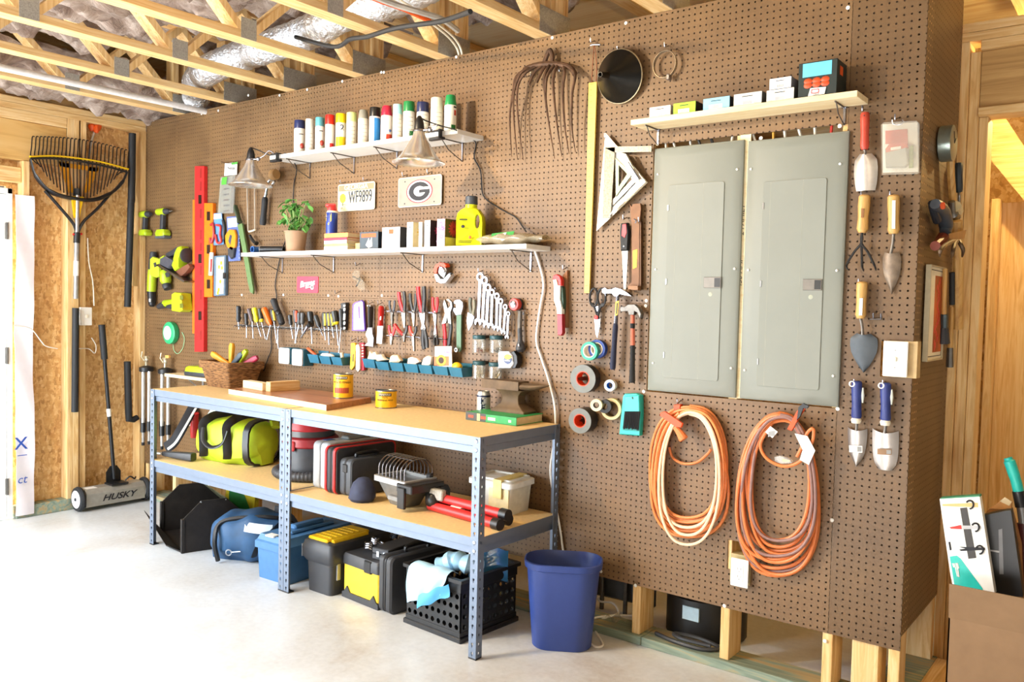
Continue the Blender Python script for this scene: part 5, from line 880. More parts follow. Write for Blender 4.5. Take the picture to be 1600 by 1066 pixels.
t, o = wt('cutter_package', 'blister card with yellow and black folding cutter beside the green sheath', 'package', c1, (600, 430)); plate(t, o, 'card', mat('5A6AA0', .5), c1, [(570, 430), (640, 425), (655, 700), (582, 705)], -.7, -.55, .02); plate(t, o, 'header', WHT, c1, [(575, 440), (632, 434), (634, 490), (578, 496)], -.74, -.68); plate(t, o, 'cutter', mat('E28A10', .4), c1, [(568, 590), (566, 545), (590, 508), (622, 510), (632, 545), (628, 610), (612, 640), (580, 620)], -1.5, -.75, .15); plate(t, o, 'cutter_grip', CHAR, c1, [(582, 630), (600, 610), (622, 620), (615, 680), (600, 690), (585, 665)], -1.5, -.75, .15); plate(t, o, 'cutter_hole', mat('3A3E5A', .5), c1, [(580, 580), (590, 540), (602, 545), (592, 605)], -1.55, -1.45)
for i in range(7): MB(WHT).ball(G(c1, (647, 540+i*24), -.72)-o, (.12, .04, .12), 6).build('print', t)
t, o = wt('parts_case', 'narrow grey case with yellow fittings behind its clear lid', 'case', c1, (535, 670)); plate(t, o, 'tray', mat('5E7488', .45), c1, [(500, 672), (572, 668), (568, 915), (498, 920)], -1.0, -.1, .08); plate(t, o, 'lid', mat('A9B0AE', .3), c1, [(506, 680), (555, 676), (552, 905), (504, 910)], -1.15, -1.0, .03); plate(t, o, 'latch', BLK, c1, [(548, 775), (562, 775), (560, 812), (546, 812)], -1.3, -1.1)
for a, b in ((535, 715), (522, 740), (540, 745), (530, 830), (520, 880), (515, 900)): MB(YEL).ball(G(c1, (a, b), -1.18)-o, (.45, .1, .5), 8).build('fitting', t)
t, o = wt('machete', 'long green sheathed machete slanting past the shelf end', 'machete', c1, (640, 370)); spin(t, o, 'grip', mat('3E4A32', .6), c1, (622, 360), (650, 465), [(.55, 0), (.75, .3), (.6, .7), (.8, 1)], -1.2, 10, .6); plate(t, o, 'sheath', mat('5F7A48', .6), c1, [(640, 478), (668, 470), (700, 650), (738, 880), (735, 905), (718, 895), (704, 830), (672, 640)], -1.4, -.9, .1)
t, o = wt('coping_saw', 'slim metal saw frame with black handle hanging below the clamp lamp', 'saw', c2, (130, 150)); rod(t, o, 'frame', mat('CFC6B8', .35, .7), c2, [(105, 600), (95, 200), (100, 150), (135, 148), (165, 165), (168, 590)], .17, -.8, 6, 1); rod(t, o, 'handle', BLK, c2, [(120, 640), (150, 690), (185, 715)], [.4]*9+[.55]*2, -1.2, 10); rod(t, o, 'ferrule', mat('E8DCC0', .4), c2, [(112, 605), (150, 595), (172, 585)], .22, -.9, 6)
t, o = wt('rubber_hammer', 'hammer with tan head, steel shaft and long black grip', 'hammer', c2, (340, 80)); spin(t, o, 'grip', RUB, c2, (262, 285), (240, 545), [(.55, 0), (.75, .1), (.7, .6), (.85, .9), (.6, 1)], -1.5); rod(t, o, 'shaft', CHROME, c2, [(262, 290), (290, 150)], .33, -1.5); rod(t, o, 'claw', STEEL, c2, [(290, 150), (310, 125), (345, 135), (330, 165)], .32, -1.4); spin(t, o, 'head', mat('B08A5A', .6), c2, (325, 80), (368, 72), [(1.1, 0), (1.3, .2), (1.3, .8), (1.1, 1)], -1.6); rod(t, o, 'hook', CHROME, c2, [(345, 130), (345, 160), (325, 170)], .08, -1.9, 5)

# ---- plates on the wall
def regplate(name, label, cat, pts, m, brd, rr=.5):
    o = G(cS, pts[0], 0); t = thing(name, label, cat, o); q = rel(cS, pts, o, -.5); x0, x1 = (q[0][0]+q[3][0])/2, (q[1][0]+q[2][0])/2; z0, z1 = (q[3][1]+q[2][1])/2, (q[0][1]+q[1][1])/2
    MB(brd).prism(rrect(x0, z0, x1, z1, rr), -.55, -.4).build('plate', t); MB(m).prism(rrect(x0+.18, z0+.18, x1-.18, z1-.18, rr*.8), -.575, -.54).build('face', t); return t, o, (x0+x1)/2, (z0+z1)/2, x1-x0, z1-z0
t, o, cx, cz, w, h = regplate('licence_plate', 'cream licence plate with dark letters WF9899 and a peach', 'licence plate', [(540, 670), (785, 645), (780, 830), (540, 845)], mat('E9DDB8', .4), CREAM)
MB(mat('8A8264', .4, 0, .1, 4)).box((cx-w*.48, -.59, cz+h*.24), (cx+w*.48, -.57, cz+h*.46)).build('tint_band', t)
mb = MB(mat('2E3440', .5)); mb.text('WF9899', h*.62, (cx+w*.12, -.62, cz-h*.02), .03, sx=.58, bold=.03); mb.build('lettering', t); mb = MB(CREAM); mb.text('GEORGIA', h*.26, (cx, -.61, cz+h*.36), .02, bold=.012, sx=1.15); mb.build('lettering', t)
mb = MB(mat('E8B030', .5)); 
for k in range(10): mb.ball((cx-w*.36+.72*math.cos(k*.628), -.6, cz-h*.02+.72*math.sin(k*.628)), (.34, .03, .34), 8)
mb.ball((cx-w*.36, -.6, cz-h*.02), (.6, .05, .6), 10); mb.build('emblem', t); MB(mat('5E7A3A', .5)).box((cx-w*.37, -.6, cz-h*.3), (cx-w*.35, -.58, cz-h*.16)).build('stem_print', t); mb = MB(INK); mb.text('GA', .5, (cx-w*.39, -.6, cz-h*.38), .01).box((cx-w*.46, -.6, cz-h*.25), (cx-w*.28, -.59, cz-h*.24)); mb.build('lettering', t); MB(mat('F4ECD8', .4)).box((cx-w*.28, -.6, cz-h*.46), (cx+w*.42, -.575, cz-h*.3)).build('county_sticker', t)
peg(cS, (585, 660), 'left wire hook holding the cream licence plate'); peg(cS, (735, 642), 'right wire hook holding the cream licence plate')
t, o, cx, cz, w, h = regplate('emblem_plate', 'metal plate with a black letter G in a white and red oval', 'plate', [(938, 625), (1222, 600), (1222, 800), (935, 820)], mat('978D80', .5, .2, .14, 10), mat('B9B4AC', .4, .3))
for m, k, y in ((mat('C0182E', .4), 1.06, -.6), (WHT, .98, -.615), (INK, .85, -.63)): MB(m).prism(circ(w*.285*k, 40, (cx, cz), h*.37*k), y, -.57).build('oval', t)
gx, gz = w*.285, h*.37; oi = [(gx*.46*math.cos(a)+.02*gx, gz*.46*math.sin(a)) for a in [2*PI*i/40 for i in range(40)]]
MB(WHT).prism([(cx+p[0], cz+p[1]) for p in oi], -.645, -.6).build('letter_counter', t); MB(WHT).box((cx+gx*.3, -.648, cz+gz*.16), (cx+gx*.88, -.6, cz+gz*.36)).build('letter_gap', t)
MB(INK).box((cx+gx*.0, -.66, cz-gz*.14), (cx+gx*.82, -.62, cz+gz*.14)).build('letter_bar', t); MB(WHT).box((cx+gx*.5, -.665, cz+gz*.14), (cx+gx*.9, -.61, cz+gz*.3)).build('letter_gap', t)
for a, b in ((-.34, .36), (.34, .36), (-.34, -.38), (.34, -.38)): MB(BLK).ball((cx+a*w, -.575, cz+b*h), (.2, .03, .14), 8).build('bolt_hole', t)
peg(cS, (992, 612), 'left wire hook holding the letter G plate'); peg(cS, (1155, 592), 'right wire hook holding the letter G plate')
t, o = wt('team_sign', 'small red sign with a white script word and tomahawk', 'sign', c3, (718, 148)); q = rel(c3, [(618, 72), (815, 78), (812, 225), (618, 222)], o, -.1); MB(mat('D83A52', .45)).prism(rrect(q[0][0], q[3][1], q[1][0], q[0][1], .35), -.16, -.03).build('panel', t)
mb = MB(WHT); mb.text('Braves', 1.95, (-.1, -.18, .25), .02, (0, -.12, 0), .05, .3); mb.build('lettering', t); mb = MB(WHT); mb.prism([(-.6, -.9), (2.1, -.55), (2.1, -.3), (-.6, -.6)], -.2, -.16); mb.prism(circ(.55, 12, (1.7, -.6)), -.2, -.16); mb.build('tomahawk', t); MB(INK).box((-.2, -.215, -.78), (1, -.2, -.66)).ball((1.75, -.2, -.6), (.22, .02, .22), 8).build('print', t)
t, o = wt('safety_glasses', 'clear safety glasses with black arms hanging by the red sign', 'glasses', c3, (1180, 60)); rod(t, o, 'arm', BLK, c3, [(1135, 70), (1165, 85), (1200, 105)], .16, -1.0, 6); rod(t, o, 'arm', BLK, c3, [(1200, 75), (1195, 110), (1168, 160)], .18, -.9, 6); plate(t, o, 'lens', LENS, c3, [(1130, 40), (1150, 15), (1195, 20), (1200, 70), (1165, 110), (1130, 95)], -1.5, -1.4, .03); plate(t, o, 'lens', LENS, c3, [(1165, 115), (1200, 75), (1240, 130), (1245, 195), (1205, 205), (1180, 180)], -1.5, -1.4, .03)
peg(c2, (1140, 915), 'wire hook holding the clear safety glasses'); peg(c3, (1010, 225), 'empty double hook near the middle seam')

# ---- screwdriver rails
for k, (a, b, n_, tx) in enumerate((((60, 520), (545, 560), 12, 'left'), ((545, 545), (1010, 552), 8, 'right'))):
    t, o = wt('tool_rail', 'chrome clip rail gripping the '+tx+' group of screwdrivers', 'rail', c3, a); A, B = G(c3, a, -.7)-o, G(c3, b, -.7)-o; MB(STEEL).box((A.x, -.75, A.z-.18), (B.x, -.6, A.z+.18)).build('strip', t)
    for i in range(n_):
        x = A.x+(B.x-A.x)*(i+.5)/n_; MB(CHROME).tube(crom([(x-.55, -.75, A.z), (x-.6, -1.5, A.z-.2), (x-.3, -1.9, A.z-.5)], 3), .09, 5).tube(crom([(x+.55, -.75, A.z), (x+.6, -1.5, A.z-.2), (x+.3, -1.9, A.z-.5)], 3), .09, 5).build('clip', t)
GD = '3A3C3E'; SDR = [((75, 345), (75, 495), (80, 560), '24262A', .62, 0, 'slim black handled screwdriver at the far left of the row'), ((145, 412), (150, 525), (150, 640), '2A2A2C', .5, 0, 'short black stubby screwdriver beside the slim leftmost one'), ((172, 370), (203, 490), (213, 645), '5A4A4A', .62, 0, 'dull grey handled screwdriver left of the yellow one'), ((220, 362), (245, 495), (285, 630), 'E8E02A', .66, 0, 'all yellow handled screwdriver'), ((272, 368), (290, 495), (326, 650), '2E3026', .58, 'D8CE2E', 'black screwdriver with lime tip ring between yellow and orange ones'),
 ((310, 365), (372, 520), (338, 655), 'E8680E', .78, 0, 'fat orange handled screwdriver'), ((385, 378), (405, 490), (432, 690), '2A2A28', .55, 'E8C22A', 'black and yellow striped screwdriver right of the orange one'), ((550, 428), (560, 525), (580, 650), '2C2E30', .52, 0, 'small black screwdriver starting the right group'), ((600, 380), (605, 505), (605, 690), '3A3634', .6, 'E8542A', 'screwdriver with red orange striped handle'), ((640, 405), (635, 520), (598, 690), GD, .6, 0, 'dark grey screwdriver right of the red striped one'), ((670, 405), (665, 515), (668, 600), '4A4A4A', .56, 0, 'second dark grey screwdriver right of the red striped one'),
 ((735, 395), (750, 540), (756, 695), '1E2226', .74, 0, 'fat black handled driver in the middle of the right group'), ((788, 435), (825, 545), (856, 620), '26282A', .6, 0, 'slanted black screwdriver left of the yellow striped trio'), ((868, 405), (870, 540), (880, 660), '2A2A26', .55, 'E6C628', 'left one of the yellow striped trio'), ((897, 405), (908, 540), (913, 705), '2A2A26', .55, 'DAB62A', 'middle one of the yellow striped trio'), ((927, 405), (942, 540), (957, 640), '2E2A1E', .55, 'F2D22A', 'right one of the yellow striped trio'), ((962, 390), (982, 520), (1000, 710), '2C2C28', .85, 'E8C82A', 'big black handled screwdriver with yellow collar'), ((1020, 375), (1025, 545), (1004, 780), '3A3C3E', .42, 0, 'slender long shafted screwdriver beside the torpedo level')]
for top, mid, tip, col, r, col2, lb in SDR:
    t, o = wt('screwdriver', lb, 'screwdriver', c3, top, 'screwdrivers on the chrome rails'); yy = -1.35; spin(t, o, 'handle', mat(col, .4), c3, top, mid, hs(r), yy, 10)
    if col2:
        if 'collar' in lb or 'ring' in lb: mm = (mid[0]-(mid[0]-top[0])*.2, mid[1]-(mid[1]-top[1])*.22); spin(t, o, 'collar', mat(col2, .4), c3, mm, mid, [(r*.9, 0), (r*.95, .5), (r*.5, 1)], yy-.03, 10)
        else: f = lambda k: (top[0]+(mid[0]-top[0])*k+8, top[1]+(mid[1]-top[1])*k); spin(t, o, 'stripe', mat(col2, .4), c3, f(.08), f(.9), [(r*.4, 0), (r*.55, .3), (r*.45, 1)], yy-.35, 8)
    rod(t, o, 'shaft', CHROME, c3, [mid, tip], .16 if r > .5 else .11, yy, 8)
t, o = wt('offset_driver', 'large black pistol grip ratchet driver leaning over the left rail', 'screwdriver', c3, (400, 285)); spin(t, o, 'grip', RUB, c3, (395, 280), (435, 395), [(.5, 0), (.85, .1), (.75, .6), (.8, 1)], -1.9); spin(t, o, 'collar', BLK, c3, (435, 395), (455, 425), [(.6, 0), (.7, .5), (.6, 1)], -1.9); spin(t, o, 'barrel', RUB, c3, (452, 420), (480, 518), [(.7, 0), (.8, .4), (.75, .9), (.4, 1)], -1.7); rod(t, o, 'shaft', CHROME, c3, [(470, 515), (440, 560), (445, 740)], .15, -1.4)
t, o = wt('awl', 'silver winged awl crossing the black fat driver', 'awl', c3, (720, 545)); spin(t, o, 'blade', CHROME, c3, (720, 525), (650, 640), [(.45, 0), (.35, .3), (.12, 1)], -1.8, 8); spin(t, o, 'nose', BLK, c3, (745, 505), (718, 535), [(.7, 0), (.4, 1)], -1.9, 10)
t, o = wt('torpedo_level', 'short black and white torpedo level right of the screwdrivers', 'level', c3, (1060, 315)); plate(t, o, 'body', mat('26282C', .4), c3, [(1040, 318), (1082, 314), (1070, 570), (1030, 570)], -1.1, -.1, .08)
for a, b in ((335, 352), (365, 390), (415, 475), (490, 518), (540, 562)): plate(t, o, 'window', WHT, c3, [(1048, a), (1066, a), (1062, b), (1044, b)], -1.15, -1.05)
t, o = wt('edging_tool', 'white trim guard tool with a violet slot and outline', 'paint tool', c3, (1185, 300)); pu = mat('6A4AC8', .4); plate(t, o, 'outline', pu, c3, [(1138, 330), (1160, 312), (1222, 292), (1236, 310), (1252, 570), (1238, 578), (1132, 572)], -.9, -.4, .06); plate(t, o, 'face', WHT, c3, [(1146, 335), (1165, 320), (1218, 302), (1226, 318), (1238, 562), (1140, 564)], -.98, -.85, .03); plate(t, o, 'slot', pu, c3, [(1182, 350), (1196, 346), (1202, 455), (1188, 468)], -1.02, -.95)
t, o = wt('painters_tool', 'painter multi tool with black grip and hooked steel blade', 'scraper', c3, (1305, 335)); spin(t, o, 'grip', RUB, c3, (1298, 340), (1295, 545), [(.62, 0), (.75, .15), (.7, .6), (.62, 1)], -1, 12, .6); plate(t, o, 'blade', CHROME, c3, [(1272, 545), (1312, 545), (1315, 600), (1328, 640), (1322, 722), (1240, 712), (1275, 680), (1268, 640), (1252, 610)], -1.1, -.95, .02); plate(t, o, 'end_cap', STEEL, c3, [(1278, 335), (1312, 340), (1310, 352), (1278, 348)], -1.5, -.5)
t, o = wt('putty_knife', 'putty knife with red handle and white blade', 'scraper', c3, (1395, 340)); spin(t, o, 'handle', RED, c3, (1398, 345), (1390, 530), [(.5, 0), (.72, .1), (.75, .4), (.6, .7), (.75, 1)], -1, 12, .6); plate(t, o, 'blade', mat('E8E8F0', .3, .5), c3, [(1364, 530), (1412, 530), (1402, 695), (1354, 692)], -1.1, -1.0, .02); plate(t, o, 'grip_label', WHT, c3, [(1384, 440), (1396, 440), (1394, 475), (1382, 475)], -1.5, -1.4)
peg(c3, (1320, 320), 'wire hook holding the painter multi tool'); peg(c3, (1408, 325), 'wire hook holding the red putty knife')
def knife(label, m, pts, y=-1.2, name='utility_knife', cat='knife'): t, o = wt(name, label, cat, c3, pts[0]); plate(t, o, 'body', m, c3, pts, y-.3, y+.3, .12); return t, o
t, o = knife('yellow snap blade knife hanging between the bin rows', YEL, [(1125, 690), (1160, 685), (1168, 720), (1158, 900), (1130, 940), (1115, 925)]); plate(t, o, 'slider', INK, c3, [(1134, 790), (1142, 790), (1140, 860), (1132, 860)], -1.55, -1.48); plate(t, o, 'blade', STEEL, c3, [(1118, 925), (1158, 900), (1128, 945)], -1.25, -1.15)
t, o = knife('pale grey utility knife beside the yellow one', mat('D6D2C8', .4, .3), [(1170, 705), (1195, 700), (1205, 730), (1208, 930), (1190, 958), (1170, 935)]); plate(t, o, 'slider', STEEL, c3, [(1180, 820), (1190, 820), (1190, 850), (1180, 850)], -1.55, -1.48)
t, o = knife('red ribbed bar tool beside the grey utility knife', mat('B8263A', .4), [(1200, 688), (1240, 685), (1244, 940), (1218, 945)], -.7, 'ribbed_bar', 'tool')
for i in range(5): plate(t, o, 'rib', CREAM, c3, [(1214, 705+i*26), (1232, 703+i*26), (1232, 712+i*26), (1214, 714+i*26)], -1.03, -.98)
peg(c3, (1160, 660), 'wire hook over the yellow snap blade knife'); peg(c3, (1222, 660), 'wire hook over the grey utility knife')

# ---- pliers
def pliers(label, hl, hr, piv, tip, ml, mr, y=-1.2, r=.36, hw=14, name='pliers', mh=STEEL, jl=None):
    t, o = wt(name, label, 'pliers', c4, piv, 'pliers on the clip rails')
    for a, m, sg in ((hl, ml, -1), (hr, mr, 1)):
        mid = ((a[0]+piv[0])/2+sg*9, (a[1]*.5+piv[1]*.5)); rod(t, o, 'handle', m, c4, [a, ((a[0]*.7+mid[0]*.3)+sg*2, a[1]*.7+mid[1]*.3), mid, (piv[0]+sg*5, piv[1])], r, y, 8, 4, .75)
    d = V((tip[0]-piv[0], tip[1]-piv[1])); n = V((-d.y, d.x)).normalized()*hw; P = V(piv); dd = d.normalized()*18; w0 = n*.9
    pts = [P-dd-w0*.7, P-w0*1.05, P+d*.3-w0*.95, V(tip)-n*.28, V(tip)+n*.28, P+d*.3+w0*.95, P+w0*1.05, P-dd+w0*.7]
    plate(t, o, 'jaws', mh, c4, [tuple(p) for p in pts], y-.22, y+.22, .05); MB(DKST).lathe([(.28, 0), (.3, .06), (.2, .1)], 10, G(c4, piv, y-.22)-o, 'y').build('pivot', t); return t, o
RH, BH = mat('C8242E', .4), mat('2A2A2C', .45)
pliers('slim black handled snips, leftmost of the upper pliers', (262, 372), (300, 372), (280, 480), (285, 590), mat('3A3C44', .4), mat('3A3C44', .4), r=.28, hw=9, mh=DKST)
pliers('pliers with one red and one black handle, second from the left', (337, 302), (378, 297), (378, 468), (388, 600), RH, BH, r=.42, hw=16)
pliers('all black handled pliers between the two red and black pairs', (433, 312), (478, 315), (460, 470), (466, 590), BH, BH, r=.36, hw=13)
pliers('tall pliers with long red and black handles, highest of the row', (498, 255), (545, 255), (535, 475), (545, 590), RH, BH, r=.5, hw=24, mh=CHROME)
pliers('small pliers with two red handles, right of the tall pair', (622, 345), (655, 345), (640, 478), (646, 590), RH, RH, r=.34, hw=13, mh=CHROME)
pliers('red handled cutters, leftmost of the lower pliers', (258, 580), (302, 575), (278, 665), (276, 742), RH, RH, -2.1, .33, 11)
pliers('lower diagonal cutters with a splayed red handle and a black one', (303, 568), (402, 585), (380, 660), (384, 718), RH, BH, -2.1, .4, 12, mh=DKST)
pliers('lower needle nose pliers with orange red handles', (430, 585), (478, 590), (458, 665), (468, 795), mat('D83A2A', .4), BH, -2.1, .36, 10)
pliers('lower black pliers pointing up below the tall pair', (548, 778), (570, 765), (545, 610), (545, 560), BH, BH, -2.1, .46, 20, mh=CHROME)
pliers('lower small black pliers pointing up beside the seed packet', (640, 745), (658, 740), (645, 660), (645, 580), BH, BH, -2.1, .34, 12)
t, o = wt('slip_joint_pliers', 'water pump pliers with open jaws up and red and black handles', 'pliers', c4, (745, 470)); rod(t, o, 'handle', RH, c4, [(722, 748), (722, 660), (716, 600), (712, 560)], .42, -1.2, 8, 4, .75); rod(t, o, 'handle', BH, c4, [(752, 748), (764, 660), (772, 600), (768, 560)], .42, -1.2, 8, 4, .75); plate(t, o, 'jaws', STEEL, c4, [(700, 570), (728, 480), (712, 400), (722, 362), (735, 395), (748, 440), (775, 420), (770, 385), (738, 362), (760, 360), (785, 385), (788, 425), (772, 470), (778, 570), (755, 560), (748, 500), (735, 560)], -1.5, -1.0, .05)
t, o = wt('adjustable_wrench', 'large adjustable wrench with green painted shank', 'wrench', c4, (840, 400)); plate(t, o, 'shank', mat('4E6A52', .5, .2), c4, [(822, 490), (862, 488), (860, 640), (860, 780), (850, 800), (832, 800), (822, 780), (822, 640)], -1.0, -.6, .08); plate(t, o, 'head', CHROME, c4, [(820, 495), (790, 445), (800, 430), (822, 440), (820, 400), (798, 390), (812, 368), (850, 362), (878, 385), (880, 425), (862, 492)], -1.15, -.5, .08); MB(STEEL).ring(circ(.42, 14), circ(.22, 14), -1.02, -.58).build('eye', t).location = V(G(c4, (840, 782), -.8)-o)*S*1.0; t.children[-1].location.y = 0
t, o = wt('pruning_knife', 'folding shears with olive grips and a pointed bright blade', 'shears', c4, (945, 350)); rod(t, o, 'handle', mat('4E4E3E', .5), c4, [(935, 348), (930, 400), (940, 480)], .42, -1.2, 8, 4, .7); rod(t, o, 'handle', mat('6E6850', .5), c4, [(962, 365), (966, 420), (955, 490)], .38, -1.2, 8, 4, .7); plate(t, o, 'blade', CHROME, c4, [(915, 470), (945, 485), (968, 510), (950, 570), (918, 625), (904, 540)], -1.3, -1.1, .03)
for i, (a, z0, z1) in enumerate(((245, 455, 'upper left'), (435, 455, 'upper left'), (270, 660, 'lower left'))): pass
for (a, b, z, lb) in ((240, 680, 462, 'upper chrome rail holding the pliers'), (240, 770, 665, 'lower chrome rail holding the pliers')):
    t, o = wt('tool_rail', lb, 'rail', c4, (a, z)); A, B = G(c4, (a, z), -.6)-o, G(c4, (b, z+8), -.6)-o; MB(CHROME).box((A.x, -.8, A.z-.12), (B.x, -.55, A.z+.12)).build('strip', t); n_ = 7
    for i in range(n_): x = A.x+(B.x-A.x)*(i+.5)/n_; MB(CHROME).tube([(x-.9, -.8, A.z), (x-.9, -1.65, A.z), (x+.9, -1.65, A.z), (x+.9, -.8, A.z)], .08, 5).build('clip', t)

# ---- wrenches in a stepped rack
WRP = [((1018, 175), (1000, 548)), ((1055, 205), (1035, 552)), ((1085, 265), (1070, 575)), ((1117, 305), (1108, 580)), ((1158, 335), (1152, 600)), ((1190, 378), (1180, 612)), ((1228, 425), (1212, 635)), ((1252, 482), (1241, 675))]
for i, (a, b) in enumerate(WRP):
    lb = ['longest', 'second longest', 'third longest', 'fourth longest', 'fourth shortest', 'third shortest', 'second shortest', 'shortest'][i]
    t, o = wt('combination_wrench', lb+' wrench of the eight graded chrome wrenches', 'wrench', c4, a, 'graded chrome wrenches'); r = .85-.055*i; y = -1.6+.03*i; A, B = G(c4, a, y)-o, G(c4, b, y)-o; ex = (A-B).normalized(); sd_ = V((ex.z, 0, -ex.x)); wb_ = .36-.018*i
    mb = MB(CHROME); mb.ring([(A.x+p[0], A.z+p[1]) for p in circ(r, 18)], [(A.x+p[0], A.z+p[1]) for p in circ(r*.55, 18)], y-.2, y+.2); mb.build('ring_end', t)
    q = [A-ex*r*.85-sd_*wb_, A-ex*r*.85+sd_*wb_, B+ex*r*.6+sd_*wb_*.85, B+ex*r*.6-sd_*wb_*.85]; MB(CHROME).prism([(p.x, p.z) for p in q], y-.12, y+.12, 'y', .05).build('shank', t)
    pts = [(-.45, .75), (-.95, .3), (-1.0, -.4), (-.62, -.85), (-.42, -.2), (0, .1), (.42, -.2), (.62, -.85), (1.0, -.4), (.95, .3), (.45, .75)]; MB(CHROME).prism([((B+sd_*u*r*1.05+ex*v*r).x, (B+sd_*u*r*1.05+ex*v*r).z) for u, v in pts], y-.2, y+.2, 'y', .04).build('open_end', t)
    peg(c4, (a[0]+16, a[1]-42), 'wire hook holding the '+lb+' wrench of the graded row')
t, o = wt('ratchet', 'black ratchet wrench with red rimmed round head', 'ratchet', c4, (1338, 405)); q = G(c4, (1335, 405), 0)-o
MB(mat('B83A34', .4)).lathe([(1.0, .5), (1.15, .6), (1.15, 1.5), (1.05, 1.6)], 24, (q.x, 0, q.z), 'y').build('head_rim', t); MB(CHROME).lathe([(.7, 1.55), (.72, 1.75), (.4, 1.9)], 18, (q.x-.1, 0, q.z), 'y').build('drive', t); MB(BLK).lathe([(1.1, .2), (1.2, .3), (1.18, .62)], 24, (q.x+.15, 0, q.z), 'y').build('head_back', t); spin(t, o, 'neck', DKST, c4, (1348, 460), (1342, 640), [(.42, 0), (.5, .4), (.4, 1)], -1.0, 10); spin(t, o, 'grip', CHAR, c4, (1342, 560), (1352, 800), [(.4, 0), (.45, .3), (.45, .6), (.9, .82), (.95, .92), (.5, 1)], -1.0, 12); MB(CHROME).ball(G(c4, (1335, 745), -1.9)-o, (.2, .1, .35), 8).build('print', t); rod(t, o, 'hook', CHROME, c4, [(1280, 452), (1310, 448), (1340, 440)], .1, -.9, 5)
t, o = wt('hook_peg', 'spare steel hook peg right of the ratchet head', 'hook', c4, (1400, 460)); MB(CHROME).tube(crom([(-1.2, .1, .4), (-.4, -.5, .3), (.1, -1, 0), (.1, -1.1, -.7)], 4), .14, 6).build('wire', t)
t, o = wt('pipe_cutter', 'orange and silver ratcheting pipe cutter above the pliers', 'cutter', c4, (705, 150)); plate(t, o, 'upper_grip', mat('DA4416', .4), c4, [(645, 145), (642, 105), (660, 72), (695, 55), (735, 60), (752, 85), (735, 98), (700, 80), (675, 100), (668, 148)], -1.9, -.6, .15); plate(t, o, 'body', STEEL, c4, [(668, 100), (740, 88), (752, 120), (730, 190), (700, 165), (672, 130)], -1.6, -.4, .1); plate(t, o, 'lower_grip', mat('C8C8CC', .35, .5), c4, [(645, 155), (668, 150), (700, 195), (730, 195), (760, 160), (782, 145), (785, 170), (745, 225), (705, 232), (665, 215)], -1.9, -.6, .15); plate(t, o, 'blade', CHROME, c4, [(678, 88), (700, 92), (722, 128), (708, 142)], -2.0, -1.6); plate(t, o, 'blade_tip', BLK, c4, [(725, 185), (760, 140), (782, 142), (752, 190)], -1.85, -1.4)

# ---- small parts bins
def bin_(label, x0, x1, yt, yb, c, yy=-3.4):
    a, b, q = G(c, (x0, yt), yy), G(c, (x1, yt), yy), G(c, (x0, yb), yy+.5); x, X_ = a.x, b.x; z1, z0 = a.z, q.z; t = thing('parts_bin', label, 'bin', ((x+X_)/2, 0, z0), group='blue parts bins'); w = (X_-x)/2-.06; h = z1-z0
    R = lambda k, y0, y1, z: [(-w*k, y0, z), (w*k, y0, z), (w*k, y1, z), (-w*k, y1, z)]
    MB(BINB).loft([R(.9, yy+.7, -.05, 0), R(1, yy, -.05, h), R(.9, yy+.16, -.2, h), R(.8, yy+.85, -.2, .15)]).build('bin_body', t); MB(BINB).box((-w, -.2, h-.1), (w, -.04, h+.7), .03).build('back_lip', t); return t
for i, (a, b, u, v) in enumerate(((710, 808, 790, 868), (815, 918, 805, 878), (925, 1022, 815, 888))): bin_('blue parts bin, '+['left', 'middle', 'right'][i]+' of the open three below the screwdrivers', a, b, u, v, c3)
lbs = ['under the tan paper bag', 'third from the left in the long row of seven', 'holding a clear bag', 'fourth in the long row of seven', 'left of the sunflower packet, with a white roll', 'under the sunflower packet', 'holding a yellow cap, rightmost of all']
lbs[1] = 'second in the long row of seven'
for i, (a, b, u, v) in enumerate(((28, 130, 855, 928), (138, 246, 878, 945), (254, 365, 885, 955), (374, 489, 895, 965), (494, 605, 905, 976), (614, 738, 915, 986), (746, 858, 925, 1002))): bin_('blue parts bin '+lbs[i], a, b, u, v, c4)
for i, (a, b, u, v, tx) in enumerate(((450, 546, 728, 878, 'left'), (570, 668, 740, 895, 'right'))):
    p, q, r_ = G(c3, (a, u), -3.2), G(c3, (b, u), -3.2), G(c3, (a, v), -3.2); t = thing('drawer_bin', 'blue bin with a closed milky white front, '+tx+' one of two', 'bin', ((p.x+q.x)/2, 0, r_.z), group='white fronted drawer bins'); w = (q.x-p.x)/2; h = p.z-r_.z
    MB(BINB).box((-w, -2.9, 0), (w, -.05, h), .12).build('housing', t); MB(mat('DCE2E6', .35)).prism(rrect(-w+.05, .05, w-.05, h-.05, .4), -3.35, -2.88, 'y', .12).build('front', t)
    if i == 0: MB(mat('B8C4CC', .35)).prism(rrect(-w*.62, h*.15, w*.55, h*.7, .3), -3.42, -3.3, 'y', .05).build('recess', t)
def pouch(label, c, pts, m, y=-2.2, name='hardware_bag', th=1.2):
    t, o = wt(name, label, 'bag', c, pts[0]); q = rel(c, pts, o, y); cx = sum(p[0] for p in q)/len(q); cz = sum(p[1] for p in q)/len(q)
    MB(m).loft([[(cx+(p[0]-cx)*k, yy+.12*math.sin(i*2.3), cz+(p[1]-cz)*k) for i, p in enumerate(q)] for k, yy in ((.55, y-th*.6), (.9, y-th*.4), (1, y), (.85, y+th*.4))]).build('bag', t); return t, o
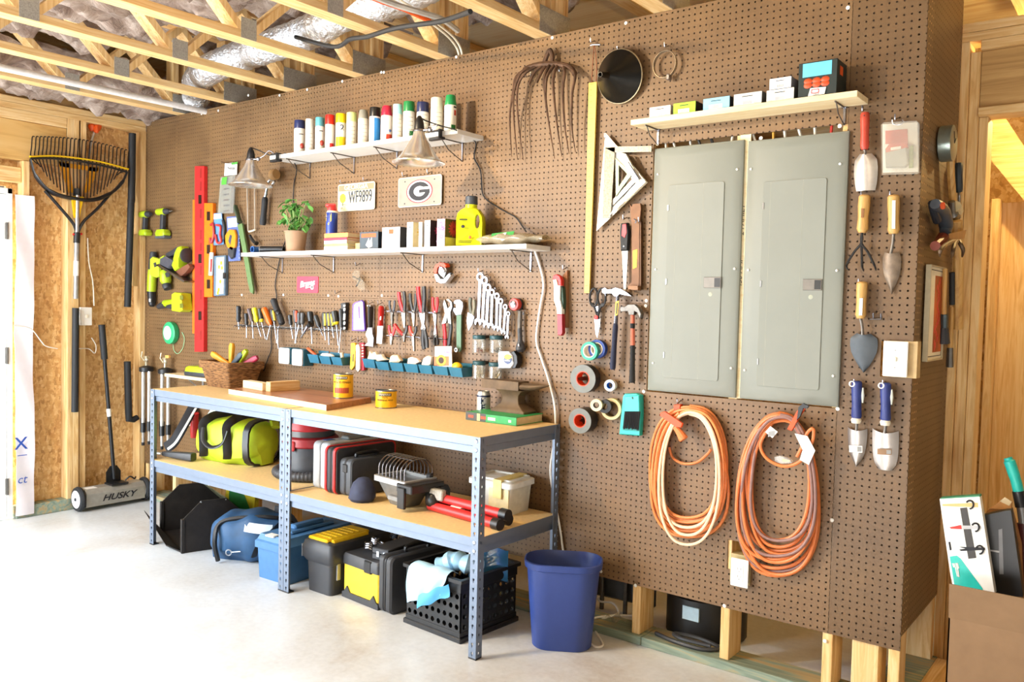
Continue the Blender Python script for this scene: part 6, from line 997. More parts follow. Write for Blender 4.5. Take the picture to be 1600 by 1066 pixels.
pouch('crumpled tan paper bag in the first bin of the long row', c4, [(78, 870), (92, 822), (104, 788), (128, 802), (150, 795), (170, 822), (205, 818), (228, 850), (258, 866), (180, 880), (100, 880)], mat('DCD0BA', .8)); pouch('flattened clear bag of screws in the third long row bin', c4, [(262, 888), (275, 832), (300, 822), (340, 824), (352, 850), (372, 872), (350, 892), (290, 892)], mat('DDC8A8', .5)); pouch('reddish white bag in the fourth long row bin', c4, [(415, 910), (420, 850), (455, 838), (500, 850), (525, 880), (480, 915)], mat('E8CDBE', .5)); pouch('rolled white bag leaning in the fifth long row bin', c4, [(530, 925), (550, 850), (590, 828), (622, 840), (615, 905), (575, 935)], mat('EFE2CE', .5))
pouch('white tangled tie in the middle bin below the screwdrivers', c3, [(830, 805), (850, 782), (900, 780), (940, 790), (965, 812), (900, 830)], mat('D8D4C8', .5), th=.8)
t, o = wt('marker', 'orange red marker pen poking out of the left open bin', 'pen', c3, (755, 765)); spin(t, o, 'barrel', mat('E85A2A', .4), c3, (715, 738), (800, 810), [(.28, 0), (.32, .1), (.32, .9), (.2, 1)], -2, 10)
t, o = wt('spool', 'pale thread spool in the right bin below the screwdrivers', 'spool', c3, (1032, 800)); spin(t, o, 'spool', mat('D8CDB4', .6), c3, (1032, 778), (1035, 830), [(.5, 0), (.5, .15), (.4, .2), (.4, .8), (.5, 1)], -2, 12)
t, o = wt('seed_packet', 'sunflower seed packet standing in the long bin row', 'packet', c4, (710, 830)); plate(t, o, 'packet', WHT, c4, [(640, 755), (778, 752), (782, 950), (638, 950)], -2.3, -2.1, .03); plate(t, o, 'tint', mat('C9C2E0', .5), c4, [(642, 785), (776, 782), (776, 822), (642, 826)], -2.34, -2.28); plate(t, o, 'photo_print', mat('D86A2A', .5), c4, [(632, 838), (755, 836), (755, 915), (630, 915)], -2.35, -2.28)
q = G(c4, (690, 870), -2.4)-o; mb = MB(mat('F4B81E', .5))
for k in range(16): a = 2*PI*k/16; mb.ball((q.x+1.0*math.cos(a), q.y, q.z+.85*math.sin(a)), (.34, .03, .3), 7)
mb.build('sunflower_print', t); MB(mat('3A2416', .6)).ball((q.x, q.y-.03, q.z), (.75, .05, .66), 12).build('sunflower_print', t); mb = MB(mat('6A4A9A', .5)); p = G(c4, (735, 802), -2.36)-o; mb.text('Flower', .7, p, .01, (0, .06, 0)); mb.build('lettering', t)
t, o = wt('cap', 'round yellow cap in the rightmost parts bin', 'cap', c4, (822, 915)); MB(YEL).ball(G(c4, (822, 925), -2.2)-o, (1.2, .9, .95), 14).build('cap', t)
def jar(label, x, y, tint, contents):
    p = G(c4, (x, y+72), -1.5); q = G(c4, (x, y-75), -1.5); h = q.z-p.z; t = thing('glass_jar', label, 'jar', (p.x, -1.55, p.z), group='glass jars under the wrenches'); r = 1.22
    MB(CLEAR).lathe([(r*.9, 0), (r, .12), (r, h*.7), (r*.92, h*.8)], 22).build('glass', t); MB(mat('1F4A52', .4)).lathe([(r*.98, h*.78), (r*1.05, h*.82), (r*1.05, h*.97), (r*.98, h)], 22).build('lid', t); MB(BLK).box((-r, .2, h*.85), (r, 1.5, h), .05).build('holder', t); contents(t, r, h)
rj = random.Random(3)
def heap(col):
    def f(t, r, h):
        mb = MB(mat(col, .5, .3))
        for k in range(26): a = rj.uniform(0, 6.28); d = rj.uniform(0, r*.75); mb.ball((d*math.cos(a), d*math.sin(a), .2+rj.uniform(0, .75)*(1-d/r)), .17, 6)
        mb.build('beads', t)
    return f
def sticks(col, ln):
    def f(t, r, h):
        mb = MB(mat(col, .4, .5))
        for k in range(12): a = rj.uniform(0, 6.28); d = rj.uniform(.1, r*.7); a2 = rj.uniform(0, 6.28); mb.cyl((d*math.cos(a), d*math.sin(a), .1+rj.uniform(0, .4)), (.7*math.cos(a2)*r, .7*math.sin(a2)*r, ln*rj.uniform(.5, 1)), .06, n=5)
        mb.build('nails', t)
    return f
jar('glass jar of brown fasteners, upper left of four', 1005, 735, 0, heap('8A4A2E')); jar('glass jar of dark screws, upper right of four', 1148, 738, 0, sticks('3A3A38', 1.3)); jar('glass jar of pale hooks, lower left of four', 1005, 950, 0, sticks('D8CFB0', 2.2)); jar('glass jar half hidden by the tape measure, lower right of four', 1140, 962, 0, sticks('C8B890', 2.0))
t, o = wt('tape_measure', 'silver tape measure with yellow and navy label', 'tape measure', c4, (1255, 868)); plate(t, o, 'case', mat('D9DADD', .25, .7), c4, [(1185, 800), (1200, 792), (1275, 792), (1305, 830), (1312, 900), (1290, 938), (1185, 938)], -2.2, -.5, .2); plate(t, o, 'grip', BLK, c4, [(1285, 800), (1315, 790), (1340, 830), (1345, 890), (1325, 935), (1295, 935), (1312, 890), (1305, 830)], -1.9, -.4, .1); q = G(c4, (1243, 865), -2.25)-o
MB(mat('2A3A6A', .4)).prism([(q.x+p[0], q.z+p[1]) for p in circ(.95, 20, ry=.85)], -2.28, -2.2).build('label_badge', t); MB(YEL).prism([(q.x+p[0], q.z+.55+p[1]) for p in circ(.85, 18, ry=.5)], -2.3, -2.25).build('label_badge', t); mb = MB(WHT); mb.text('FatMax', .42, (q.x, -2.31, q.z-.15), .01, bold=.01); mb.build('lettering', t)
t, o = wt('folding_saw', 'red and white curved handle on a brown sheath right of the white cord', 'saw', c7, (75, 60)); plate(t, o, 'sheath', mat('8A5A36', .7), c7, [(78, 40), (105, 8), (106, 352), (84, 352)], -.6, -.05, .05); plate(t, o, 'tip_grip', RED, c7, [(20, 62), (24, 42), (45, 33), (64, 44), (74, 70), (74, 102), (60, 100), (56, 72), (42, 60), (22, 66)], -2.0, -1.0, .15); plate(t, o, 'handle', WHT, c7, [(28, 102), (66, 100), (64, 180), (76, 232), (76, 272), (48, 270), (46, 238), (30, 190)], -2.0, -1.0, .15); plate(t, o, 'end_grip', mat('A8202E', .4), c7, [(48, 270), (78, 270), (80, 385), (72, 398), (52, 396)], -2.0, -1.0, .15); plate(t, o, 'back_grip', mat('2E4A3A', .5), c7, [(66, 100), (80, 110), (86, 200), (80, 270), (76, 230), (64, 180)], -1.6, -.7, .05); plate(t, o, 'cap', CREAM, c7, [(22, 66), (42, 60), (52, 98), (26, 102)], -1.9, -1.1, .08)
peg(c7, (98, 2), 'wire hook holding the red and white folding saw')
# ---- centre: fork, yardstick, funnel, ring, squares, bars
t, o = wt('fork_head', 'rusty many tined fork head hung upside down without a handle', 'garden fork', c5, (385, 240))
rod(t, o, 'socket', RUST, c5, [(340, 238), (365, 170), (385, 138), (400, 175), (402, 240)], .42, -1.2, 8)
rod(t, o, 'crown', RUST, c5, [(190, 290), (240, 262), (320, 245), (400, 242), (480, 250), (540, 272), (575, 320)], .5, [-1.6, -1.5, -1.4, -1.3, -1.4, -1.5, -1.7], 8)
TN = [[(215, 278), (130, 340), (105, 460), (80, 650), (95, 945)], [(240, 270), (165, 310), (115, 440), (110, 640), (138, 965)], [(275, 262), (190, 320), (140, 420), (140, 620), (182, 970)], [(320, 255), (265, 310), (232, 385), (236, 404)], [(350, 255), (320, 305), (292, 370), (290, 390)], [(380, 252), (345, 330), (345, 440), (370, 650), (420, 958)], [(415, 252), (365, 330), (352, 420), (355, 560), (372, 650)], [(440, 258), (415, 320), (410, 440), (440, 720), (475, 945)], [(490, 262), (495, 320), (482, 460), (498, 720), (530, 925)], [(540, 280), (575, 330), (552, 470), (550, 720), (578, 912)]]
for k, pts in enumerate(TN): n = len(pts); MB(RUST).tube(crom([G(c5, p, -1.4-[.2, 1.2, 1.3, .9, .25][i] if n == 5 else -1.4-.5*i)-o for i, p in enumerate(pts)], 6), [.3-.24*(i/(6*(n-1)))**2 for i in range(6*(n-1)+1)], 7).build('tine', t)
peg(c5, (232, 345), 'left lower wire hook carrying the rusty fork head'); peg(c5, (270, 340), 'middle wire hook carrying the rusty fork head'); peg(c5, (485, 305), 'right wire hook carrying the rusty fork head')
t, o = wt('yardstick', 'long yellow wooden yardstick hanging on a cord loop', 'ruler', c5, (720, 100)); A, B = W(921, 130, -.6), W(914, 458, -.6); A2 = W(933.5, 131, -.6); ys = mat('DDB950', .45, 0, .06)
MB(ys).prism([(A.x-o.x, A.z-o.z), (A2.x-o.x+.0, A.z-o.z), (A2.x-o.x-.35, B.z-o.z), (B.x-o.x, B.z-o.z)], -.85, -.5, 'y', .03).build('stick', t); mb = MB(INK); n = 36
for k in range(n+1):
    f = (k+.3)/(n+.6); x = A.x-o.x+.22+(B.x-A.x)*f; z = A.z-o.z+(B.z-A.z)*f; mb.box((x, -.865, z-.02), (x+(.5 if k % 6 else .9), -.85, z+.02))
mb.build('scale_marks', t); rod(t, o, 'cord', mat('8A4A2A', .6), c5, [(718, 105), (708, 250), (700, 388)], .07, -.8, 5); rod(t, o, 'cord', mat('8A4A2A', .6), c5, [(724, 105), (738, 250), (735, 388)], .07, -.8, 5)
rod(t, o, 'hook', CHROME, c5, [(690, 102), (715, 95), (765, 95)], .13, -.7, 6); peg(c5, (722, 82), 'wire hook carrying the cord of the yardstick')
t, o = wt('funnel', 'big black metal funnel with its spout pointing at the room', 'funnel', c5, (940, 350)); FM = mat('1C1A16', .35, .5, .2)
mb = MB(FM); q = G(c5, (765, 322), -7)-o; base = V((0, -1.2, 0)); ax = (q-base); mb.T = M.Translation(base) @ ax.to_track_quat('Z', 'Y').to_matrix().to_4x4(); l = ax.length; R0 = 4.35
mb.lathe([(R0, -.3), (R0, .2), (R0*.96, .35), (.85, l*.62), (.62, l*.66), (.42, l), (.34, l), (.5, l*.66), (R0*.9, .2), (R0*.9, -.2)], 36, caps=False); mb.build('cone', t)
mb = MB(mat('A89878', .35, .6)); mb.T = M.Translation(base) @ ax.to_track_quat('Z', 'Y').to_matrix().to_4x4(); mb.tube([(R0*math.cos(a), R0*math.sin(a), 0) for a in [2*PI*i/40 for i in range(40)]], .16, 8, closed=True); mb.build('rim_wire', t)
rod(t, o, 'hanger', CREAM, c5, [(890, 200), (912, 142), (935, 140), (965, 190)], .14, -1, 6, 1); peg(c5, (925, 150), 'wire hook holding the black funnel')
t, o = wt('hose_clamp', 'large steel hose clamp ring hung right of the funnel', 'hose clamp', c5, (1255, 245)); q0, q1, q2, q3 = G(c5, (1172, 250), -.9), G(c5, (1345, 240), -.9), G(c5, (1255, 145), -.9), G(c5, (1255, 350), -.9); rx, rz = (q1.x-q0.x)/2, (q2.z-q3.z)/2
MB(mat('C8BEA8', .25, .8)).ring(circ(rx, 40, ((q0.x+q1.x)/2-o.x, (q2.z+q3.z)/2-o.z), rz), circ(rx-.07, 40, ((q0.x+q1.x)/2-o.x, (q2.z+q3.z)/2-o.z), rz-.07), -1.3, -.6).build('band', t); MB(CHROME).box(G(c5, (1262, 362), -1.5)-o, G(c5, (1310, 325), -.5)-o, .1).build('screw_housing', t); peg(c5, (1280, 120), 'wire hook holding the hose clamp ring')
def sq(label, pts, hole, m, y, name='speed_square'):
    t, o = wt(name, label, 'square', c6, pts[0]); P = rel(c6, pts, o, y); H = rel(c6, hole, o, y)
    MB(m).ring(P, H, y-.12, y+.12).build('blade', t); return t, o
WSQ = mat('E6E0D0', .35, .4, .05)
t, o = wt('framing_square', 'speckled steel framing square with its short arm along the top', 'square', c6, (440, 20)); plate(t, o, 'tongue', mat('7C776A', .45, .4, .3, 120), c6, [(405, 5), (475, 0), (445, 470), (390, 475)], -1.35, -1.2, .02); plate(t, o, 'arm', mat('8C877A', .45, .4, .3, 120), c6, [(405, 5), (405, -3), (718, -8), (716, 32), (470, 36)], -1.35, -1.2, .02)
sq('large pale triangular square with its tip pointing down at the yardstick', [(412, -95), (690, 235), (352, 558)], [(455, 60), (590, 215), (395, 420)], WSQ, -.9)
t, o = sq('white speed square turned diagonally in front of the framing square', [(485, 45), (515, 38), (680, 232), (440, 455), (470, 400), (610, 225)], [(500, 60), (515, 58), (650, 228), (478, 395), (480, 390), (620, 222)], WSQ, -1.7); plate(t, o, 'fence', WSQ, c6, [(530, 40), (548, 45), (640, 215), (622, 222)], -2.2, -1.6, .04); plate(t, o, 'slot', INK, c6, [(555, 95), (562, 92), (640, 212), (632, 218)], -2.23, -2.18); plate(t, o, 'slot', INK, c6, [(455, 392), (605, 235), (610, 242), (458, 402)], -1.86, -1.8)
t, o = sq('small dark metal square nested inside the larger squares', [(478, 70), (590, 180), (480, 330)], [(500, 120), (556, 180), (500, 262)], mat('6A7466', .4, .6), -1.15)
peg(c6, (430, -60), 'wire hook holding the stacked squares')
t, o = wt('flat_bar', 'wide brown flat pry bar right of the small hand saw', 'pry bar', c6, (610, 380)); plate(t, o, 'bar', mat('6E4C32', .5, .4, .15), c6, [(575, 378), (588, 398), (596, 378), (645, 375), (650, 405), (640, 520), (638, 900), (636, 955), (570, 948), (568, 925), (588, 900), (588, 520)], -1.0, -.5, .06); plate(t, o, 'edge', mat('5E4028', .5, .4), c6, [(640, 480), (652, 500), (652, 920), (640, 955)], -.9, -.2, .03); plate(t, o, 'heel', mat('7A5638', .45, .4), c6, [(566, 922), (636, 925), (636, 955), (568, 948)], -1.9, -.9, .08); plate(t, o, 'sticker', mat('E8D82A', .5), c6, [(592, 690), (622, 680), (618, 800), (592, 812)], -1.04, -.98); rod(t, o, 'hook', CHROME, c6, [(600, 480), (615, 490), (608, 505)], .12, -1.4, 6)
t, o = wt('jab_saw', 'small hand saw with black and red grip hanging blade down', 'saw', c6, (540, 490)); plate(t, o, 'blade', mat('A8A298', .35, .7), c6, [(520, 690), (560, 690), (545, 960), (532, 962)], -1.0, -.9, .01); plate(t, o, 'grip', RUB, c6, [(520, 510), (560, 505), (570, 560), (562, 690), (520, 692), (514, 560)], -1.5, -.5, .2); plate(t, o, 'grip_inlay', mat('D8343A', .4), c6, [(524, 515), (548, 510), (552, 570), (538, 605), (518, 590)], -1.6, -1.4, .06); MB(CHROME).ball(G(c6, (532, 660), -1.55)-o, (.16, .08, .16), 8).build('rivet', t)
peg(c6, (552, 480), 'wire hook holding the red and black hand saw'); peg(c6, (655, 495), 'wire hook holding the brown flat pry bar')
# ---- scissors, hammers, tapes, dustpan
t, o = wt('kitchen_shears', 'black handled scissors with a red pivot left of the hammers', 'scissors', c7, (275, 290))
for a, b, sg in ((258, 170, -1), (305, 170, 1)):
    q = G(c7, (a, b), -.9)-o; mb = MB(BLK); mb.tube([(q.x+1.0*math.cos(k*PI/9)*.8, -.9, q.z+1.55*math.sin(k*PI/9)) for k in range(18)], .2, 8, closed=True); mb.build('finger_loop', t); rod(t, o, 'shank', BLK, c7, [(a+sg*8, b+35), (280+sg*14, 235), (282-sg*4, 300)], [.24]*11, -.9, 8)
plate(t, o, 'blade', CHROME, c7, [(262, 300), (288, 295), (290, 360), (280, 412), (270, 390)], -.95, -.85, .01); plate(t, o, 'blade', STEEL, c7, [(270, 300), (298, 295), (294, 360), (288, 355)], -.85, -.75, .01); MB(RED).lathe([(.38, 0), (.4, .2), (.2, .28)], 14, G(c7, (275, 290), -.95)-o, 'y').build('pivot', t); plate(t, o, 'opener_teeth', CHROME, c7, [(270, 225), (285, 220), (288, 250), (276, 258)], -1.0, -.85)
t, o = wt('hammer', 'steel claw hammer with long navy rubber grip', 'hammer', c7, (390, 140)); spin(t, o, 'grip', mat('2A3048', .6), c7, (388, 325), (370, 600), [(.42, 0), (.55, .08), (.52, .5), (.62, .85), (.58, .97), (.4, 1)], -1.6, 12, .8); spin(t, o, 'shank', CHROME, c7, (402, 140), (388, 330), [(.32, 0), (.28, .5), (.38, 1)], -1.6, 10); plate(t, o, 'head', CHROME, c7, [(312, 122), (330, 112), (345, 124), (372, 122), (395, 112), (430, 122), (470, 145), (495, 165), (450, 158), (420, 150), (408, 165), (388, 165), (372, 146), (345, 146), (328, 150), (314, 142)], -2.1, -1.1, .15); plate(t, o, 'sticker', YEL, c7, [(388, 195), (408, 190), (400, 275), (384, 282)], -1.95, -1.85); plate(t, o, 'print', INK, c7, [(394, 205), (402, 203), (396, 268), (390, 270)], -1.97, -1.93)
t, o = wt('hammer', 'claw hammer with red and black banded fibreglass handle', 'hammer', c7, (490, 240)); spin(t, o, 'grip', RUB, c7, (490, 450), (486, 678), [(.45, 0), (.5, .1), (.48, .5), (.62, .95), (.5, 1)], -1.4, 12, .8); spin(t, o, 'shaft', mat('C86A52', .5), c7, (490, 275), (490, 455), [(.42, 0), (.45, .5), (.5, 1)], -1.4, 10, .8); spin(t, o, 'tape_band', BLK, c7, (489, 325), (488, 355), [(.48, 0), (.5, .5), (.48, 1)], -1.42, 10, .85); plate(t, o, 'head', DKST, c7, [(418, 240), (425, 225), (445, 228), (470, 212), (510, 212), (535, 235), (550, 270), (545, 295), (530, 262), (508, 250), (505, 275), (475, 275), (468, 252), (445, 252), (424, 255)], -1.9, -.9, .15)
peg(c7, (350, 160), 'wire hook under the left of the steel hammer head'); peg(c7, (438, 165), 'wire hook under the claw of the steel hammer'); peg(c7, (445, 250), 'wire hook under the red banded hammer head')
def tape(label, c, p, r, ri, d, y, mface, mcore, tilt=0, name='tape_roll', mside=None):
    o = G(c, p, y); t = thing(name, label, 'tape', o, (0, 0, tilt)); cr = circ(r, 36); MB(mside or mface).ring(cr, circ(ri, 36), 0.02, d).build('roll', t); MB(mface).ring(circ(r*.995, 36), circ(ri*1.05, 36), -.03, .03).build('face', t); MB(mcore).ring(circ(ri*1.05, 36), circ(ri*.92, 36), -.05, d+.02).build('core', t); return t
MG = mat('2FA088', .5); SG = mat('72746F', .5)
tape('green masking tape roll, topmost of the hanging tapes', c7, (230, 490), 1.62, 1.1, 1.0, -2.2, MG, CREAM, .1); tape('blue tape roll hidden behind the green masking tape', c7, (275, 478), 1.62, 1.1, 1.0, -1.15, mat('2A4A9A', .5), CREAM, .1)
tape('large grey duct tape roll with an orange core, upper one', c7, (193, 655), 2.45, 1.25, 1.9, -3.0, SG, mat('D8481E', .5), .1, mside=BLK); tape('large grey duct tape roll with an orange core, lower one', c7, (175, 905), 2.2, 1.15, 2.6, -3.2, SG, mat('D8481E', .5), .1, mside=BLK)
tape('small white and blue plumber tape ring right of the duct tapes', c7, (352, 695), 1.0, .55, 1.1, -1.6, WHT, mat('2E7AC8', .4), .2); tape('cream masking tape roll lowest on the right', c7, (360, 835), 1.85, 1.45, .9, -1.1, mat('E2CE9A', .6), mat('D8C08A', .6), .2); tape('black electrical tape sleeve stacked on the cream roll', c7, (322, 820), 1.15, .6, 1.2, -2.4, BLK, CHAR, .3); tape('small cream tape ring at the front of the black sleeve', c7, (272, 812), 1.05, .5, .8, -3.4, mat('E8D8B0', .6), BLK, .3)
for p, lb in (((205, 610), 'peg carrying the upper duct tape'), ((190, 865), 'peg carrying the lower duct tape')): t, o = wt('tape_peg', 'dark spring clip '+lb, 'hook', c7, p); MB(mat('6A3A2A', .5)).box((-.5, -2.9, -1.6), (.4, -.05, -.9), .1).build('arm', t); MB(CHROME).cyl((-.2, -3.1, -.6), (0, 0, -.5), .1, n=6).build('wire', t)
t, o = wt('dustpan_brush', 'small teal dustpan with black bristle brush clipped inside', 'dustpan', c7, (485, 860)); plate(t, o, 'pan', TEAL, c7, [(440, 760), (450, 742), (520, 740), (545, 752), (548, 860), (540, 992), (418, 984)], -1.2, -.05, .15); plate(t, o, 'recess', mat('1C8E86', .45), c7, [(445, 850), (538, 852), (528, 968), (428, 960)], -1.25, -1.15); plate(t, o, 'brush_handle', mat('3ACABE', .4), c7, [(448, 758), (530, 752), (534, 852), (440, 850)], -1.6, -1.1, .12); plate(t, o, 'hang_slot', INK, c7, [(484, 762), (492, 762), (494, 776), (486, 776)], -1.64, -1.58); mb = MB(mat('1E1E20', .8))
for k in range(34): f = k/33; a, b = G(c7, (444+88*f, 850), -1.5-.15*(k % 3))-o, G(c7, (432+92*f+random.uniform(-2, 2), 950+10*f+random.uniform(-8, 6)), -1.4-.15*(k % 3))-o; mb.cyl(a, b, .09, .06, 5)
mb.build('bristles', t)

# ---- electrical panels
def breaker(label, o4, door, vl, lat, hin, scw):
    t, o = wt('breaker_panel', label, 'electrical panel', c12, o4[0]); P = rel(c12, o4, o, -.6); x0, x1 = (P[0][0]+P[3][0])/2, (P[1][0]+P[2][0])/2; z1, z0 = (P[0][1]+P[1][1])/2, (P[2][1]+P[3][1])/2
    MB(PANEL).loft([[(x, y, z) for x, z in ((x0+e, z0+e), (x1-e, z0+e), (x1-e, z1-e), (x0+e, z1-e))] for y, e in ((-.02, 0), (-.5, 0), (-.75, .35), (-.95, 1.7), (-.98, 1.8))]).build('cover', t)
    D = rel(c12, door, o, -1.0); a0, a1 = (D[0][0]+D[3][0])/2, (D[1][0]+D[2][0])/2; b1, b0 = (D[0][1]+D[1][1])/2, (D[2][1]+D[3][1])/2
    MB(mat('86887A', .5)).prism(rrect(a0-.08, b0-.08, a1+.08, b1+.08, .45), -1.0, -.95).build('door_gap', t); dr_ = MB(PANEL).prism(rrect(a0, b0, a1, b1, .4), -1.12, -.95, 'y', .03).build('door', t)
    for v in vl: q = rel(c12, [v], o, -1.1)[0]; MB(mat('8E9082', .5)).box((q[0]-.03, -1.13, b0+.1), (q[0]+.03, -1.11, b1-.1)).build('crease', dr_)
    q = rel(c12, lat, o, -1.2); MB(mat('7A746C', .4, .3)).box((q[0][0], -1.3, q[1][1]), (q[1][0], -1.1, q[0][1]), .05).build('latch', dr_); m_ = (q[0][0]*.38+q[1][0]*.62); MB(mat('2A2826', .4)).box((m_, -1.34, q[1][1]+.15), (q[1][0]-.12, -1.28, q[0][1]-.15), .02).build('latch_button', dr_)
    for h in hin: q = rel(c12, [h], o, -1.1)[0]; MB(STEEL).box((q[0]-.14, -1.2, q[1]-.5), (q[0]+.14, -1.0, q[1]+.5), .03).build('hinge', t)
    for s_ in scw: q = rel(c12, [s_], o, -.9)[0]; MB(WHT).lathe([(.19, .7), (.2, .95), (.12, 1.06)], 10, (q[0], 0, q[1]), 'y').build('screw', t)
    MB(mat('9DA08F', .5)).ball((a0+(a1-a0)*.82, -1.13, rel(c12, lat, o, -1.2)[1][1]-1.0), (.35, .02, .35), 8).build('stamp', dr_)
breaker('grey breaker panel with closed door, the left one', [(48, 112), (358, 90), (332, 980), (28, 956)], [(98, 240), (292, 232), (272, 922), (82, 912)], [(120, 500), (213, 500)], [(222, 562), (281, 600)], [(98, 322), (91, 578), (83, 832)], [(62, 205), (337, 188), (54, 535), (328, 533), (45, 860), (316, 878)])
breaker('grey breaker panel with closed door, the right one', [(372, 85), (720, 60), (692, 1012), (348, 985)], [(428, 228), (648, 220), (622, 955), (408, 940)], [(445, 500), (557, 500)], [(566, 569), (630, 608)], [(428, 315), (419, 585), (409, 855)], [(385, 187), (694, 169), (376, 537), (683, 539), (363, 885), (670, 905)])

# ---- coiled extension cords
def coil(t, o, name, m, loops, seed, r=.25):
    rn = random.Random(seed); pts = []
    for (cx, a, yt, yb, d) in loops:
        w1, w2 = rn.uniform(-13, 13), rn.uniform(-16, 16)
        for k in range(20):
            th = 2*PI*k/20; s_, c_ = math.sin(th), math.cos(th); yc = (yt+yb)/2; hh_ = (yb-yt)/2
            x = cx+a*math.copysign(abs(s_)**.85, s_)*(1-.13*c_)+w1*math.sin(2*th)+w2*c_*.6; y = yc-hh_*math.copysign(abs(c_)**.92, c_)+3*math.sin(3*th+seed)
            pts.append(G(c8, (x, y), d-.25*math.sin(th*1.0+seed))-o)
    P = []
    n = 20
    for i, p in enumerate(pts):                                     # ease each loop into the next at the top
        k = i % n; li = i//n
        if k > 15 and li < len(loops)-1: f = (k-15)/5; q = pts[(li+1)*n]; e = pts[li*n]; p = p+(q-e)*f
        P.append(p)
    MB(m).tube(crom(P, 3), r, 8).build(name, t)
OC, OC2, PCH, MAV = mat('E58A4C', .45), mat('DB7A40', .45), mat('EFD0AE', .5), mat('8E6A62', .5)
t, o = wt('cable_coil', 'orange and cream extension cord coil hung under the left panel', 'cord', c8, (290, 140))
coil(t, o, 'orange_cord', OC, [(285, 200, 112, 760, -.5), (290, 195, 118, 800, -.9), (290, 185, 125, 725, -1.3), (288, 190, 130, 770, -1.7), (286, 172, 140, 745, -.6), (292, 165, 145, 715, -1.1), (284, 150, 150, 700, -1.6), (290, 178, 135, 790, -2.1)], 2)
coil(t, o, 'cream_cord', PCH, [(285, 150, 160, 745, -2.1), (292, 140, 155, 785, -2.4), (290, 158, 150, 835, -2.6)], 5, .24); rod(t, o, 'inner_loop', OC2, c8, [(185, 330), (205, 385), (260, 415), (330, 408), (385, 365), (402, 340)], .22, -.8, 8)
rod(t, o, 'plug', mat('E8824A', .45), c8, [(215, 225), (240, 255), (262, 290)], [.4, .42, .45, .5, .55, .6, .65, .7, .75, .78, .7], -2.9, 10); plate(t, o, 'tie', mat('E04E10', .45), c8, [(142, 150), (165, 142), (258, 205), (250, 228), (222, 225), (140, 165)], -3.3, -2.8, .1); plate(t, o, 'tie', mat('E04E10', .45), c8, [(215, 108), (250, 105), (248, 130), (215, 150)], -1.5, -.5, .1)
t, o = wt('cable_coil', 'all orange extension cord coil with paper tags under the right panel', 'cord', c8, (760, 180))
coil(t, o, 'orange_cord', OC2, [(755, 205, 150, 1000, -.5), (750, 210, 155, 960, -1.0), (760, 195, 165, 995, -1.4), (745, 200, 160, 915, -1.8), (760, 185, 172, 870, -.7), (765, 175, 178, 850, -1.2), (755, 190, 165, 930, -2.2), (770, 170, 185, 890, -1.6), (765, 150, 190, 815, -2.0)], 3, .27)
coil(t, o, 'mauve_cord', MAV, [(755, 190, 158, 900, -2.5), (770, 155, 170, 820, -2.6), (745, 200, 165, 980, -.9)], 8, .24)
rod(t, o, 'inner_loop', OC2, c8, [(690, 250), (660, 320), (690, 385), (760, 425), (820, 425), (880, 390), (930, 300), (935, 235), (905, 255), (880, 320), (850, 380)], .25, -2.9, 8); plate(t, o, 'connector', CLEAR, c8, [(735, 378), (765, 372), (825, 395), (830, 412), (770, 415), (738, 400)], -3.3, -2.6, .12); plate(t, o, 'connector_core', mat('D8B05A', .4), c8, [(775, 388), (815, 398), (815, 408), (775, 405)], -3.1, -2.8)
plate(t, o, 'tag', WHT, c8, [(685, 250), (712, 220), (750, 250), (722, 282)], -3.2, -3.15, .0); plate(t, o, 'tag', WHT, c8, [(838, 258), (905, 272), (945, 348), (912, 422), (865, 395), (880, 345)], -3.4, -3.35, .0); mb = MB(mat('9A9A9A', .6))
for k in range(6): p = G(c8, (700+k*6, 262-k*1), -3.22)-o; mb.box((p.x, -3.23, p.z-.4), (p.x+.15, -3.21, p.z+.4))
mb.build('barcode', t); plate(t, o, 'strap', mat('E04E10', .45), c8, [(802, 235), (850, 145), (885, 102), (905, 115), (870, 165), (825, 245)], -3.2, -2.6, .08); plate(t, o, 'strap_end', BLK, c8, [(860, 120), (885, 100), (915, 115), (905, 128), (885, 125), (868, 170), (850, 190)], -3.6, -3.15, .06)
peg(c8, (246, 95), 'wire hook carrying the orange and cream cord coil'); peg(c8, (760, 180), 'wire hook carrying the all orange cord coil')
# ---- outlet and switch
t, o = wt('wall_outlet', 'white duplex outlet in a loose box under the right cord coil', 'outlet', c8, (555, 985)); q = rel(c8, [(512, 902), (602, 908), (596, 1062), (502, 1050)], o, -1); x0, x1, z1, z0 = (q[0][0]+q[3][0])/2, (q[1][0]+q[2][0])/2, q[0][1], (q[2][1]+q[3][1])/2
MB(WHT).box((x0, -1.2, z0), (x1, -.95, z1), .1).build('cover_plate', t); MB(mat('5A5A58', .5)).box((x0+.4, -.95, z0+.6), (x1-.3, .1, z1-.4)).build('outlet_body', t); MB(mat('B9A878', .6)).box((x0-.55, -.05, z0+.2), (x1-.1, 2.2, z1+.35)).build('device_box', t); MB(WHT).box((x0+.75, -1.27, z0+.9), (x1-.75, -1.15, z1-.9), .06).build('receptacle', t)
for z in (z0+1.3, z1-1.9):
    for dx in (-.25, .25): MB(mat('8A8A86', .5)).box(((x0+x1)/2+dx-.04, -1.3, z+.2), ((x0+x1)/2+dx+.04, -1.26, z+.6)).build('slot', t)
    MB(mat('8A8A86', .5)).ball(((x0+x1)/2, -1.27, z-.05), (.1, .03, .1), 6).build('slot', t)
t, o = wt('light_switch', 'white switch plate at the right pegboard edge above two blue trowels', 'switch plate', c10, (380, 305)); q = rel(c10, [(308, 200), (455, 202), (450, 416), (302, 412)], o, -.6); x0, x1, z1, z0 = (q[0][0]+q[3][0])/2, (q[1][0]+q[2][0])/2, q[0][1], (q[2][1]+q[3][1])/2
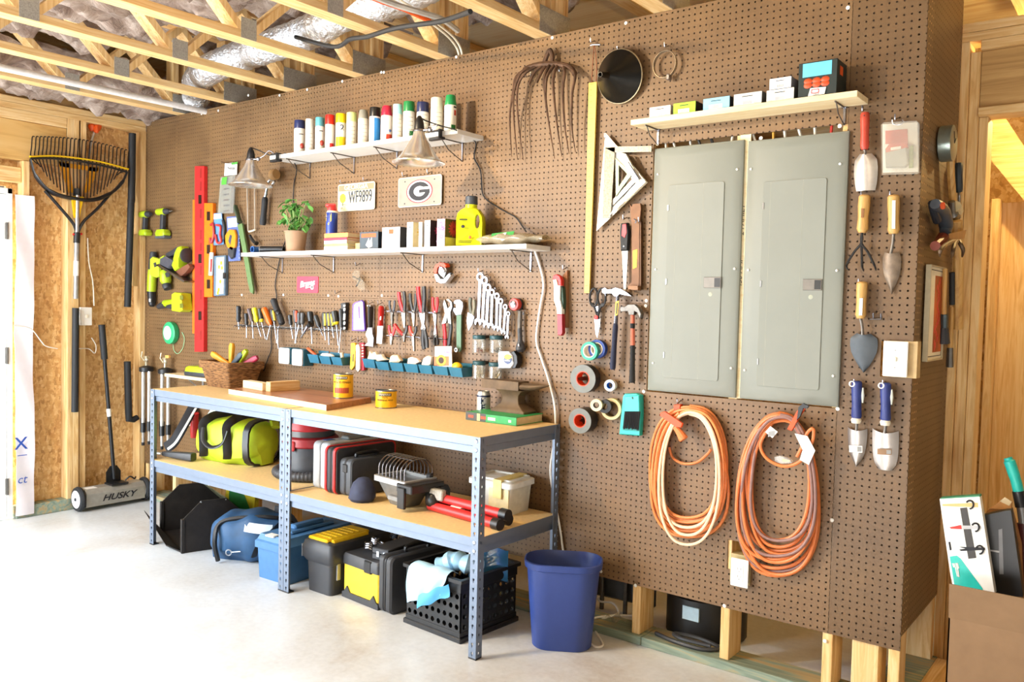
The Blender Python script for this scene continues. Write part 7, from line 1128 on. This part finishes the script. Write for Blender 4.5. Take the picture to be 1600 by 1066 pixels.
MB(WHT).box((x0, -.85, z0), (x1, -.6, z1), .1).build('cover_plate', t); MB(mat('BFA272', .6)).box((x0+.3, -.12, z0-.1), (x1+1.05, 2, z1+.05)).build('device_box', t); MB(CREAM).box(((x0+x1)/2-.2, -1.2, (z0+z1)/2-.35), ((x0+x1)/2+.2, -.8, (z0+z1)/2+.3), .06).build('toggle', t)
for s_ in (-1, 1): MB(STEEL).lathe([(.1, .84), (.1, .9)], 8, ((x0+x1)/2, 0, (z0+z1)/2+s_*1.2), 'y').build('screw', t)
# ---- garden hand tools on the narrow right panel
def trowel(label, c, hp, hq, blade, mh, mb_, r=.6, cup=.5, ysock=-1.2, name='trowel', cat='trowel', sticker=None):
    t, o = wt(name, label, cat, c, hp); spin(t, o, 'handle', mh, c, hp, hq, [(r*.75, 0), (r*.98, .04), (r, .25), (r*.88, .6), (r*.98, .9), (r*.7, 1)], ysock, 14); top, ws_ = blade; axis_t, axis_b = top; 
    rod(t, o, 'shank', DKST if mb_ != CHROME else mb_, c, [hq, ((hq[0]+axis_t[0])/2+3, (hq[1]+axis_t[1])/2), axis_t], .2, ysock, 8); A, B = G(c, axis_t, -.9)-o, G(c, axis_b, -.9)-o; n = len(ws_)-1
    def fn(u, v):
        i = min(int(u*n), n-1); f = u*n-i; w = ws_[i]*(1-f)+ws_[i+1]*f; k = v*2-1; p = A.lerp(B, u); return (p.x+w*k, -.35-cup*(1-k*k)*(1-.4*u)-(.5 if u < .12 else 0)*(1-u/.12)*0, p.z+.25*(k*k)*(1-u)*w)
    MB(mb_).sheet(fn, 20, 14, .07).build('blade', t); return t, o
t, o = trowel('red handled potting scoop, top left of the garden tools', c9, (162, 50), (160, 232), (((160, 255), (160, 432)), [.8, 1.5, 1.62, 1.6, 1.5, 1.3]), mat('B8412E', .45), mat('CFC6BC', .35, .6), .62, .8, name='garden_scoop', cat='scoop'); rod(t, o, 'hang_hole', INK, c9, [(158, 62), (158, 70)], .18, -1.65, 6)
t, o = trowel('wooden handled trowel with a long rusted blade, right column', c9, (302, 455), (302, 645), (((288, 740), (288, 940)), [.95, 1.22, 1.2, 1.08, .8, .4, .04]), ASH, mat('7A6A5A', .5, .5, .25), .8, .4); plate(t, o, 'label_sticker', CREAM, c9, [(295, 480), (312, 480), (310, 620), (293, 620)], -2.1, -1.95)
t, o = trowel('wooden handled trowel with a wide dark grey blade, left column', c9, (148, 880), (140, 1060), (((150, 1140), (150, 1325)), [.9, 1.85, 1.9, 1.75, 1.3, .75, .06]), ASH, mat('4A5056', .55, .3), .75, .4); plate(t, o, 'label_sticker', WHT, c9, [(136, 960), (152, 960), (148, 1045), (132, 1045)], -2.05, -1.9)
t, o = wt('hand_cultivator', 'three pronged hand cultivator with a wooden handle', 'cultivator', c9, (160, 455)); spin(t, o, 'handle', ASH, c9, (160, 455), (148, 640), [(.62, 0), (.78, .04), (.8, .3), (.7, .6), (.78, .9), (.5, 1)], -1.2, 14)
for a in ((72, 822), (148, 828), (208, 825)): P = [(148, 640), (144, 690), ((144+a[0])/2, 735), (a[0], a[1]-25), (a[0]+8, a[1])]; rod(t, o, 'prong', BLK, c9, P, [.17]*15+[.16, .14, .13, .11, .09, .06], [-1.2, -1.2, -1.3, -1.5, -2.2], 7)
plate(t, o, 'brand_mark', mat('8A5A2E', .6), c9, [(144, 520), (158, 520), (155, 565), (142, 565)], -2.05, -1.95)
BLH = mat('2E3A7A', .45)
for lb, hp, hq, ax_, ws_, st in (('blue soft grip trowel with narrow pointed blade, left one', (148, 440), (145, 672), ((145, 735), (140, 952)), [1.35, 1.36, 1.3, 1.2, 1.0, .6, .05], 0), ('blue soft grip trowel with wide round blade, right one', (320, 450), (318, 685), ((312, 750), (310, 972)), [1.75, 1.76, 1.76, 1.74, 1.7, 1.6, 1.4, .85], 1)):
    t, o = trowel(lb, c10, hp, hq, (ax_, ws_), BLH, mat('9A928C', .38, .7, .03), .72, .55); MB(WHT).ring(circ(.42, 16), circ(.24, 16, ry=.3), -2.0, -1.85).build('hang_eye', t).location = V(G(c10, (hp[0]-6, hp[1]+12), -1.9)-o)*S; t.children[-1].location.y = 0; spin(t, o, 'ferrule', CREAM, c10, (hq[0], hq[1]-12), (hq[0]-2, hq[1]+18), [(.6, 0), (.72, .4), (.6, 1)], -1.25, 14); spin(t, o, 'grip_inlay', mat('C9CEC4', .5), c10, (hp[0]+36, hp[1]+40), (hp[0]+34, hp[1]+130), [(.1, 0), (.22, .5), (.1, 1)], -1.35, 8)
    a, b = ((102, 822), (180, 866)) if not st else ((270, 842), (354, 880)); plate(t, o, 'label_sticker', WHT if not st else mat('8A6A4A', .5), c10, [a, (b[0], a[1]+4), (b[0], b[1]), (a[0], b[1]-4)], -1.02, -.97, 0); plate(t, o, 'barcode', mat('8A8A88', .5), c10, [(b[0]-30, a[1]+8), (b[0]-4, a[1]+9), (b[0]-4, b[1]-6), (b[0]-30, b[1]-6)], -1.05, -1.0, 0)
t, o = wt('blister_pack', 'clear blister pack with a red card and round tool', 'package', c9, (330, 220)); plate(t, o, 'card', mat('E8E2DA', .4), c9, [(248, 108), (420, 98), (422, 340), (250, 345)], -.5, -.35, .03); plate(t, o, 'red_card', mat('C8402E', .45), c9, [(262, 140), (370, 130), (372, 200), (262, 205)], -.62, -.5, .02); plate(t, o, 'tool_case', mat('B9BEC0', .35, .2), c9, [(262, 230), (285, 210), (365, 205), (378, 300), (360, 320), (265, 322)], -1.3, -.5, .15); plate(t, o, 'tool_band', mat('D84A3A', .4), c9, [(265, 230), (285, 205), (370, 200), (374, 222), (268, 248)], -1.36, -.6, .05); plate(t, o, 'side_card', mat('6A8A3A', .5), c9, [(378, 215), (398, 212), (398, 320), (378, 322)], -.9, -.5, .03); plate(t, o, 'shell', CLEAR, c9, [(240, 110), (255, 98), (415, 90), (430, 105), (428, 345), (415, 352), (245, 355)], -1.6, -1.42, .05); rod(t, o, 'hang_wire', CHROME, c9, [(295, 85), (300, 105), (330, 110), (350, 95), (345, 85)], .08, -1.4, 5); plate(t, o, 'print', WHT, c9, [(288, 222), (338, 214), (338, 228), (288, 236)], -1.42, -1.36, 0)
t, o = wt('double_hook', 'empty chrome double peg hook beside the dark grey trowel', 'hook', c10, (270, 60)); rod(t, o, 'prong', CHROME, c10, [(245, 35), (246, 66)], .12, -.8, 6); rod(t, o, 'prong', CHROME, c10, [(290, 38), (291, 68)], .12, -.8, 6); rod(t, o, 'bar', CHROME, c10, [(225, 70), (295, 70)], .12, -.4, 6)
for c, p, lb in ((c9, (160, 45), 'red handled scoop'), (c9, (320, 88), 'clear blister pack'), (c9, (155, 465), 'wooden cultivator'), (c9, (295, 462), 'rusted trowel'), (c9, (142, 888), 'dark grey trowel'), (c10, (146, 450), 'left blue trowel'), (c10, (315, 455), 'right blue trowel')): peg(c, p, 'wire hook holding the '+lb)

# ---- pegboard return wall
def GR(p, X=.5): return L(c11[0]+p[0]/c11[2], c11[1]+p[1]/c11[2], X)
o = GR((125, 122), 0); t = thing('wall_clock', 'small steel rimmed round clock at the top of the side pegboard', 'clock', (0.25, o.y, o.z))
MB(mat('8E9A94', .3, .7)).lathe([(2.5, 0), (2.6, .1), (2.6, 1.7), (2.35, 1.8)], 32, ax='x').build('case', t); MB(WHT).lathe([(2.36, 1.72), (2.36, 1.76)], 32, ax='x').build('dial', t); mb = MB(INK)
for k in range(12): a = k*PI/6; mb.box((1.76, 1.95*math.sin(a)-.09, 1.95*math.cos(a)-.09), (1.79, 1.95*math.sin(a)+.09, 1.95*math.cos(a)+.09))
mb.build('hour_marks', t); MB(INK).cyl((1.82, 0, 0), (1.82, .9, .8), .07, n=6).cyl((1.82, 0, 0), (1.82, -.6, 1.6), .06, n=6).build('hands', t)
def rodR(t, o, name, m, pts, r, X=1.2, n=8): P = [GR(p, X if not isinstance(X, list) else X[i])-o for i, p in enumerate(pts)]; return MB(m).tube(crom(P, 5) if len(P) > 2 else P, r, n).build(name, t)
def wtR(name, label, cat, p): o = GR(p, .25); return thing(name, label, cat, o), o
t, o = wtR('hatchet', 'wood handled hatchet hanging head down on the side pegboard', 'hatchet', (175, 160)); rodR(t, o, 'handle', ASH, [(174, 158), (176, 260), (186, 400)], .55); rodR(t, o, 'head', STEEL, [(178, 360), (182, 405), (190, 430)], [.5]*6+[.8]*3+[.9, .7], 1.4, 10); rodR(t, o, 'ferrule', mat('D8C8A0', .4), [(195, 378), (205, 400)], .8, 1.8)
t, o = wtR('wood_file', 'steel file with a dark blue grip on the side pegboard', 'file', (205, 200)); rodR(t, o, 'grip', mat('22303A', .5), [(208, 200), (206, 250), (208, 320)], [.5, .55, .6, .62, .62, .6, .6, .62, .62, .6, .5], 1.2); rodR(t, o, 'blade', STEEL, [(208, 320), (210, 345), (205, 440)], .22)
t, o = wtR('palm_sander', 'grey and red detail sander on the side pegboard', 'sander', (120, 420)); rodR(t, o, 'body', mat('3E4650', .45), [(110, 370), (140, 400), (155, 460), (150, 490)], [.7+.32*math.sin(PI*i/15) for i in range(16)], 1.5, 12); rodR(t, o, 'grip', mat('232A34', .5), [(98, 365), (105, 400), (118, 440)], .6, 1.0, 10); rodR(t, o, 'nose', mat('8A3A22', .5), [(150, 495), (135, 520), (110, 545)], [.8]*6+[.7]*5, 1.2, 10); rodR(t, o, 'badge', mat('C8502A', .4), [(140, 370), (143, 385)], .35, 2.4, 8)
t, o = wtR('hoe_cultivator', 'long wood handled cultivator hoe with curved prongs on the side pegboard', 'hoe', (205, 500)); rodR(t, o, 'handle', ASH, [(200, 440), (205, 600), (205, 890)], .75, 2.0, 10); 
MB(mat('8A6A4A', .45, .5)).loft([[V(GR(p, x_))-o for p in ((165, 495), (240, 478), (232, 515), (172, 520))] for x_ in (2.4, 3.0)]).build('hoe_blade', t)
for a in ((130, 590), (180, 596), (222, 592)): rodR(t, o, 'prong', mat('5A4632', .5, .4), [(205, 520), ((205+a[0])/2, 535), (a[0]+4, a[1]-30), a], [.32]*10+[.28, .26, .22, .18, .14, .08], [2.6, 3.2, 3.6, 3.4])
t, o = wtR('paint_brush', 'wood handled wire brush with dark bristles at the lower side pegboard', 'brush', (145, 640)); rodR(t, o, 'handle', ASH, [(152, 640), (148, 740), (146, 830)], .34); rodR(t, o, 'ferrule', mat('4A565A', .4, .5), [(147, 830), (147, 885)], .5); rodR(t, o, 'bristles', CHAR, [(147, 885), (147, 950)], [.6, .85], 1.2, 10)
t, o = wtR('scraper_brush', 'black gripped scraper hanging beside the wire brush', 'scraper', (180, 650)); rodR(t, o, 'grip', RUB, [(180, 655), (180, 730), (180, 790)], .42, 1.3); rodR(t, o, 'shank', ASH, [(180, 800), (175, 900), (172, 970)], .35); rodR(t, o, 'blade', DKST, [(172, 970), (170, 1050)], [.45, .55])
t, o = wtR('framed_print', 'narrow framed print of red blossoms on the side pegboard', 'picture', (108, 820)); fr = [(82, 622), (146, 630), (130, 1015), (64, 1028)]; a, b = GR(fr[0], .6), GR(fr[1], .6); z0 = GR(fr[3], .6).z; w = b.y-a.y; h = a.z-z0; oy, oz = a.y-o.y, z0-o.z
MB(mat('B8AC90', .45)).ring(rrect(oy, oz, oy+w, oz+h, .05, 1), rrect(oy+.22, oz+.22, oy+w-.22, oz+h-.22, .05, 1), .05, .75, 'x').build('frame', t); MB(CREAM).box((.05, oy+.2, oz+.2), (.5, oy+w-.2, oz+h-.2)).build('mat_board', t); MB(mat('B85A2A', .6, 0, .4, 9)).box((.48, oy+w*.4, oz+1.2), (.53, oy+w-.6, oz+h-1.4)).build('print', t); MB(INK).ring(rrect(oy+.5, oz+.6, oy+w-.4, oz+h-.6, .03, 1), rrect(oy+.6, oz+.7, oy+w-.5, oz+h-.7, .03, 1), .49, .53, 'x').build('print_line', t); mb = MB(RED)
for k in range(24): mb.ball((.55, oy+w*.42+rj.uniform(.3, w*.42-.5), oz+1.8+(h-4)*k/23), (.03, .42, .5), 7)
mb.build('blossom_print', t)

# ---- left wall tools
def GLf(c, p, X=-200): return L(c[0]+p[0]/c[2], c[1]+p[1]/c[2], X)
X_ = -200.2; o = GLf(c14, (428, 430), X_); t = thing('leaf_rake', 'wide black and yellow leaf rake hung head up on the left wall', 'rake', o)
def rl(name, m, pts, r, X=X_, n=8, c=c14, k=5, flat=None): P = [GLf(c, p, X)-o for p in pts]; return MB(m).tube(crom(P, k) if len(P) > 2 else P, r, n, flat=flat).build(name, t)
NT = 26
for i in range(NT):
    f = i/(NT-1); x_top = 180+535*f; yt_ = 116+80*f-22*math.sin(PI*f); xb_ = 172+535*f; yb_ = 232+68*f-8*math.sin(PI*f); bx_ = 255+330*f+20*(f-.5); by_ = 425+30*math.sin(PI*f)+15*f; 
    by_ = 250+190*math.sin(PI*min(max(f, .02), .98))**.8+50*f; rl('tine', mat('241C1A', .5), [(x_top+12, yt_+3), (x_top, yt_+6), (x_top-4, (yt_+yb_)/2), (xb_, yb_), (xb_*.86+430*.14, by_)], .16, n=5, k=4)
rl('comb_bar', YEL, [(166, 230), (300, 226), (440, 240), (570, 262), (712, 300)], .55, X_+.5, flat=.4); rl('comb_bar', BLK, [(168, 240), (300, 240), (440, 256), (570, 280), (705, 315)], .3, X_+.35); rl('frame_arc', BLK, [(168, 245), (200, 340), (280, 425), (400, 462), (520, 470), (620, 430), (680, 370), (706, 315)], [.6]*5+[1.0]*5+[1.5]*15+[1.0]*6+[.6]*5, X_+.3, flat=.35)
rl('strut', BLK, [(250, 420), (330, 510), (405, 600), (425, 650)], .42, X_+.4); rl('strut', BLK, [(610, 440), (540, 520), (465, 590), (432, 650)], .7, X_+.4, flat=.5); MB(YEL).prism([((q := GLf(c14, p, X_)).y-o.y, q.z-o.z) for p in ((390, 450), (458, 455), (432, 580), (405, 570))], .2, .8, 'x', .05).build('wedge', t); 
for q_ in ([(328, 258), (385, 264), (412, 430), (385, 432)], [(552, 292), (500, 286), (468, 432), (494, 428)], [(328, 258), (552, 292), (546, 316), (334, 284)]): MB(mat('E09A14', .4)).prism([((q := GLf(c14, p, X_)).y-o.y, q.z-o.z) for p in q_], -.5, -.25, 'x').build('yellow_web', t)
rl('collar', BLK, [(430, 408), (430, 445)], .75, X_+.6); rl('handle', mat('B9BABC', .3, .7), [(430, 440), (428, 650)], .5, X_+.6, 12); rl('socket', BLK, [(428, 652), (426, 710)], .8, X_+.6, 12); rl('handle', mat('B0B0B0', .35, .6), [(426, 700), (421, 1020)], .62, X_+.6, 12); rl('wing_nut', RED, [(405, 662), (455, 660)], .3, X_+.6); rl('grip', RUB, [(360, 65), (356, 560)], .85, X_+.6, 12, c15); rl('label_sticker', WHT, [(424, 810), (423, 892)], .68, X_+.6, 12)
o = GLf(c14, (735, 110), -200.6); t = thing('black_pole', 'long black foam covered pole with a hooked foot by the corner', 'pole', o); X_ = -200.4; rl('pole', RUB, [(735, 102), (730, 470)], .95, X_, 12); rl('pole', RUB, [(728, 478), (708, 1066)], .9, X_, 12); rl('joint', BLK, [(730, 466), (728, 484)], 1.0, X_, 12); P = [GLf(c15, p, X_)-o for p in ((606, 320), (612, 560), (614, 596), (635, 596), (655, 585))]; MB(RUB).tube(P, [.9, .95, .95, .9, .75], 12).build('hook_foot', t)
# magnetic sweeper
p0, p1 = F(120, 788, 0), F(232, 766, 0); sw_o = V((-197.6, -17.5, 0)); t = thing('magnetic_sweeper', 'wheeled grey magnetic floor sweeper with a black push handle', 'sweeper', sw_o)
def rs_(p, X): return L(c15[0]+p[0]/c15[2], c15[1]+p[1]/c15[2], X)-sw_o
wc = rs_((375, 950), -197.4); we = rs_((730, 900), -197.4); we.y = min(we.y, 17.5-2.0)
for q, sg in ((wc, -1), (we, 1)):
    y = q.y; z = 3.3; MB(RUB).lathe([(2.5, -.7), (3.1, -.5), (3.3, 0), (3.1, .5), (2.5, .7)], 30, (0, y, z), 'y').build('tyre', t); MB(WHT).lathe([(2.3, -.72), (2.45, -.5), (2.45, .6), (2.3, .74)], 28, (0, y, z), 'y').build('wheel_hub', t); MB(CHAR).lathe([(.5, .7), (.4, .95)], 10, (0, y, z), 'y').build('hub_cap', t)
mb = MB(mat('A6A298', .4, .4)); ya, yb_ = wc.y+1, we.y-1; mb.loft([[(x, y, z) for x, z in ((-2.3, 1.4), (2.3, 1.2), (2.4, 4.6), (1.4, 5.8), (-2.3, 5.8))] for y in (ya, yb_)]); mb.build('housing', t)
mb = MB(INK); mb.text('HUSKY', 2.3, (2.45, (ya+yb_)/2+.6, 3.0), .01, (0, 0, PI/2), .05, .35, 1.25); mb.build('lettering', t); MB(WHT).box((-1, ya+.6, 5.82), (1.2, ya+3.4, 5.88)).build('label_sticker', t)
hy = (ya+yb_)/2+1.2; MB(BLK).box((-2, hy-2.4, 5.8), (2, hy+2.4, 6.3), .1).prism([(hy-2, 6), (hy+2, 6), (hy+2, 9), (hy+.9, 10.6), (hy-.9, 10.6), (hy-2, 9)], -1.9, -1.6, 'x').build('hinge_plate', t); MB(BLK).tube(crom([(0, hy+2.4, 6.4), (.4, hy+3.6, 7.4), (.4, hy+4.8, 6.6), (0, hy+5.4, 7)], 4), .22, 6).build('release_lever', t)
ht, hm = rs_((484, 145), -199.4), V((-1.2, hy, 7)); MB(BLK).tube([hm, hm.lerp(ht, .8)], .5, 12).build('handle', t); MB(RUB).tube([hm.lerp(ht, .78), ht], .85, 12).build('grip', t); MB(WHT).tube([hm.lerp(ht, .41), hm.lerp(ht, .46)], .56, 12).build('label_sticker', t)
# tripods hung on the pegboard
def tripod(label, c, xs, ys, xtra):
    x0 = W(xs, 600, -2.4).x; zt = W(xs, ys, -2.4).z; t = thing('camera_tripod', label, 'tripod', (x0, -2.4, zt)); al = mat('CFCCC6', .3, .6)
    MB(BLK).lathe([(1.7, -1.4), (1.9, -1.2), (1.9, -.2), (1.2, .1), (.6, .3)], 16).build('shoulder', t)
    for i, dx in enumerate((-1.5, .1, 1.6)): dy = (0, -.9, 0)[i]; sh_ = (0, -1, -.6)[i]; MB(al).tube([(dx, dy, -1.2), (dx*1.02, dy, -17+sh_)], .5, 10).build('leg', t); MB(BLK).tube([(dx*1.02, dy, -14.5+sh_), (dx*1.02, dy, -17.2+sh_)], .72, 10).build('leg_lock', t); MB(al).tube([(dx*1.02, dy, -17+sh_), (dx*1.02, dy, -20.2+sh_)], .36, 8).build('lower_leg', t); MB(BLK).tube([(dx*1.02, dy, -20+sh_), (dx*1.02, dy, -20.9+sh_)], .44, 8).build('foot', t)
    MB(mat('D8CDB0', .3, .7)).cyl((0, 0, .2), (0, 0, 1.6), .35, n=8).ball((0, 0, 2), (.8, .6, .7), 10).box((-.7, -.5, 2.4), (.7, .5, 3.0), .1).tube([(-.4, -.4, 1.6), (-.8, -1, 2.8), (-.5, -.9, 4.2)], .13, 6).build('pan_head', t)
    if xtra: MB(mat('D8A85A', .5)).box((.5, -.4, 2.9), (2.2, .3, 3.7), .1).build('quick_plate', t); MB(al).box((-.6, -1.0, -7.4), (.9, -.5, -6.9), .1).build('brace', t)
tripod('silver camera tripod nearest the corner, hung on the pegboard', c16, 228.5, 573, 0); tripod('silver camera tripod with tan plate, right one of the pair', c16, 258, 576, 1)
# ---- carton and packages at the right edge
cb = V((10.5, 4.5, 0)); t = thing('cardboard_box', 'open brown cardboard box at the right edge of the photo', 'box', (0, 0, 0)); 
A = F(1486, 1040, 3.0); A = V((A.x, A.y, 0))
x0, y0, x1, y1, h = 6.1, -1.2, 26, 13, 16.6; cb = CARD
t.location = V((x0, y0, 0))*S; w, d = x1-x0, y1-y0; mb = MB(cb); mb.box((0, 0, 0), (w, .2, h)).box((0, d-.2, 0), (w, d, h)).box((0, 0, 0), (.2, d, h)).box((w-.2, 0, 0), (w, d, h)).box((0, 0, 0), (w, d, .2)); mb.build('carton', t)
MB(cb).loft([[(0, 0, h), (w, 0, h), (w, .18, h), (0, .18, h)], [(.1, -1.2, h+4.9), (w, -1.2, h+4.9), (w, -1.0, h+4.9), (.1, -1.0, h+4.9)]]).build('flap', t); MB(mat('A87A4E', .8)).loft([[(0, d, h), (w, d, h), (w, d-.2, h), (0, d-.2, h)], [(0, d+3, h+3), (w, d+3, h+3), (w, d+2.8, h+3), (0, d+2.8, h+3)]]).build('flap', t)
MB(mat('D8C8B0', .7)).box((w*.35, -.02, 6), (w*.6, 0.01, 9.2)).build('label_patch', t)
def GP(p, y): return G(c13, p, y)
t = thing('tool_rack_carton', 'tall white and teal carton picturing a magnetic tool bar', 'box', GP((330, 650), 3)); o = GP((330, 650), 3); yb = 2.2
def pk(name, m, pts, y0, y1, b=0): return MB(m).prism([((q := GP(p, (y0+y1)/2+3)).x-o.x, q.z-o.z) for p in pts], y0, y1, 'y', b).build(name, t)
pk('carton', WHT, [(193, 272), (365, 262), (430, 680), (258, 680), (240, 600)], -1.0, .6, .03); pk('teal_panel', TEAL, [(232, 524), (262, 520), (278, 532), (372, 660), (380, 680), (257, 680)], -1.04, -.98); pk('bar_print', mat('2A2420', .5), [(276, 315), (306, 312), (346, 530), (312, 534)], -1.05, -.99); pk('handle_print', mat('D8B878', .5), [(200, 298), (352, 292), (354, 312), (200, 306)], -1.06, -1.0); pk('handle_print', mat('C8342E', .5), [(230, 398), (280, 388), (284, 406), (238, 404)], -1.06, -1.0); pk('handle_print', mat('B9B9BC', .5), [(284, 390), (366, 392), (368, 404), (286, 406)], -1.06, -1.0); pk('fork_print', INK, [(272, 482), (384, 486), (384, 496), (280, 500), (272, 494), (300, 490)], -1.07, -1.01); pk('hang_slot', INK, [(226, 462), (234, 460), (240, 495), (232, 498)], -1.05, -.99)
mb = MB(INK)
for a, b in ((318, 300), (342, 398), (360, 495)): 
    P = [GP((a+16*math.cos(q), b+18*math.sin(q)), 1.9)-o for q in [-2.6+k*.42 for k in range(11)]]; mb.tube(P, .12, 6)
mb.build('hook_print', t); mb = MB(WHT); [mb.tube([GP(q, 1.95)-o for q in qs], .09, 5) for qs in (((250, 553), (258, 575), (266, 610)), ((258, 552), (267, 580), (272, 612)), ((264, 552), (271, 575)), ((244, 553), (250, 570)))]; mb.build('logo_print', t); pk('top_flap', mat('3A8A6A', .5), [(196, 268), (364, 256), (366, 264), (198, 274)], -.9, .6)
t = thing('broom_carton', 'black carton picturing a grey squeegee beside the white carton', 'box', GP((450, 500), 5)); o = GP((450, 500), 5)
def pk2(name, m, pts, y0, y1): return MB(m).prism([((q := GP(p, (y0+y1)/2+5)).x-o.x, q.z-o.z) for p in pts], y0, y1).build(name, t)
pk2('carton', mat('1E1E20', .5), [(380, 342), (475, 322), (500, 320), (552, 690), (420, 690)], -.6, 1.2); pk2('tool_print', mat('7A7A7E', .4), [(442, 408), (458, 404), (464, 600), (446, 600)], -.64, -.58); pk2('tool_print', mat('B9B9BC', .4), [(404, 494), (446, 500), (446, 508), (404, 500)], -.64, -.58)
t = thing('brown_carton', 'open brown carton flap behind the black carton', 'box', GP((500, 380), 8)); o = GP((500, 380), 8)
def pk3(name, m, pts, y0, y1): return MB(m).prism([((q := GP(p, (y0+y1)/2+8)).x-o.x, q.z-o.z) for p in pts], y0, y1).build(name, t)
pk3('side', mat('9A6A3E', .8), [(380, 345), (405, 315), (500, 318), (540, 470), (552, 700), (420, 700)], -.4, 1.5); pk3('inner_flap', mat('C8925A', .8), [(405, 315), (460, 280), (500, 290), (498, 320)], -.5, .5); pk3('sticker', mat('E0CDA8', .6), [(446, 285), (470, 268), (500, 288), (488, 305)], -.6, -.5)
o = GP((520, 300), 10); t = thing('grabber_tool', 'tool with curved teal handle leaning in the carton at the right edge', 'tool', o)
for nm_, m, pts, r in (('grip', TEAL, [(482, 98), (495, 130), (518, 200), (528, 245)], [.55]*3+[.75]*6+[.7]*6+[.65]), ('collar', BLK, [(526, 242), (540, 310)], .75), ('shaft', mat('8A8A8C', .4, .4), [(540, 308), (552, 400)], .6), ('lower_grip', mat('4A1E1E', .5), [(550, 380), (556, 480), (552, 700)], .8)): P = [GP(p, 10)-o for p in pts]; MB(m).tube(crom(P, 5) if len(P) > 2 else P, r, 12).build(nm_, t)
